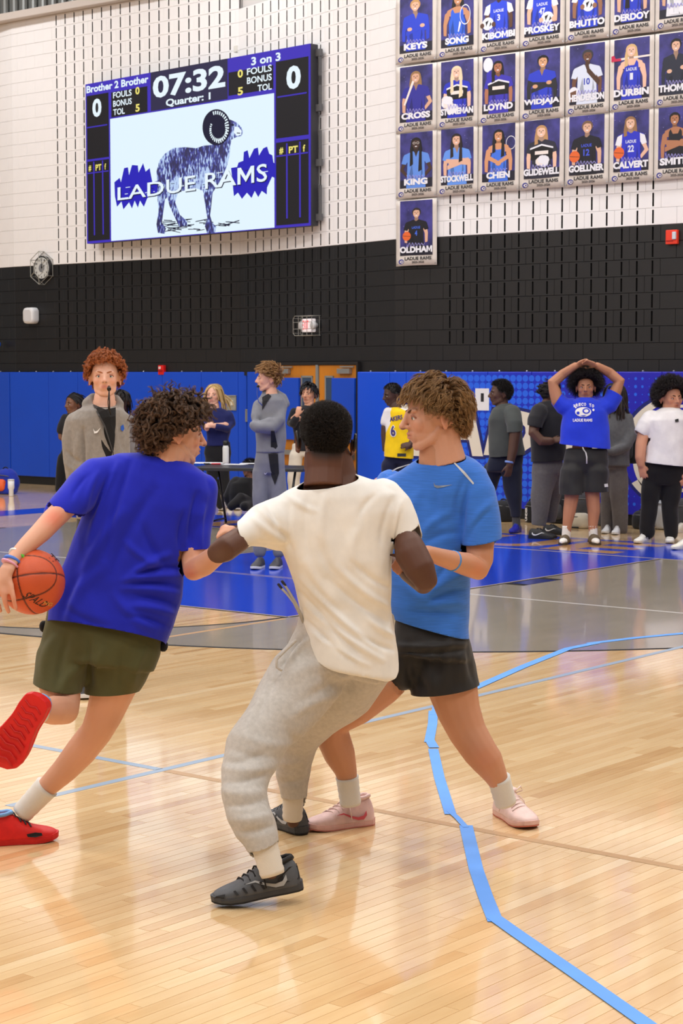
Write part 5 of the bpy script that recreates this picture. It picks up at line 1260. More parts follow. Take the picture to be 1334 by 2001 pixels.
mb.limb([(228, 1285, 7.25, 48), (224, 1340, 7.26, 45), (203, 1398, 7.3, 36), (188, 1430, 7.33, 31.5), (158, 1468, 7.37, 31), (126, 1505, 7.41, 26), (98, 1532, 7.44, 21.5), (72, 1556, 7.46, 18), (52, 1578, 7.46, 17)])
mb.limb([(124, 1285, 7.22, 46), (116, 1340, 7.18, 42), (122, 1370, 7.15, 36), (126, 1388, 7.1, 29), (104, 1388, 7.02, 29), (84, 1390, 6.95, 22), (64, 1392, 6.88, 17), (50, 1394, 6.86, 15)])
mb.torso([(230, 900, 390, 935, 7.22, .09), (190, 960, 395, 1010, 7.22, .10), (150, 1100, 340, 1120, 7.23, .10), (110, 1230, 306, 1268, 7.24, .10), (130, 1262, 262, 1280, 7.24, .08)])
mb.limb([(345, 880, 7.2, 36), (335, 925, 7.21, 44)])
A.skin(mb, .0062, SKA, it=7, blush=[(P(108, 1008, 6.95), .045, (226, 120, 92), .8), (P(20, 1180, 6.8), .05, (226, 130, 104), .4), (P(370, 1125, 7.1), .05, (214, 110, 78), .5)])
A.head(348, 846, 7.2, 122, 112, pitch=6, roll=-6, col=(222, 166, 136), haircol=(48, 36, 28), vox=.013, neck=.26)
cr_ = np.array([.0, .20, .98])
A.hair(13500, .27, vol=(.05, .17), mixn=.62, grav=.05, curl=(.036, 1.35), clump=.5, nguide=900, col=(60, 44, 33), tip=(132, 98, 70), K=14, seed=4, rad=.0024, short_nape=.75, side=.6)
TA = fabric('royal blue cotton', (30, 40, 186))
mb = MB()
mb.torso([(288, 884, 352, 900, 7.2, .055), (270, 884, 368, 906, 7.2, .075), (228, 889, 402, 932, 7.21, .105), (190, 912, 418, 966, 7.22, .125), (170, 958, 414, 1010, 7.22, .135), (160, 1010, 388, 1060, 7.22, .135), (132, 1080, 360, 1108, 7.22, .130), (106, 1146, 353, 1170, 7.22, .125), (98, 1188, 338, 1222, 7.22, .137), (92, 1232, 315, 1280, 7.23, .145)])
mb.limb([(225, 930, 7.2, 38), (190, 935, 7.17, 40), (165, 955, 7.13, 38), (138, 985, 7.08, 34), (118, 1006, 7.05, 31)], n=20)
mb.limb([(395, 955, 7.22, 28), (392, 1000, 7.22, 31), (386, 1045, 7.2, 31), (380, 1100, 7.19, 30)], n=20)
A.cloth('t_shirt', mb, .0075, TA, cuts=[hem(94, 1216, 317, 1258, 7.23, 190, 1300, -.22, 1.5), hem(108, 977, 166, 1002, 7.08, 118, 1018, .25, 1.2), hem(353, 1080, 414, 1074, 7.2, 384, 1110, -.1, 1.04), (lambda p: (p[0], p[1], .10))((( P(278, 882, 7.2), P(352, 900, 7.2), P(318, 876, 7.32)), P(330, 850, 7.2)))],
    strokes=[(a_, b_, c_, d_, w_, h_*1.45) for a_, b_, c_, d_, w_, h_ in [(232, 905, 175, 1060, 6, 5), (255, 900, 205, 1090, 7, -6), (240, 1000, 150, 1150, 10, 6), (215, 930, 185, 1010, 5, -5), (300, 960, 220, 1120, 12, -7), (330, 1085, 250, 1130, 7, 8), (350, 1110, 268, 1120, 5, -7), (352, 1125, 240, 1135, 6, 8), (350, 1145, 262, 1142, 5, -6), (345, 1160, 240, 1150, 7, 7), (346, 1185, 270, 1165, 6, -7), (338, 1200, 255, 1185, 7, 7), (330, 1225, 250, 1205, 6, -6), (200, 1110, 130, 1200, 12, 5), (160, 1120, 120, 1210, 8, -5), (280, 1030, 320, 1100, 9, -6), (385, 965, 372, 1070, 6, -6), (400, 990, 392, 1070, 5, 5), (170, 930, 140, 975, 5, -4), (190, 925, 165, 990, 5, 5), (360, 1000, 352, 1075, 6, -6), (225, 1165, 300, 1230, 9, 6), (130, 1190, 210, 1225, 8, -4), (245, 1060, 320, 1110, 7, 5)]], noise_amp=.005, nscale=15, seed=2)
TAs = fabric('olive twill', (84, 83, 50), bscale=300)
mb = MB()
mb.torso([(98, 1178, 322, 1222, 7.24, .115), (92, 1205, 316, 1250, 7.24, .122), (84, 1235, 312, 1280, 7.24, .13), (78, 1275, 300, 1310, 7.24, .135)])
mb.limb([(140, 1250, 7.23, 52), (128, 1290, 7.22, 56), (114, 1335, 7.18, 47), (112, 1365, 7.16, 45)], n=22)
mb.limb([(176, 1270, 7.235, 40), (174, 1300, 7.23, 34), (172, 1316, 7.225, 24)])
mb.limb([(235, 1265, 7.25, 62), (230, 1300, 7.25, 62), (218, 1345, 7.26, 51), (214, 1385, 7.26, 50)], n=22)
A.cloth('shorts', mb, .0075, TAs, cuts=[hem(66, 1334, 158, 1351, 7.18, 110, 1390, .1, 1.15), hem(162, 1353, 270, 1349, 7.26, 214, 1400, .1, 1.25)],
    strokes=[(178, 1245, 176, 1335, 5, -6), (110, 1240, 84, 1320, 10, 7), (135, 1240, 115, 1340, 8, -7), (200, 1270, 190, 1345, 8, 7), (250, 1260, 240, 1345, 10, -7), (285, 1270, 255, 1340, 8, 7), (172, 1290, 120, 1345, 9, 8)], seed=5, noise_amp=.004, nscale=22)
for x, y in ((86, 1224), (319, 1262)):
    mb = MB(); mb.ell(P(x, y, 7.24), np.array([.018, .02, .024]), n=12); mb.build('pocket_edge', fabric('black lining', (22, 22, 24)), A.root, True)
band(A.root, P(34, 1090, 6.875), P(24, 1100, 6.85), .0335, .012, (96, 196, 60)); band(A.root, P(32, 1084, 6.88), P(24, 1094, 6.86), .0315, .008, (230, 232, 226)); band(A.root, P(24, 1097, 6.855), P(17, 1109, 6.84), .0355, .010, (70, 120, 210)); band(A.root, P(20, 1103, 6.845), P(13, 1114, 6.835), .037, .007, (226, 160, 190))
sock(A.root, P(92, 1537, 7.445), P(42, 1590, 7.47), .050, .043)
sock(A.root, P(78, 1391, 6.93), P(52, 1393, 6.86), .043, .04)
RED = (222, 34, 28)
s1 = shoe(A.root, G(-34, 1652), G(113, 1640), up=(0, 0, 1), upper=RED, sole=(206, 26, 24), lace=(60, 60, 66), high=.022, collar=(120, 170, 226), laces=4, accents=[([(.165, .045), (.20, .05), (.225, .046), (.228, .036), (.20, .031), (.17, .034)], (24, 22, 24), 1), ([(.165, .045), (.20, .05), (.225, .046), (.228, .036), (.20, .031), (.17, .034)], (24, 22, 24), -1)], wide=1.1)
q0 = P(74, 1366, 6.80); q1 = P(-28, 1532, 6.86)
s2 = shoe(A.root, q0, q1, up=FW*1.0+RT*.12, upper=RED, sole=(216, 30, 28), lace=(60, 60, 66), high=.01, wide=1.42, collar=(120, 170, 226), laces=4, size=.30)
# moulded ridges on the raised red sole
xs_ = N3(q1-q0); zz_ = N3((FW+RT*.12)-xs_*((FW+RT*.12) @ xs_)); ys_ = np.cross(zz_, xs_)
for k in range(9):
    mb = MB(); c = q0+xs_*(.03+.028*k)-zz_*.001; hw = .036 if k < 5 else .048
    mb.tube([c-ys_*hw+xs_*.012, c-ys_*hw*.3, c+ys_*hw*.3+xs_*.010, c+ys_*hw], .0035, 6, round_ends=True); o = mb.build('sole_ridge', mat('sole ridge red', (188, 22, 22), .5), s2, True); o.matrix_parent_inverse = Matrix.Translation(Vector(q0)).inverted()

A.finish()
# ===== basketball
bc = P(63, 1137, 6.93); br = 64*6.93/F
ball = thing('basketball', bc-np.array([0, 0, br]), 'worn orange basketball palmed by the player in royal blue', 'ball')
me = bpy.data.meshes.new('cover'); bm = bmesh.new(); bmesh.ops.create_icosphere(bm, subdivisions=6, radius=1.0)
ax1 = N3(UP*.95+FW*.25-RT*.15); ax2 = N3(RT*.75+UP*.62-FW*.1)
V = np.array([v.co[:] for v in bm.verts])
u_ = N3(ax1); w_ = N3(ax2-u_*(ax2 @ u_)); t_ = np.cross(u_, w_)
pu, pw, pt = V @ u_, V @ w_, V @ t_
dist = np.minimum.reduce([np.abs(pu), np.abs(pw), np.abs(np.hypot(pu-0, 0)*0+np.abs(pt)-.0*1)]) if False else np.minimum(np.minimum(np.abs(pu), np.abs(pw)), np.abs(np.sqrt(np.clip((np.abs(pt)-.98)**2+pu**2, 0, 9))-.70))
V = V*(1-.018*np.exp(-(dist/.022)**2))[:, None]
for v, c in zip(bm.verts, V): v.co = c*br+bc
bm.to_mesh(me); bm.free(); at = me.attributes.new('Col', 'FLOAT_COLOR', 'POINT')
cc = np.array(lin((204, 84, 40)))[:3]*(1-.0)+np.zeros((len(V), 3)); k_ = np.exp(-(dist/.026)**4)[:, None]; cc = cc*(1-k_)+np.array(lin((52, 22, 16)))[:3]*k_
at.data.foreach_set('color', np.hstack([cc, np.ones((len(V), 1))]).astype(np.float32).ravel())
bo = link('cover', me, mat('composite leather', (204, 84, 40), .45, .45, attr='Col', bump=.35, bscale=520, var=.08, vscale=9), ball, True)
decal('lettering', ball, mat('ball print', (60, 26, 14), .5), textpolys('SPALD', 42, 1166, 84, 1188, 15, .01, .2), bo, .002)
decal('lettering', ball, mat('ball gold', (214, 160, 80), .5), textpolys('NG', 84, 1181, 100, 1186, 8, .02, .1), bo, .002)
decal('printed_mark', ball, mat('ball print', (60, 26, 14), .5), textpolys('TF', 92, 1086, 108, 1102, 10, .02, .1), bo, .002)

# ===== player in off-white tee and grey sweatpants
B = Person(500, 1772, 'person in off-white t-shirt and light grey sweatpants pushing backward, seen from behind')
SKB = (92, 60, 46)
mb = MB()
mb.limb([(545, 1000, 6.85, 32), (505, 1030, 6.78, 21), (478, 1046, 6.72, 21.5), (464, 1056, 6.69, 24.5), (436, 1074, 6.63, 25.5), (425, 1080, 6.62, 22), (440, 1076, 6.72, 23), (470, 1060, 6.95, 18), (485, 1052, 7.1, 15)])
mb.limb([(485, 1052, 7.1, 14), (492, 1046, 7.18, 15), (500, 1040, 7.24, 12)])
mb.limb([(765, 985, 6.88, 24), (786, 1028, 6.83, 19), (790, 1040, 6.82, 20), (797, 1062, 6.80, 29), (802, 1080, 6.79, 33), (820, 1112, 6.77, 31), (833, 1138, 6.77, 23), (828, 1142, 6.82, 20), (800, 1118, 6.98, 21), (775, 1095, 7.10, 15)])
mb.limb([(640, 898, 6.86, 48), (646, 930, 6.86, 50), (650, 975, 6.87, 70)], n=22)
mb.torso([(560, 965, 735, 955, 6.87, .09), (570, 1080, 750, 1075, 6.87, .10), (600, 1230, 750, 1230, 6.92, .10), (590, 1300, 740, 1300, 6.95, .10)])
mb.limb([(640, 1290, 6.93, 40), (545, 1400, 6.80, 32), (482, 1520, 6.64, 26), (500, 1600, 6.56, 22)]); mb.limb([(690, 1290, 6.96, 40), (620, 1405, 7.3, 26), (575, 1490, 7.46, 18), (574, 1540, 7.5, 16)])
mb.limb([(516, 1630, 6.53, 26), (520, 1668, 6.52, 18), (530, 1706, 6.52, 14)]); mb.limb([(574, 1530, 7.5, 20), (572, 1580, 7.53, 14), (572, 1606, 7.54, 13)])
B.skin(mb, .0065, SKB, it=7, blush=[(P(425, 1085, 6.6), .03, (120, 96, 84), .35), (P(836, 1150, 6.75), .025, (110, 80, 66), .4)])
B.head(635, 860, 6.85, 134, -173, pitch=6, roll=3, col=(96, 62, 47), haircol=(24, 20, 19), vox=.013, neck=.29, fade=.11, ear=1.3)
B.hair(15000, .078, side=.30, short_nape=.5, vol=(0, .02), mixn=.92, grav=0, curl=(.012, 2.2), col=(23, 19, 18), tip=(50, 42, 38), K=6, seed=6, rad=.0022, spread=.2)
TB = fabric('off white cotton', (236, 234, 228))
mb = MB()
mb.torso([(612, 938, 678, 926, 6.86, .07), (598, 940, 692, 925, 6.86, .085), (560, 958, 742, 943, 6.86, .115), (522, 984, 780, 966, 6.86, .13), (520, 1020, 786, 1000, 6.86, .14), (548, 1068, 770, 1050, 6.86, .145), (563, 1105, 765, 1095, 6.86, .145), (577, 1142, 763, 1135, 6.87, .14), (588, 1190, 760, 1185, 6.90, .15), (590, 1222, 768, 1232, 6.92, .168), (588, 1250, 776, 1275, 6.93, .180), (590, 1290, 780, 1330, 6.94, .188)])
mb.limb([(570, 1015, 6.85, 52), (535, 1026, 6.82, 51), (508, 1028, 6.78, 41), (482, 1040, 6.73, 29), (458, 1052, 6.69, 27)], n=22)
mb.limb([(745, 975, 6.87, 42), (772, 998, 6.85, 35), (786, 1022, 6.84, 29), (795, 1050, 6.83, 28), (800, 1062, 6.82, 27)], n=20)
hemB = ((P(586, 1233, 6.93), P(768, 1290, 6.94), P(684, 1313, 6.79)), P(660, 1400, 6.9), .36)
B.cloth('t_shirt', mb, .0075, TB, cuts=[hemB, hem(465, 1017, 485, 1070, 6.73, 450, 1050, .1, 1.35), hem(767, 1046, 812, 1025, 6.83, 800, 1062, .3, 1.15), ((P(604, 936, 6.86), P(684, 923, 6.86), P(650, 945, 6.78)), P(642, 890, 6.9), .14)],
    strokes=[(735, 965, 700, 1010, 6, -4), (560, 965, 620, 1000, 6, 4), (500, 985, 560, 1040, 6, 6), (520, 975, 575, 1075, 7, -7), (490, 1010, 560, 1060, 6, 5), (505, 1060, 560, 1065, 5, -6), (575, 985, 585, 1100, 7, 6), (600, 975, 602, 1080, 8, -5), (640, 960, 630, 1060, 9, 5), (765, 975, 745, 1060, 6, -5), (780, 985, 765, 1070, 5, 6), (590, 1130, 730, 1265, 6, 9), (585, 1155, 700, 1275, 5, -8), (600, 1185, 745, 1290, 6, 8), (595, 1210, 690, 1292, 5, -7), (610, 1235, 720, 1300, 5, 6), (640, 1130, 755, 1215, 7, -7), (660, 1110, 762, 1190, 7, 7), (690, 1100, 762, 1150, 6, -5), (720, 1210, 772, 1245, 6, 7), (700, 1240, 770, 1270, 5, -6), (625, 1060, 665, 1140, 10, -5), (600, 1100, 660, 1180, 8, 6), (700, 1030, 690, 1100, 10, 5)], noise_amp=.004, nscale=15, seed=8)
TBp = fabric('heather grey fleece', (190, 185, 178), var=.09, vscale=60, bump=.25, bscale=260)
mb = MB()
mb.torso([(590, 1195, 768, 1200, 6.93, .12), (578, 1228, 772, 1250, 6.94, .145), (556, 1262, 772, 1300, 6.94, .155), (536, 1290, 760, 1335, 6.94, .155)])
mb.limb([(625, 1290, 6.93, 72), (590, 1330, 6.90, 72), (558, 1378, 6.84, 64), (522, 1426, 6.77, 56), (490, 1470, 6.70, 53), (478, 1508, 6.65, 48), (478, 1550, 6.6, 43), (487, 1590, 6.56, 41), (498, 1618, 6.54, 39), (507, 1636, 6.53, 32), (514, 1656, 6.52, 28), (520, 1680, 6.51, 26)], n=26)
mb.limb([(708, 1290, 6.98, 66), (675, 1345, 7.1, 60), (620, 1405, 7.3, 44), (588, 1450, 7.42, 37), (574, 1485, 7.46, 32), (572, 1512, 7.49, 29), (573, 1536, 7.5, 23), (573, 1575, 7.52, 20)], n=22)
B.cloth('sweatpants', mb, .0085, TBp, cuts=[hem(487, 1662, 541, 1642, 6.52, 522, 1690, .12, 1.25), hem(550, 1557, 597, 1555, 7.51, 573, 1590, .1, 1.3)],
    strokes=[(a_, b_, c_, d_, w_*1.2, h_ if b_ < 1400 else h_*.62) for a_, b_, c_, d_, w_, h_ in [(590, 1245, 545, 1310, 5, -14), (600, 1250, 560, 1300, 5, 10), (560, 1290, 500, 1410, 4, -4), (640, 1300, 560, 1330, 12, 6), (440, 1490, 520, 1470, 7, -9), (436, 1500, 530, 1500, 7, 9), (440, 1530, 520, 1512, 6, -9), (436, 1545, 518, 1545, 8, 8), (445, 1575, 525, 1560, 6, -8), (450, 1600, 530, 1590, 7, 8), (462, 1625, 536, 1612, 6, -9), (470, 1440, 570, 1455, 8, 7), (455, 1465, 545, 1480, 6, -7), (700, 1330, 600, 1370, 10, -7), (660, 1355, 570, 1400, 8, 7), (560, 1420, 600, 1470, 7, -6), (550, 1490, 600, 1480, 6, 6), (548, 1525, 600, 1515, 6, -7), (720, 1310, 660, 1330, 7, 7), (620, 1310, 700, 1345, 10, -6), (520, 1360, 480, 1440, 12, 6)]], noise_amp=.005, nscale=17, seed=9)
mb = MB(); mb.tube([P(577, 1252, 6.78), P(556, 1272, 6.77), P(540, 1288, 6.76), P(541, 1304, 6.76), P(549, 1309, 6.76)], .006, 8, round_ends=True); mb.build('pocket_welt', TBp, B.root, True)
mb = MB()
for dx, dy in ((0, 0), (7, -6)):
    mb.tube([P(592, 1216, 6.86), P(585+dx*.4, 1200, 6.84), P(574+dx*.5, 1178, 6.82), P(560+dx*.7, 1160+dy*.5, 6.82), P(548+dx, 1148+dy, 6.82)], .0048, 7)
mb.build('drawstring', mat('drawstring grey', (180, 176, 170), .8), B.root, True)
mb = MB()
for dx, dy in ((0, 0), (7, -6)): mb.tube([P(550+dx, 1150+dy, 6.82), P(544+dx, 1142+dy, 6.82)], .0052, 7, round_ends=True)
mb.build('drawstring_tip', mat('drawstring tip', (40, 40, 56), .5), B.root, True)
sock(B.root, P(513, 1640, 6.525), P(533, 1710, 6.52), .048, .043, (228, 220, 206)); sock(B.root, P(573, 1548, 7.51), P(571, 1600, 7.54), .043, .040, (222, 214, 200))
GRY = (84, 86, 90); BLKS = (30, 30, 32)
acc = []
for s_ in (1, -1):
    acc += [([(.0, .045), (.0, .085), (.03, .09), (.075, .06), (.07, .042)], BLKS, s_)]
    for k in range(4): x_ = .12+k*.03; acc += [([(x_, .036), (x_+.008, .036), (x_+.018, .062-.004*k), (x_+.010, .064-.004*k)], BLKS, s_)]
    acc += [([(.26, .034), (.255, .045), (.285, .040), (.293, .032)], BLKS, s_)]
shoe(B.root, G(588, 1764)+np.array([0, 0, .050]), G(410, 1771), upper=GRY, sole=(62, 64, 68), outsole=(26, 26, 28), lace=(22, 22, 24), logo=(176, 178, 180), logoside=(1, -1), bow=True, accents=acc, collar=BLKS, high=.012, size=.315)
shoe(B.root, G(592, 1632)+np.array([0, 0, .004]), G(524, 1607), upper=GRY, sole=(62, 64, 68), outsole=(26, 26, 28), lace=(22, 22, 24), logo=(176, 178, 180), logoside=(1, -1), accents=acc, collar=BLKS, high=.012, size=.30)

B.finish(.42)
# ===== player in lighter blue training tee and black shorts
Cc = Person(860, 1632, 'person in lighter blue tee, black shorts and pink shoes, wavy brown hair, in profile')
SKC = (202, 146, 114)
mb = MB()
mb.limb([(925, 950, 7.42, 34), (938, 1000, 7.4, 31), (937, 1050, 7.38, 29), (938, 1095, 7.35, 26), (934, 1112, 7.33, 23), (912, 1103, 7.27, 23.5), (885, 1096, 7.2, 20), (858, 1088, 7.12, 17.5), (834, 1080, 7.06, 15), (818, 1082, 7.02, 14)])
mb.limb([(820, 1082, 7.02, 14), (804, 1088, 6.99, 17), (792, 1094, 6.97, 16)], flat=.7)
for x, y, l in ((790, 1088, 17), (788, 1096, 21), (789, 1104, 20), (793, 1111, 15)): mb.limb([(x, y, 6.955, 6), (x-9, y+3, 6.94, 5.6), (x-l, y+10, 6.93, 5)], 8)
mb.limb([(800, 1080, 6.97, 7), (788, 1078, 6.955, 6), (778, 1084, 6.94, 5)], 8)
mb.limb([(755, 950, 7.6, 30), (748, 1010, 7.55, 26), (750, 1060, 7.4, 22)])
mb.limb([(855, 870, 7.4, 36), (858, 905, 7.42, 41), (858, 930, 7.43, 60)], n=22)
mb.torso([(775, 950, 930, 930, 7.46, .08), (770, 1080, 895, 1070, 7.46, .09), (790, 1210, 900, 1225, 7.47, .09), (790, 1280, 900, 1280, 7.48, .09)])
mb.limb([(872, 1290, 7.5, 60), (884, 1345, 7.5, 50), (896, 1390, 7.5, 43.5), (914, 1432, 7.49, 38), (938, 1470, 7.47, 34.5), (952, 1488, 7.47, 32), (966, 1512, 7.48, 24.5), (977, 1534, 7.5, 19), (984, 1556, 7.52, 17.5)])
mb.limb([(795, 1285, 7.5, 44), (742, 1336, 7.5, 46), (690, 1376, 7.5, 45), (648, 1408, 7.52, 38), (650, 1440, 7.54, 34), (664, 1476, 7.57, 31), (676, 1508, 7.59, 22), (680, 1536, 7.6, 18.5), (684, 1560, 7.61, 18)])
Cc.skin(mb, .0062, SKC, it=7, blush=[(P(938, 1120, 7.25), .05, (214, 116, 80), .4), (P(950, 1490, 7.35), .07, (206, 112, 78), .45), (P(650, 1420, 7.4), .06, (190, 100, 66), .4), (P(780, 1100, 6.9), .05, (216, 120, 90), .35)])
hM = Cc.head(844, 811, 7.38, 138, -79, pitch=4, roll=2, col=(214, 160, 132), haircol=(112, 80, 48), vox=.0125, neck=.26, iris=(70, 62, 54), brow=(92, 66, 44), lip=(200, 126, 108))
def flowC(p): return np.stack([p[:, 0]*.55, np.where(p[:, 1] < .22, -.75, .62), np.where(p[:, 2] > .75, -.15, -.55)], 1)
Cc.hair(16000, .215, vol=(.04, .12), mixn=.40, grav=.13, curl=(.020, .85), clump=.30, nguide=1500, col=(112, 80, 48), tip=(190, 150, 98), K=12, seed=12, side=.45, flow=flowC, spread=.14, rad=.0021, short_nape=.9)
TC = fabric('training blue', (58, 118, 212), var=.12, vscale=5, stretch=(3, 3, 60), bscale=500, rough=.7)
mb = MB()
mb.torso([(832, 886, 886, 876, 7.43, .055), (822, 896, 898, 884, 7.43, .068), (790, 920, 926, 897, (7.5, 7.4), .105), (752, 940, 950, 918, (7.56, 7.38), .125), (744, 975, 945, 955, (7.57, 7.38), .135), (743, 1020, 922, 1005, (7.56, 7.4), .135), (746, 1070, 914, 1060, (7.54, 7.42), .135), (752, 1140, 918, 1135, 7.47, .13), (757, 1185, 914, 1180, 7.47, .125), (765, 1212, 914, 1225, 7.48, .13), (772, 1250, 920, 1290, 7.48, .135)])
mb.limb([(915, 935, 7.4, 40), (928, 965, 7.39, 42), (936, 1005, 7.38, 40), (942, 1045, 7.37, 38), (945, 1085, 7.36, 37)], n=22)
mb.limb([(765, 948, 7.57, 32), (752, 990, 7.57, 30), (748, 1040, 7.52, 28), (748, 1060, 7.5, 27)], n=18)
Cc.cloth('t_shirt', mb, .0075, TC, cuts=[((P(775, 1208, 7.48), P(917, 1247, 7.48), P(850, 1236, 7.36)), P(840, 1300, 7.5), .40), hem(904, 1064, 981, 1049, 7.37, 946, 1090, .15, 1.12), ((P(818, 896, 7.43), P(898, 884, 7.43), P(838, 914, 7.33)), P(858, 850, 7.4), .16)],
    strokes=[(905, 940, 890, 1010, 6, -5), (915, 950, 905, 1040, 5, -8), (880, 1000, 820, 1050, 8, 5), (890, 1040, 830, 1060, 7, -5), (905, 1075, 850, 1140, 8, -7), (912, 1120, 840, 1160, 8, 7), (915, 1150, 840, 1175, 7, -7), (910, 1180, 830, 1190, 8, 7), (905, 1205, 800, 1195, 7, -6), (790, 1140, 850, 1180, 9, 5), (960, 980, 920, 1040, 7, 5), (950, 1000, 915, 1055, 6, -5), (820, 960, 800, 1040, 10, 4), (850, 960, 870, 1030, 10, -4), (770, 940, 760, 1000, 7, -4)], noise_amp=.0035, nscale=16, seed=12)
tsh = [o for o in Cc.root.children if o.name.startswith('t_shirt')][0]
decal('logo', Cc.root, mat('grey print', (120, 132, 150), .4, .5), [[(847, 942), (850, 948), (858, 949), (884, 947), (866, 952), (854, 954), (848, 951)]], tsh, .004)
decal('piping', Cc.root, mat('reflective piping', (196, 200, 204), .4), [[(886, 905), (889, 904), (908, 922), (926, 944), (924, 947), (905, 926)], [(754, 925), (775, 914), (800, 906), (800, 908), (776, 916), (756, 928)]], tsh, .004, 1)
TCs = fabric('black nylon', (30, 29, 29), rough=.6, spec=.35)
mb = MB()
mb.torso([(776, 1180, 908, 1200, 7.48, .10), (772, 1210, 912, 1230, 7.48, .108), (768, 1240, 918, 1255, 7.48, .12), (764, 1275, 922, 1290, 7.48, .135)])
mb.limb([(868, 1260, 7.49, 52), (868, 1300, 7.5, 62), (868, 1345, 7.5, 66), (872, 1385, 7.5, 68)], n=24)
mb.limb([(805, 1262, 7.49, 46), (795, 1285, 7.5, 50), (778, 1306, 7.5, 46)], n=22)
Cc.cloth('shorts', mb, .0075, TCs, cuts=[hem(803, 1356, 935, 1337, 7.5, 872, 1400, .08, 1.35)],
    strokes=[(885, 1230, 870, 1340, 9, 6), (915, 1250, 925, 1330, 6, -5), (800, 1260, 830, 1345, 10, -7), (850, 1260, 845, 1345, 9, 6), (775, 1262, 910, 1258, 6, 6), (780, 1275, 905, 1270, 5, -6), (795, 1290, 810, 1350, 7, -6)], seed=14, noise_amp=.004)
band(Cc.root, P(884, 1096, 7.2), P(868, 1091, 7.16), .0415, .011, (70, 140, 216))
sock(Cc.root, P(974, 1520, 7.49), P(988, 1570, 7.53), .046, .044); sock(Cc.root, P(678, 1518, 7.595), P(685, 1572, 7.615), .046, .043)
PNK = (228, 192, 186)
shoe(Cc.root, G(726, 1610), G(606, 1624), upper=PNK, sole=(222, 174, 166), outsole=(206, 130, 118), lace=(236, 206, 198), logo=(206, 82, 92), logoside=(1, -1), bow=True, collar=(232, 200, 194), high=.02, size=.30)
shoe(Cc.root, G(976, 1590), G(1066, 1636), upper=(229, 198, 190), sole=(226, 184, 174), outsole=(200, 112, 92), lace=(240, 214, 206), logo=None, bow=True, collar=(232, 200, 194), high=.018, size=.305, wide=1.1)
Cc.finish()
# ---------------------------------------------------------------- people by the wall
def fig(fx, fy, label, skin, limbs=(), clothes=(), head=None, hair=None, shoes=(), socks=(), d=None, hands=(), vox=.013, group=None, bands=()):
    """far figure; pixel points (x, y, radius[, depth offset]); clothes: (name, cloth, torso sections, limbs, hems)"""
    p = Person(fx, fy, label, group, d); D = d or depth(G(fx, fy)); p.d = D
    q4 = lambda pts: [(a[0], a[1], D+(a[3] if len(a) > 3 else 0), a[2]) for a in pts]
    mb = MB()
    for pts in limbs: mb.limb(q4(pts), 10)
    if clothes and len(limbs) > 1 and clothes[0][2]:
        a_ = clothes[0][2]; a_ = a_[min(2, len(a_)-1)]; c_ = ((a_[0]+a_[2])/2, (a_[1]+a_[3])/2)      # a slim core under the clothes keeps the body one surface
        for pts in limbs: mb.limb(q4([(c_[0], c_[1], 7), ((c_[0]+pts[0][0])/2, (c_[1]+pts[0][1])/2, 7, (pts[0][3] if len(pts[0]) > 3 else 0)*.5), (pts[0][0], pts[0][1], min(7, pts[0][2]*.8), pts[0][3] if len(pts[0]) > 3 else 0)]), 8)
    for w, f, b, sz, cu, th in hands:
        W = P(w[0], w[1], D+w[2]); fv = N3(RT*f[0]-UP*f[1]-FW*(f[2] if len(f) > 2 else 0)); bv = RT*b[0]-UP*b[1]-FW*b[2]
        hand(mb, W, fv, bv, sz, cu, th)
    if limbs: p.skin(mb, vox*.8, skin, it=4)
    for nm, m, secs, lms, hems, *stk in clothes:
        mb = MB(); pant = nm in ('trousers', 'shorts', 'sweatpants', 'leggings')
        if pant and secs:
            b_ = secs[-1]; w_ = (b_[2]-b_[0])*.04
            secs = [tuple(a[:4])+(a[4]*(.93 if i == 0 else .86),)+tuple(a[5:]) for i, a in enumerate(secs[:-1])]+[(b_[0]+w_, b_[1]-3, b_[2]-w_, b_[3]-3, b_[4]*.70)+tuple(b_[5:])]
        if secs: mb.torso([(a[0], a[1], a[2], a[3], D+(a[5] if len(a) > 5 else 0), a[4]) for a in secs], n=22)
        for pts in lms: mb.limb(q4(pts), 14)
        cloth(nm, p.root, mb, vox, m, cuts=[hem(h[0], h[1], h[2], h[3], D+(h[6] if len(h) > 6 else 0), h[4], h[5], .1, 1.3) for h in hems], strokes=stk[0] if stk else (), it=11 if pant else 6, noise_amp=.006, nscale=15, seed=fx % 17, thick=.006)
    if head:
        h = dict(head); x, y, hp, yaw = h.pop('at'); dd = h.pop('dd', 0)
        p.head(x, y, D+dd, hp, yaw, col=skin, vox=.026, **h)
        if hair: p.hair(**hair)
    for s_ in shoes: shoe(p.root, s_[0], s_[1], detail=s_[2].pop('detail', True), laces=3, **s_[2])
    for s_ in socks: sock(p.root, P(s_[0], s_[1], D), P(s_[2], s_[3], D), s_[4]*D/F, s_[5]*D/F, s_[6] if len(s_) > 6 else (226, 222, 216), ribs=False)
    for b_ in bands: band(p.root, P(b_[0], b_[1], D+b_[6]), P(b_[2], b_[3], D+b_[6]), b_[4]*D/F, .022, b_[5])
    if limbs or head: p.finish(.5, .012)
    return p
def sh(hx, hy, tx, ty, L=.29, **k):
    a = G(hx, hy); b = G(tx, ty); t = N3(b-a); return (a, a+t*L, k)
W_ = lambda c, **k: dict(c, **k)
DARK = (78, 54, 44); BROWN = (122, 84, 64); TANSK = (206, 158, 128); FAIR = (228, 178, 154)
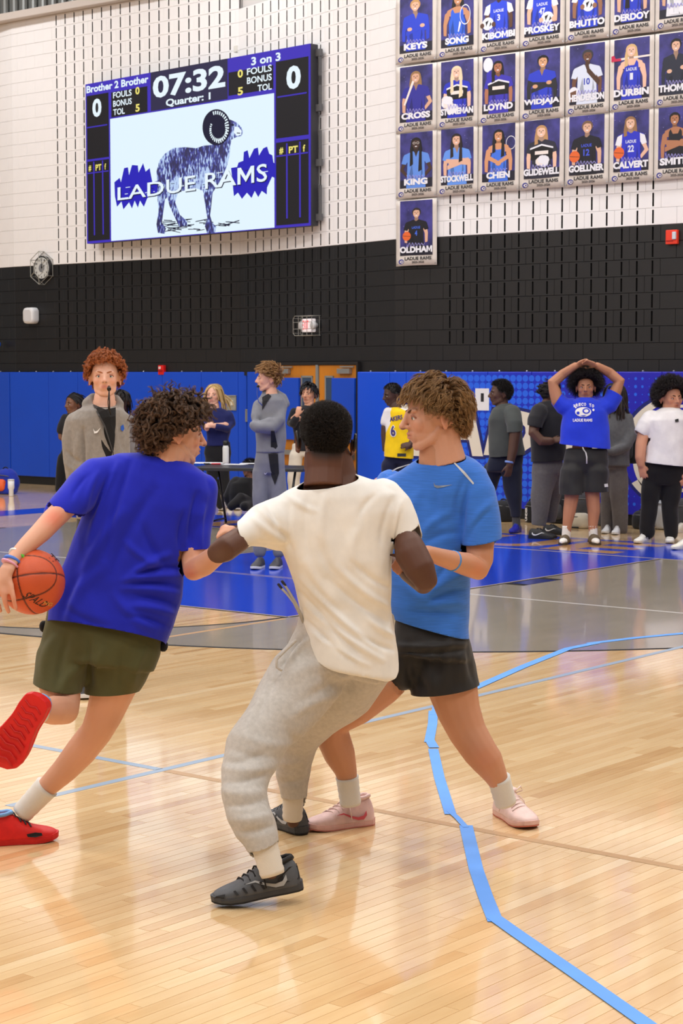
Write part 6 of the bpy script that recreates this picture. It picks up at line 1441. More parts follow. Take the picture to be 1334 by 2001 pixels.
# official with red curls and whistle
hoody = fabric('heather grey hood', (142, 136, 130), var=.10, vscale=50)
Rf = fig(190, 1348, 'person with curly red hair, whistle in mouth, grey zip hoodie', FAIR, d=11.0, vox=.010,
    limbs=[[(204, 775, 21), (204, 800, 23), (200, 830, 30)], [(150, 940, 13), (152, 980, 11), (158, 1008, 9)], [(240, 930, 12), (242, 980, 10)]],
    hands=[((158, 1006, 0), (.2, 1), (-.6, 0, .8), .19, .4, -1)],
    clothes=[('t_shirt', fabric('black jersey', (26, 25, 26)), [(186, 796, 226, 796, .06, -.02), (180, 806, 232, 806, .09, -.03), (182, 850, 236, 850, .115, -.03), (184, 930, 236, 930, .11, -.02), (180, 985, 236, 985, .11, 0)], [], []),
        ('hoodie', hoody, [(176, 792, 236, 792, .07, .06), (150, 803, 244, 800, .12), (136, 822, 248, 815, .135), (140, 860, 249, 850, .14), (150, 920, 249, 900, .14), (150, 985, 246, 985, .14), (150, 1015, 246, 1015, .14)], [[(150, 826, 22), (142, 860, 21), (142, 900, 19), (146, 945, 17), (152, 990, 14)], [(240, 815, 14), (243, 870, 12), (244, 940, 13), (244, 985, 12)], [(172, 790, 11, .03), (182, 780, 10, .09), (204, 784, 14, .12), (228, 780, 9, .09), (236, 790, 8, .03)]], [], [(161, 838, 168, 940, 4, -16), (152, 850, 150, 960, 5, 8), (176, 850, 172, 960, 6, 7), (128, 880, 160, 905, 4, -7), (128, 905, 162, 925, 4, 7), (132, 935, 164, 950, 4, -7), (190, 800, 214, 880, 5, 6), (236, 800, 240, 880, 4, -6)]),
        ('trousers', fabric('charcoal track pants', (58, 55, 54)), [(152, 990, 246, 990, .13), (150, 1030, 246, 1040, .135), (146, 1080, 246, 1090, .13)], [[(168, 1080, 28), (166, 1180, 23), (165, 1290, 19), (165, 1330, 18)], [(222, 1080, 28), (224, 1180, 23), (226, 1290, 19), (226, 1330, 18)]], [])],
    head=dict(at=(205, 735, 84, 6), pitch=-3, haircol=(140, 74, 36), brow=(168, 104, 66), iris=(90, 110, 120), lip=(206, 128, 116), neck=.215),
    hair=dict(n=7500, L=.15, vol=(.04, .11), mixn=.6, grav=.08, curl=(.028, 1.5), clump=.4, nguide=1000, col=(140, 70, 28), tip=(196, 116, 60), K=11, rad=.0042, seed=3, short_nape=.6),
    shoes=[sh(160, 1352, 172, 1388, upper=(40, 40, 44), sole=(220, 220, 220), detail=False), sh(222, 1352, 236, 1388, upper=(40, 40, 44), sole=(220, 220, 220), detail=False)])
hd = [o for o in Rf.root.children if o.name.startswith('hoodie')][0]
ts = [o for o in Rf.root.children if o.name.startswith('t_shirt')][0]
decal('open_front', Rf.root, fabric('black jersey', (26, 25, 26)), [[(183, 790), (192, 806), (206, 832), (218, 872), (222, 882), (222, 866), (226, 830), (226, 796), (206, 800)]], hd, .022, 1)
decal('zip_edge', Rf.root, mat('zip dark', (60, 58, 58), .5), [[(183, 790), (206, 832), (222, 884), (224, 950), (222, 950), (220, 884), (203, 833), (181, 792)]], hd, .028, 1)
decal('logo', Rf.root, mat('logo white', (236, 236, 236), .5), [[(182, 837), (185, 843), (190, 842), (197, 835), (190, 846), (184, 847)]], hd, .008)
decal('crest_print', Rf.root, mat('crest blue', (40, 90, 190), .5), [[(236, 833), (241, 829), (243, 838), (240, 843), (236, 840)]], hd, .008)
wh = thing('whistle', P(212, 762, 10.78), 'black whistle on a cord in the mouth of the red haired official', 'whistle')
mb = MB(); mb.ell(P(213, 760, 10.83), (.014, .012, .014), n=10); mb.tube([P(213, 756, 10.86), P(212, 760, 10.80)], .009, 8); mb.build('body', mat('black plastic', (20, 20, 20), .3), wh, True)
mb = MB(); mb.tube([P(213, 763, 10.81), P(214, 785, 10.80), P(214, 800, 10.80), P(216, 810, 10.84)], .004, 6); mb.tube([P(213, 763, 10.81), P(211, 785, 10.80), P(212, 800, 10.80)], .003, 6); mb.build('cord', mat('cord black', (22, 20, 20), .6), wh, True)
# girl in black behind him
fig(122, 962, 'person with braided dark hair and black clothes, half hidden behind the red haired official', BROWN,
    limbs=[[(146, 800, 8), (146, 815, 10)], [(124, 818, 6), (117, 838, 5), (118, 856, 4.5), (128, 862, 4)], [(160, 820, 6), (158, 850, 5)]], hands=[((124, 860, -.1), (1, .1), (0, -.6, .8), .17, .4, 1)],
    clothes=[('t_shirt', fabric('black tee', (34, 33, 36)), [(138, 805, 158, 805, .06), (126, 812, 168, 812, .10), (121, 830, 168, 830, .11), (122, 862, 162, 862, .10), (120, 885, 160, 885, .11)], [[(127, 816, 8), (121, 832, 8), (118, 842, 7)]], []),
        ('trousers', fabric('black pants', (22, 21, 23)), [(120, 878, 160, 878, .11), (116, 900, 160, 900, .12)], [[(125, 895, 12), (119, 930, 10), (116, 956, 9)], [(148, 895, 12), (146, 930, 10), (144, 956, 9)]], [])],
    head=dict(at=(143, 789, 41, -48), haircol=(26, 22, 22)), hair=dict(n=1600, L=.5, vol=(.01, .04), mixn=.1, grav=.2, col=(28, 24, 24), K=9, rad=.009, clump=.6, nguide=60, flow=lambda p: np.stack([p[:, 0]*.3, np.ones(len(p)), -.7+0*p[:, 0]], 1), seed=2),
    shoes=[sh(118, 960, 106, 968, upper=(30, 30, 32), sole=(210, 210, 210), detail=False), sh(146, 960, 140, 970, upper=(30, 30, 32), sole=(210, 210, 210), detail=False)])
# boy with locks in grey behind
fig(248, 985, 'person with shoulder length locks in a light grey top behind red haired official', DARK,
    limbs=[[(236, 800, 8), (238, 818, 10)], [(262, 830, 6), (262, 880, 5)]],
    clothes=[('sweatshirt', fabric('grey sweat', (134, 130, 128)), [(228, 806, 248, 806, .06), (222, 816, 262, 814, .11), (220, 840, 264, 835, .12), (222, 880, 262, 880, .12), (222, 905, 262, 905, .12)], [[(256, 818, 9), (262, 845, 9), (262, 880, 8)]], []), ('trousers', fabric('black pants', (22, 21, 23)), [(222, 895, 260, 895, .12), (222, 915, 260, 915, .12)], [[(232, 910, 12), (232, 978, 9)], [(250, 910, 12), (252, 978, 9)]], [])],
    head=dict(at=(236, 783, 43, -25), haircol=(26, 22, 22)), hair=dict(n=1800, L=.62, vol=(.03, .09), mixn=.2, grav=.35, col=(30, 25, 24), K=9, rad=.010, clump=.8, nguide=70, seed=5),
    shoes=[sh(232, 980, 230, 990, upper=(30, 30, 32), sole=(200, 200, 200), detail=False), sh(252, 980, 252, 990, upper=(30, 30, 32), sole=(200, 200, 200), detail=False)])
# blonde woman behind the table
fig(430, 998, 'person with long blonde hair in a navy top standing behind the black table', FAIR,
    limbs=[[(420, 790, 8), (421, 806, 10)], [(442, 832, 7, -.1), (420, 832, 5.5, -.25), (410, 831, 4.5, -.28)], [(402, 830, 5), (404, 838, 5, -.2)]], hands=[((416, 832, -.28), (-1, 0), (0, -.5, .8), .17, .5, 1), ((403, 836, -.2), (.6, -.5), (0, -.5, .8), .16, .5, -1)],
    clothes=[('top', fabric('navy knit', (28, 34, 88)), [(412, 797, 432, 797, .05), (404, 802, 442, 802, .09), (399, 815, 452, 812, .115), (402, 840, 450, 836, .115), (404, 858, 446, 858, .11), (402, 872, 450, 872, .12)], [[(446, 812, 9), (452, 828, 8), (444, 838, 7, -.12), (422, 834, 6.2, -.24)], [(403, 812, 8), (400, 828, 7), (402, 836, 6, -.15)]], [(421, 828, 421, 840, 410, 834, -.24)]),
        ('leggings', fabric('black leggings', (26, 26, 28)), [(402, 862, 450, 862, .11), (398, 885, 452, 885, .125), (400, 905, 450, 905, .12)], [[(413, 900, 13), (416, 940, 10), (424, 975, 8), (430, 990, 6)], [(438, 900, 13), (440, 940, 10), (444, 972, 8), (446, 985, 6)]], [])],
    head=dict(at=(417, 771, 41, -14), haircol=(190, 160, 110), brow=(150, 116, 84), lip=(200, 120, 110)), hair=dict(n=2600, L=.78, vol=(.02, .07), mixn=.12, grav=.42, col=(206, 172, 112), tip=(236, 210, 156), K=11, rad=.008, clump=.35, nguide=150, flow=lambda p: np.stack([np.sign(p[:, 0])*.9, np.where(p[:, 1] < -.05, -.1, .5), -.2+0*p[:, 0]], 1), mask=lambda p: (np.abs(p[:, 0]) > .05) | (p[:, 1] > .0) | (p[:, 2] > .9), spread=.1, seed=8),
    shoes=[sh(438, 995, 428, 1000, upper=(226, 222, 216), sole=(232, 230, 226), detail=False), sh(450, 990, 444, 998, upper=(226, 222, 216), sole=(232, 230, 226), detail=False)])
# second official, arms crossed
gs = fabric('slate track', (122, 124, 132), var=.06); bk = fabric('black panel', (32, 32, 36))
R2 = fig(523, 1105, 'person in slate grey tracksuit with folded arms and whistle, standing beside the table', FAIR, d=18.2, vox=.012,
    limbs=[[(530, 762, 11), (528, 785, 14)]],
    clothes=[('jacket', gs, [(510, 772, 548, 770, .07, .02), (500, 786, 556, 782, .11), (496, 805, 560, 800, .125), (498, 835, 560, 830, .125), (500, 865, 558, 862, .12), (499, 886, 556, 886, .125)], [[(548, 795, 14), (546, 822, 13, -.1), (528, 838, 12, -.18), (502, 836, 10, -.2), (494, 830, 9, -.18)], [(506, 792, 12), (500, 815, 11, -.1), (498, 832, 9, -.15), (530, 824, 8, -.16)], [(518, 768, 7, .02), (536, 766, 9, .08), (552, 776, 9, .08), (558, 790, 8, .06)]], []),
        ('trousers', gs, [(500, 880, 556, 880, .115), (496, 905, 558, 905, .13), (494, 930, 560, 930, .13)], [[(510, 920, 17), (508, 985, 15), (508, 1080, 12)], [(542, 920, 17), (544, 985, 16), (544, 1080, 12)]], [])],
    head=dict(at=(523, 739, 52, -82), pitch=0, haircol=(150, 112, 72), neck=.205), hair=dict(n=3200, L=.24, vol=(.03, .13), mixn=.5, grav=.05, curl=(.012, .8), clump=.4, nguide=220, col=(142, 104, 64), tip=(196, 156, 106), K=9, rad=.0065, flow=lambda p: np.stack([p[:, 0]*.4, -.6+0*p[:, 0], .1+0*p[:, 0]], 1), short_nape=.4, seed=9),
    shoes=[sh(512, 1108, 490, 1116, upper=(60, 60, 66), sole=(220, 220, 220), detail=False), sh(546, 1108, 524, 1118, upper=(60, 60, 66), sole=(220, 220, 220), detail=False)])
jk = [o for o in R2.root.children if o.name.startswith('jacket')][0]; tr_ = [o for o in R2.root.children if o.name.startswith('trousers')][0]
decal('black_panel', R2.root, bk, [[(524, 887), (543, 887), (545, 925), (537, 948), (530, 930)]], tr_, .012, 1); decal('black_panel', R2.root, bk, [[(529, 842), (536, 842), (545, 886), (529, 886)]], jk, .012, 1)
decal('black_panel', R2.root, bk, [[(512, 776), (524, 769), (530, 774), (519, 790), (512, 802)]], jk, .010, 1)
decal('logo', R2.root, mat('logo white', (236, 236, 236), .5), [[(516, 923), (518, 926), (523, 922), (519, 927), (517, 927)]], tr_, .012)
wh = thing('whistle', P(505, 756, 18.1), 'black whistle on a cord at the mouth of the folded arms official', 'whistle')
mb = MB(); mb.ell(P(504, 755, 18.15), (.018, .014, .014), n=10); mb.build('body', mat('black plastic', (20, 20, 20), .3), wh, True); mb = MB(); mb.tube([P(503, 757, 18.14), P(502, 770, 18.12), P(505, 785, 18.06), P(512, 792, 18.02)], .005, 6); mb.build('cord', mat('cord blue', (40, 60, 140), .6), wh, True)
# dark haired boy in black jacket, light trousers
fig(590, 1000, 'person with straight black hair, black jacket and cream trousers in front of the wooden doors', (214, 160, 130), d=25.0,
    limbs=[[(604, 785, 9), (604, 800, 11)], [(572, 820, 6, -.15), (580, 812, 5.5, -.22)]], hands=[((581, 812, -.24), (.2, -1), (0, -.2, .9), .17, .5, 1)],
    clothes=[('jacket', fabric('black jacket', (32, 32, 36)), [(592, 792, 616, 792, .06), (578, 798, 630, 798, .10), (570, 815, 634, 815, .12), (574, 850, 632, 850, .12), (572, 882, 632, 882, .12)], [[(575, 805, 10), (568, 828, 9), (572, 828, 8, -.12), (578, 818, 7, -.2)], [(630, 808, 10), (634, 850, 9)]], []),
        ('trousers', fabric('cream trousers', (214, 204, 186)), [(570, 866, 628, 866, .12), (566, 895, 628, 895, .125)], [[(578, 890, 14), (574, 940, 12), (574, 990, 10)], [(612, 890, 14), (612, 940, 12), (612, 990, 10)]], [])],
    head=dict(at=(603, 769, 40, -25), haircol=(22, 20, 22), iris=(40, 30, 26)), hair=dict(n=2200, L=.26, vol=(.03, .12), mixn=.35, grav=.18, col=(24, 22, 25), K=8, rad=.009, clump=.4, nguide=130, flow=lambda p: np.stack([p[:, 0]*.9, np.where(p[:, 1] < .15, -.7, .6), -.3+0*p[:, 0]], 1), short_nape=.5, seed=10),
    shoes=[sh(574, 995, 566, 1003, upper=(220, 220, 220), sole=(230, 230, 230), detail=False), sh(614, 995, 606, 1003, upper=(220, 220, 220), sole=(230, 230, 230), detail=False)])
# person crouching in black behind the table
fig(470, 990, 'person crouched in black clothing under the far side of the table', BROWN, d=24.6, limbs=[[(486, 925, 6), (487, 938, 7)]],
    clothes=[('sweatshirt', fabric('black fleece', (16, 16, 18)), [(470, 932, 496, 934, .10), (450, 944, 496, 944, .16), (446, 965, 496, 965, .18), (450, 992, 498, 992, .18)], [[(462, 945, 16), (446, 975, 12), (452, 990, 9)]], []), ('trousers', fabric('black pants', (22, 21, 23)), [], [[(490, 980, 13), (470, 975, 13, -.2), (452, 990, 9, -.25)], [(495, 985, 12), (478, 990, 10, -.3)]], [])],
    head=dict(at=(487, 915, 36, -120), haircol=(22, 20, 20)), hair=dict(n=900, L=.12, vol=(.01, .04), mixn=.8, grav=.0, col=(22, 20, 20), K=5, rad=.009, seed=4),
    shoes=[sh(468, 994, 456, 1000, upper=(190, 186, 180), sole=(220, 220, 220), detail=False)])
# boy in the yellow jersey
yel = fabric('yellow jersey', (244, 204, 22), bump=.2, bscale=500)
Lk = fig(775, 1035, 'person in yellow basketball jersey numbered 6 looking down to the left', DARK,
    limbs=[[(768, 786, 9), (772, 800, 12)], [(752, 822, 7.5), (750, 850, 6.5), (752, 880, 5.5), (760, 884, 5)], [(808, 815, 8), (814, 845, 7), (800, 872, 6, -.15)]], hands=[((804, 868, -.2), (-1, .15), (0, -.4, .9), .17, .35, -1)],
    clothes=[('undershirt', fabric('white tee', (226, 222, 222)), [(758, 797, 788, 797, .06), (754, 803, 800, 803, .10), (752, 830, 804, 830, .11), (752, 870, 802, 870, .11)], [[(758, 805, 9), (752, 818, 8.5), (751, 826, 8)], [(802, 805, 10), (808, 822, 9)]], []),
        ('jersey', yel, [(762, 797, 782, 797, .07), (757, 805, 798, 805, .115), (758, 820, 804, 818, .125), (752, 850, 806, 850, .13), (750, 892, 808, 894, .14), (750, 905, 808, 907, .14)], [], [(748, 891, 809, 896, 780, 920)]),
        ('trousers', fabric('navy joggers', (26, 30, 56)), [(752, 885, 806, 887, .125), (746, 910, 810, 912, .135)], [[(760, 910, 16), (757, 960, 13), (757, 1028, 9)], [(792, 910, 17), (794, 960, 13), (795, 1028, 9)]], [])],
    head=dict(at=(765, 771, 43, -68), pitch=10, haircol=(24, 20, 20)), hair=dict(n=1500, L=.06, vol=(0, .012), mixn=.9, grav=0, col=(24, 20, 20), K=4, rad=.008, seed=7),
    shoes=[sh(764, 1034, 748, 1042, upper=(40, 40, 44), sole=(220, 220, 220), detail=False), sh(798, 1034, 786, 1042, upper=(40, 40, 44), sole=(220, 220, 220), detail=False)])
jj = [o for o in Lk.root.children if o.name.startswith('jersey')][0]; PUR = mat('jersey purple', (58, 40, 110), .5); WHT = mat('jersey white', (236, 232, 228), .5)
decal('lettering', Lk.root, PUR, textpolys('LAKERS', 758, 825, 786, 819, 9, .03, .05), jj, .012)
for m_, g_, o_ in ((WHT, 1.6, .011), (PUR, 0, .014)): decal('number', Lk.root, m_, textpolys('6', 764-g_, 853+g_, 773+g_, 852+g_, 21+2*g_, .03+g_*.02), jj, o_)
decal('hem_tag', Lk.root, mat('tag black', (40, 44, 50), .5), [[(776, 886), (793, 886), (793, 892), (776, 892)]], jj, .012)
# boy in charcoal tee, side on
Sg = fig(990, 1040, 'person in charcoal tee and navy trousers with blue shoes, standing side on', (88, 62, 50),
    limbs=[[(978, 790, 12), (984, 806, 15)], [(1004, 825, 12, -.24), (1006, 845, 11.5, -.26), (1002, 880, 10, -.26), (996, 908, 7.5, -.26)], [(968, 850, 9, .25), (966, 890, 8, .2)]], hands=[((996, 906, -.26), (-.15, 1), (.3, 0, .9), .20, .35, 1)],
    clothes=[('t_shirt', fabric('charcoal tee', (70, 74, 72)), [(972, 790, 998, 788, .08), (962, 800, 1012, 800, .14), (955, 822, 1018, 820, .17), (954, 850, 1020, 850, .17), (954, 880, 1024, 878, .17), (956, 893, 1024, 889, .17), (956, 905, 1024, 902, .17)], [[(1000, 808, 18, -.12), (1006, 830, 16, -.22), (1006, 850, 14.5, -.25)]], [(954, 893, 1026, 887, 990, 915), (992, 845, 1022, 842, 1006, 862, -.25)]),
        ('trousers', fabric('navy trousers', (28, 32, 50)), [(960, 880, 1020, 880, .13), (952, 905, 1020, 905, .15), (946, 925, 1019, 925, .16)], [[(962, 920, 20, .1), (952, 960, 17, .2), (946, 1000, 14, .25), (948, 1022, 11, .25)], [(1000, 920, 22), (1002, 960, 18), (1008, 995, 12), (1008, 1010, 10), (1008, 1020, 9)]], [(996, 1009, 1020, 1009, 1008, 1030)])],
    head=dict(at=(976, 768, 49, -84), haircol=(24, 20, 20), fat=.5), hair=dict(n=2200, L=.10, vol=(0, .03), mixn=.9, grav=0, curl=(.01, 2), col=(24, 21, 20), K=5, rad=.0075, seed=8),
    shoes=[sh(1014, 1039, 998, 1043, upper=(36, 40, 160), sole=(30, 36, 150), lace=(60, 70, 180)), sh(952, 1034, 940, 1037, upper=(36, 40, 160), sole=(30, 36, 150), detail=False)],
    socks=[(1008, 1003, 1009, 1034, 8, 8, (70, 70, 72))], bands=[(995, 903, 994, 909, 9, (120, 150, 220), -.26)])
# boy in black tee, hand on hip
Mb = fig(1062, 1050, 'person in black tee and grey sweatpants, hand on hip, facing right', (96, 66, 50), vox=.012,
    limbs=[[(1070, 790, 13), (1060, 806, 18)], [(1046, 824, 12, -.2), (1042, 846, 11, -.25), (1058, 862, 10, -.27), (1076, 862, 8, -.27)]], hands=[((1076, 862, -.27), (1, -.2), (0, -.6, .8), .19, .3, -1)],
    clothes=[('t_shirt', fabric('black tee', (34, 33, 36)), [(1052, 786, 1080, 782, .10), (1044, 796, 1096, 796, .14), (1036, 815, 1102, 815, .17), (1036, 850, 1106, 850, .18), (1037, 880, 1106, 880, .18), (1038, 900, 1106, 898, .18), (1038, 915, 1106, 912, .18)], [[(1054, 806, 18, -.12), (1046, 822, 16, -.2), (1043, 836, 14, -.23)]], [(1036, 902, 1108, 897, 1070, 925), (1029, 830, 1058, 836, 1042, 852, -.22)]),
        ('sweatpants', fabric('mid grey fleece', (96, 93, 92), var=.08, vscale=40), [(1044, 890, 1100, 888, .14), (1040, 915, 1100, 915, .165), (1040, 930, 1098, 930, .18)], [[(1064, 925, 25), (1058, 965, 21), (1054, 1000, 17), (1052, 1026, 14)], [(1082, 925, 22, .1), (1078, 970, 18, .2), (1074, 1005, 14, .2), (1072, 1022, 12, .2)]], [(1036, 1024, 1068, 1028, 1052, 1045), (1060, 1020, 1086, 1020, 1073, 1034, .2)])],
    head=dict(at=(1078, 772, 50, 104), pitch=14, haircol=(24, 20, 20), fat=.4), hair=dict(n=1600, L=.30, vol=(.01, .03), mixn=.15, grav=.0, col=(26, 22, 22), K=7, rad=.009, clump=.85, nguide=46, flow=lambda p: np.stack([p[:, 0]*.3, np.ones(len(p)), -.2+0*p[:, 0]], 1), seed=12),
    shoes=[sh(1034, 1052, 1080, 1054, upper=(30, 30, 32), sole=(24, 24, 26), logo=(220, 220, 220), logoside=(1, -1), lace=(30, 30, 30), L=.33), sh(1062, 1043, 1096, 1045, upper=(30, 30, 32), sole=(24, 24, 26), logo=(220, 220, 220), logoside=(1, -1), lace=(30, 30, 30), L=.32)])
# hands on head
roy = fabric('royal blue tee', (36, 60, 206))
Hh = fig(1132, 1062, 'person with hands clasped over an afro, blue printed tee and black shorts', (178, 124, 94), vox=.011,
    limbs=[[(1144, 780, 13), (1142, 798, 16)], [(1090, 785, 13), (1084, 765, 12), (1080, 748, 11.5), (1100, 731, 10), (1124, 715, 7.5, -.08)], [(1192, 785, 13), (1202, 765, 12), (1210, 745, 11.5), (1190, 728, 10), (1166, 715, 7.5, -.08)], [(1118, 950, 16), (1116, 975, 14), (1112, 1000, 12.5), (1108, 1025, 9.5), (1106, 1046, 8)], [(1156, 950, 16), (1158, 975, 14), (1160, 1000, 12.5), (1158, 1025, 9.5), (1158, 1046, 8)], [(1136, 878, 20), (1138, 892, 22)]],
    hands=[((1124, 715, -.1), (1, -.5), (0, -.7, -.6), .19, .3, -1), ((1166, 715, -.12), (-1, -.35), (0, -.7, -.6), .19, .3, 1)],
    clothes=[('t_shirt', roy, [(1128, 778, 1158, 778, .08), (1110, 786, 1178, 785, .13), (1100, 805, 1188, 803, .16), (1096, 835, 1188, 832, .17), (1092, 860, 1190, 862, .175), (1090, 868, 1190, 876, .18), (1090, 880, 1190, 888, .18)], [[(1112, 796, 20), (1100, 792, 18), (1090, 780, 16), (1086, 768, 15)], [(1176, 796, 20), (1190, 790, 18), (1198, 776, 16), (1202, 764, 15)]], [(1088, 866, 1192, 877, 1140, 905), (1084, 790, 1102, 764, 1078, 764), (1188, 762, 1212, 776, 1208, 756)]),
        ('shorts', fabric('black nylon', (30, 29, 29), rough=.6, spec=.35), [(1104, 876, 1184, 878, .15), (1098, 900, 1188, 902, .165), (1094, 925, 1190, 925, .165)], [[(1120, 920, 26), (1118, 945, 26), (1118, 975, 26)], [(1162, 920, 27), (1162, 945, 26), (1162, 975, 26)]], [(1093, 965, 1144, 965, 1118, 990), (1140, 960, 1190, 960, 1164, 985)])],
    head=dict(at=(1144, 756, 51, -8), haircol=(20, 18, 18), fat=.4, iris=(40, 28, 22)), hair=dict(n=5200, L=.30, vol=(.12, .28), mixn=.92, grav=.02, curl=(.022, 2.4), col=(20, 18, 18), tip=(44, 36, 34), K=9, rad=.0062, short_nape=.7, seed=13),
    shoes=[], socks=[(1107, 1028, 1105, 1056, 8.6, 8.6), (1158, 1028, 1159, 1056, 8.6, 8.6)])
for a, b in (((1106, 1062), (1096, 1066)), ((1158, 1062), (1167, 1066))):
    ga = G(*a); gb = G(*b); t = N3(gb-ga)*1.0; n = np.array([-t[1], t[0], 0]); nm = thing('slide_tmp', ga, '', ''); COL.objects.unlink(nm); bpy.data.objects.remove(nm)
    mb = MB(); mb.tube([ga-t*.05+(0, 0, .045), ga+t*.06+(0, 0, .045), ga+t*.15+(0, 0, .04), ga+t*.215+(0, 0, .035)], [.032, .040, .046, .030], 14, round_ends=True, flat=.75); mb.build('sock_foot', mat('sock 226 222 216', (226, 222, 216), .85), Hh.root, True)
    rr = bpy.data.objects.new('slide_sandal', None); COL.objects.link(rr); rr.location = tuple(ga-np.array(Hh.root.location)); rr.parent = Hh.root
    def ch_(o): o.parent = rr; o.matrix_parent_inverse = Matrix.Translation(Vector(ga)).inverted()
    ol = [(-.075, .022), (-.03, .04), (.08, .045), (.19, .052), (.235, .035), (.24, -.02), (.20, -.045), (.08, -.045), (-.03, -.04), (-.075, -.022)]
    mb = MB(); mb.rings([np.array([ga+t*u+n*v+np.array([0, 0, z]) for u, v in ol]) for z in (.002, .028)]); ch_(mb.build('sole', mat('slide sole', (64, 54, 42), .7), None, bevel=.004))
    for u in (.055, .125):
        mb = MB(); mb.tube([ga+t*u+n*.050*math.cos(q)+np.array([0, 0, .02+.072*math.sin(q)]) for q in np.linspace(0, math.pi, 9)], .024, 8, flat=.25, flatdir=t if False else None); ch_(mb.build('strap', mat('slide strap', (92, 78, 58), .7), None, True))
tee = [o for o in Hh.root.children if o.name.startswith('t_shirt')][0]; sht = [o for o in Hh.root.children if o.name.startswith('shorts')][0]
decal('lettering', Hh.root, WHT, textpolys('LADUE RAMS', 1119, 824, 1157, 824, 6, .03), tee, .012)
ap = []
for ch_c, t in zip('WRECO TO', np.linspace(-1, 1, 8)):
    if ch_c != ' ': x = 1140+18*t; ap += textpolys(ch_c, x-2.2, 793+3.2*t*t, x+2.2, 793+3.2*t*t, 6, .04)
decal('lettering', Hh.root, WHT, ap, tee, .012)
E_ = lambda a, b, c_, d_, n=16: [(a+c_*math.cos(t), b+d_*math.sin(t)) for t in np.linspace(0, 2*math.pi, n, endpoint=False)]
decal('emblem_print', Hh.root, WHT, [E_(1139, 805, 16, 9.5), [(1124, 798), (1121, 793), (1127, 796)]], tee, .011, 1); decal('emblem_print', Hh.root, roy, [E_(1145, 803, 7.5, 5.5), E_(1129, 807, 3, 3), [(1133, 812), (1146, 811), (1140, 814)]], tee, .014, 1); decal('emblem_print', Hh.root, WHT, [E_(1145, 803, 4.5, 3.2), E_(1159, 801, 2.2, 2.5, 8)], tee, .017, 1)
decal('hem_tag', Hh.root, mat('tag white', (226, 226, 226), .5), [[(1180, 946), (1187, 945), (1188, 951), (1181, 952)]], sht, .012)
mb = MB()
for x1, y1 in ((1146, 906), (1144, 884)): mb.tube([P(1138, 874, Hh.d-.17), P(1140, 879, Hh.d-.19), P(1144, 884, Hh.d-.19), P(1146, 893, Hh.d-.185), P(x1, y1, Hh.d-.18)], .007, 6)
mb.build('drawstring', mat('white cord', (226, 224, 220), .7), Hh.root, True)
# long haired person in a grey hoodie seen from behind
gh = fabric('washed grey hood', (92, 92, 94), var=.1, vscale=30)
fig(1205, 1042, 'person with long dark hair, washed grey hoodie and wide grey trousers, seen from behind', TANSK,
    limbs=[[(1200, 790, 9), (1202, 805, 11)]],
    clothes=[('hoodie', gh, [(1190, 800, 1222, 800, .08), (1180, 812, 1232, 812, .13), (1178, 850, 1234, 850, .15), (1178, 890, 1230, 890, .15), (1180, 912, 1230, 912, .155)], [[(1222, 818, 14, -.05), (1232, 850, 13, -.1), (1222, 874, 11, -.15), (1196, 882, 9, -.2), (1184, 880, 8, -.2)]], []),
        ('trousers', fabric('wide grey trousers', (98, 92, 90), var=.08, vscale=30), [(1180, 900, 1228, 900, .14), (1180, 920, 1226, 920, .145)], [[(1188, 925, 16, .1), (1186, 980, 13, .15), (1186, 1034, 12, .15)], [(1208, 925, 19), (1210, 980, 17), (1212, 1036, 15)]], [])],
    head=dict(at=(1200, 772, 46, -150), haircol=(34, 28, 27)), hair=dict(n=2600, L=1.15, vol=(.03, .10), mixn=.1, grav=.45, curl=(.02, 1.1), col=(36, 30, 29), tip=(84, 70, 62), K=12, rad=.009, clump=.35, nguide=120, spread=.1, seed=15),
    shoes=[sh(1208, 1042, 1198, 1046, L=.25, upper=(220, 220, 220), sole=(230, 230, 230)), sh(1190, 1040, 1180, 1043, L=.25, upper=(220, 220, 220), sole=(230, 230, 230))])
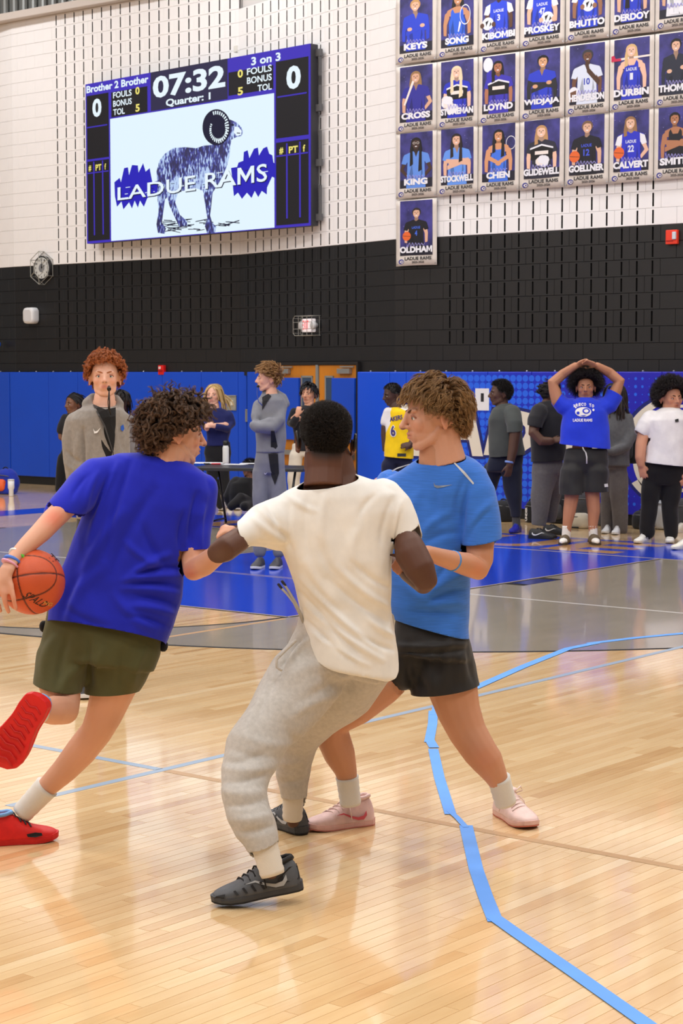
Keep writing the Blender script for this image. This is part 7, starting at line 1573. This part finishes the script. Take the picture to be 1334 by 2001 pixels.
# white tee at the right edge
Tw = fig(1285, 1060, 'person with rounded afro, white tee and black trousers by the right edge', (200, 142, 112), vox=.012,
    limbs=[[(1313, 786, 14), (1310, 800, 16), (1302, 815, 19)], [(1258, 845, 12.5, -.05), (1252, 870, 11.5, -.08), (1250, 895, 10, -.1), (1252, 908, 8, -.1)], [(1342, 850, 12), (1342, 900, 9), (1334, 930, 7, -.1)]], hands=[((1252, 906, -.1), (.18, 1), (-.5, 0, .9), .20, .15, -1), ((1334, 926, -.1), (-.2, 1), (.5, 0, .9), .19, .3, 1)],
    clothes=[('t_shirt', fabric('white tee', (226, 222, 222)), [(1294, 798, 1326, 798, .09), (1276, 806, 1336, 806, .16), (1260, 822, 1348, 822, .20), (1262, 850, 1344, 850, .21), (1258, 880, 1342, 880, .215), (1254, 903, 1344, 911, .22), (1254, 915, 1344, 924, .22)], [[(1272, 818, 18), (1260, 832, 17, -.04), (1254, 844, 15, -.05)], [(1340, 815, 17), (1348, 845, 15)]], [(1250, 901, 1346, 911, 1300, 935), (1243, 842, 1266, 855, 1250, 862, -.05)]),
        ('trousers', fabric('black pants', (22, 21, 23)), [(1258, 900, 1340, 902, .19), (1254, 925, 1342, 925, .20), (1254, 950, 1336, 950, .19)], [[(1274, 945, 21), (1268, 990, 17), (1263, 1030, 16), (1266, 1041, 15)], [(1312, 945, 21), (1308, 990, 17), (1310, 1028, 15), (1310, 1042, 14)]], [])],
    head=dict(at=(1311, 777, 56, 24), pitch=2, haircol=(24, 20, 20), fat=.9, iris=(40, 28, 22)), hair=dict(n=5200, L=.26, vol=(.10, .24), mixn=.9, grav=.02, curl=(.024, 2.4), col=(22, 19, 19), tip=(50, 40, 38), K=9, rad=.0062, short_nape=.6, seed=16),
    shoes=[sh(1268, 1059, 1238, 1063, upper=(222, 220, 214), sole=(206, 200, 190), lace=(236, 236, 236), bow=True, logo=(150, 150, 150), logoside=(1, -1)), sh(1310, 1058, 1306, 1065, upper=(222, 220, 214), sole=(206, 200, 190), lace=(236, 236, 236))])
tee = [o for o in Tw.root.children if o.name.startswith('t_shirt')][0]
decal('chest_print', Tw.root, mat('print black', (24, 24, 26), .5), [[(1318, 820), (1325, 818), (1326, 824), (1319, 825)]], tee, .012)

# ---------------------------------------------------------------- table and what lies about
TBL = mat('black table top', (44, 45, 50), .35, .5, bump=.05, bscale=200)
tA = G(372, 913, .74); tB = G(592, 916, .74); tt = N3(tB-tA); tn = np.array([-tt[1], tt[0], 0]); tn = tn if tn[1] > 0 else -tn
tl = np.linalg.norm(tB-tA); tc = (tA+tB)/2
table = thing('folding_table', (*(tc+tn*.38)[:2], 0), 'black folding table with papers and a white bottle, in front of the blue padding', 'table')
TM = Matrix(((tt[0], tn[0], 0, tA[0]), (tt[1], tn[1], 0, tA[1]), (0, 0, 1, 0), (0, 0, 0, 1)))
MB().box((tl/2, .38, .72), (tl, .76, .04), TM).build('table_top', TBL, table, bevel=.008)
for u in (.12, tl-.12):
    for w in (.08, .68):
        mb = MB(); mb.tube(tr(TM, [(u, w, .70), (u+(.10 if u < 1 else -.10), w, .02)]), .015, 8); mb.build('leg', mat('leg black', (24, 24, 26), .4), table, True)
    mb = MB(); mb.tube(tr(TM, [(u+.09*(1 if u < 1 else -1), .08, .08), (u+.09*(1 if u < 1 else -1), .68, .08)]), .012, 8); mb.build('cross_bar', mat('leg black', (24, 24, 26), .4), table, True)
def ontable(x, y): g_ = G(x, y, .74); return g_
def flatbox(name, x, y, w, dp, h, ang, m, label, cat, z0=.741, group=None):
    c = G(x, y, z0); o = MB().box((0, 0, h/2), (w, dp, h), Matrix.Translation(c) @ Matrix.Rotation(math.atan2(tt[1], tt[0])+ang, 4, 'Z')).build(name, m, None, bevel=min(.002, h*.3)); return tag(o, label, cat, group)
PAP = mat('white paper', (228, 230, 234), .6)
p1_ = flatbox('paper', 408, 905, .42, .24, .006, .1, PAP, 'loose white sheets of paper on the left part of the black table', 'paper')
flatbox('paper', 458, 907.5, .30, .20, .003, -.05, PAP, 'flat white sheet on the table right of the white bottle', 'paper')
flatbox('paper', 486, 906, .22, .16, .004, .2, PAP, 'white sheet on the table near the standing official in slate', 'paper')
o = MB().tube([G(414, 906.5, .755), G(430, 906.5, .755)], .010, 8, round_ends=True).build('marker', mat('marker red', (190, 24, 44), .4), None, True); tag(o, 'red marker pen lying on the black table', 'pen')
o = MB().tube([G(399, 906.2, .752), G(409, 906.2, .752)], .009, 8, round_ends=True).build('marker', mat('marker black', (24, 24, 28), .4), None, True); tag(o, 'short black marker pen lying on the black table', 'pen')
bt = thing('water_bottle', G(441, 906, .741), 'white water bottle with black lid standing on the table', 'bottle')
bp_ = G(441, 906, .741)
MB().tube([bp_+(0, 0, z) for z in (0, .012, .20, .225)], [.036, .039, .039, .030], 18).build('flask', mat('bottle white', (216, 216, 214), .35), bt, True)
MB().tube([bp_+(0, 0, z) for z in (.226, .235, .275, .285)], [.030, .034, .034, .024], 14).build('lid', mat('lid black', (22, 24, 24), .4), bt, True)
b2 = thing('tumbler', G(22, 970), 'tall white tumbler standing on the floor at the far left', 'bottle'); bp_ = G(22, 970)
MB().tube([bp_+(0, 0, z) for z in (0, .01, .10, .13, .24)], [.032, .036, .036, .050, .050], 18).build('cup', mat('tumbler white', (224, 222, 222), .35), b2, True)
MB().tube([bp_+(0, 0, z) for z in (.241, .255, .262)], [.052, .052, .04], 16).build('lid', mat('tumbler lid', (206, 206, 208), .35), b2, True)
def bag(x, y, w, h, dp, m, label, name='duffel_bag', cat='bag', strap=True, pocket=None, seed=1, zipm=None, handle=True, base=None):
    """soft bag resting on the floor, front bottom centre seen at pixel x, y; sizes in metres"""
    g_ = G(x, y) if y > 100 else np.array([onY(x, 1000, y)[0], y, 0]); c = g_+np.array([0, dp/2, 0]); c[1] = min(c[1], 20.0-dp/2*1.08); c = c if base is None else np.asarray(base, float); zb_ = c[2]; c = c*np.array([1, 1, 0]); root = thing(name, (c[0], c[1], 0), label, cat)
    mb = MB(); rs = []
    for z, s_ in ((.0, .82), (.06, .97), (.35, 1.0), (.65, .96), (.86, .80), (.98, .48), (1.0, .25)):
        t = np.linspace(0, 2*math.pi, 22, endpoint=False); cu = np.sign(np.cos(t))*np.abs(np.cos(t))**.7; sv = np.sign(np.sin(t))*np.abs(np.sin(t))**.7
        rs.append(np.stack([c[0]+w/2*s_*cu, c[1]+dp/2*s_*sv, np.full(22, h*z+.004)], 1))
    mb.rings(rs); V, Q = fuse(mb, .02, 2); V = V+normals(V, Q)*vnoise(V, 14, .010, seed)[:, None]; V[:, 2] = np.maximum(V[:, 2], .003)
    link('body', from_arrays('body', V, Q), m, root, True)
    if handle:
        mb = MB(); mb.tube([c+np.array([w*.18*math.cos(a), -.01, h*.93+h*.16*math.sin(a)]) for a in np.linspace(0, math.pi, 9)], .009, 7); mb.build('handle', mat('webbing black', (26, 26, 28), .7), root, True)
    if pocket:
        mb = MB(); rs = [np.array([(c[0]+a*w*.30, c[1]-dp/2*k-.012*(1-kk), h*(.38+b*.24)) for a, b in rrect(2, 2, .5)]) for k, kk in ((.75, 1), (1.06, 0))]; mb.rings(rs); mb.build('pocket', pocket, root, True)
    mb = MB(); mb.tube([c+np.array([w*.42*u, -dp/2*.92*math.sqrt(max(0, 1-.5*u*u)), h*(.78-.04*u*u)]) for u in np.linspace(-1, 1, 9)], .006, 6); mb.build('zip', zipm or mat('zip grey', (92, 92, 94), .5), root, True)
    if strap:
        mb = MB(); mb.tube([c+np.array([-w*.45, -dp*.3, h*.55]), c+np.array([-w*.5, -dp*.55, h*.2]), c+np.array([-w*.2, -dp*.7, .015]), c+np.array([w*.2, -dp*.66, .015])], .010, 6); mb.build('strap', mat('webbing black', (26, 26, 28), .7), root, True)
    if base is not None: root.location.z = zb_
    return root
BB = fabric('black ballistic nylon', (30, 31, 35)); GB = fabric('dark grey canvas', (62, 62, 66)); NB = fabric('navy nylon', (34, 44, 66)); CRM = fabric('cream canvas', (196, 186, 166)); WB = fabric('pale grey nylon', (176, 180, 186))
bag(974, 19.5, .30, .26, .24, BB, 'low black duffel bag on floor behind the charcoal tee person', seed=1)
Ub = bag(1030, 19.6, .15, .27, .18, BB, 'upright black bag with white lettering behind the hand on hip person', 'gym_bag', seed=3, strap=False)
mb = MB(); T0 = np.array([onY(1034, 1000, 19.6)[0], 19.56, .03]); letters(mb, 'UNDER', T0+np.array([.0, -.01, 0]), (0, 0, .17), (-.030, 0, 0), .04); mb.build('lettering', mat('bag print white', (220, 220, 222), .5), Ub)
bag(1085, 19.7, .30, .40, .22, BB, 'black backpack leaning on printed padding behind the hand on hip person', 'backpack', seed=4, pocket=GB, strap=False)
bag(1136, 19.7, .28, .42, .24, GB, 'large dark grey bag behind the legs of the person with hands on head', seed=5, strap=False)
bag(1126, 19.25, .24, .18, .20, CRM, 'cream tote bag lying on the floor behind the hands on head person', 'tote_bag', seed=6, zipm=mat('zip black', (22, 22, 24), .5))
bag(1173, 19.7, .16, .30, .2, GB, 'dark grey gym bag on floor behind the wide grey trousers', 'gym_bag', seed=11, strap=False)
bag(1246, 19.6, .24, .22, .24, BB, 'black duffel bag on floor left of the white tee person', seed=7, strap=False)
bag(1226, 1000, .22, .44, .15, BB, 'black backpack carried at the side of the washed grey hoodie person', 'backpack', seed=8, pocket=GB, strap=False, base=P(1232, 906, depth(G(1205, 1042))+.20))
bag(1288, 19.7, .16, .40, .18, WB, 'pale grey bag seen between the legs of the white tee person', 'gym_bag', seed=9, strap=False)
bag(1332, 19.7, .30, .38, .22, GB, 'dark bag heap at the right edge behind the white tee person', seed=10, strap=False)
bag(-2, 966, .40, .38, .30, fabric('royal bag', (30, 50, 160)), 'blue and black backpack with orange patch on floor at the far left edge', 'backpack', seed=12, pocket=mat('orange patch', (226, 92, 40), .6), strap=False)
for i, (h_, t_, lab, c_) in enumerate((((1278, 1026), (1292, 1030), 'tan sneaker lying on the floor between the black trouser legs', (196, 176, 140)), ((1342, 1039), (1320, 1041), 'cream sneaker on the floor at the right edge by the bags', (214, 204, 184)), ((1352, 1072), (1322, 1074), 'cream sneaker tip entering at the right edge in front', (220, 216, 204)))):
    a = G(*h_); b = G(*t_); rt = thing('sneaker', a, lab, 'shoe'); q = shoe(rt, a, a+N3(b-a)*.29, upper=c_, sole=(214, 208, 198), lace=(236, 236, 232), laces=4)
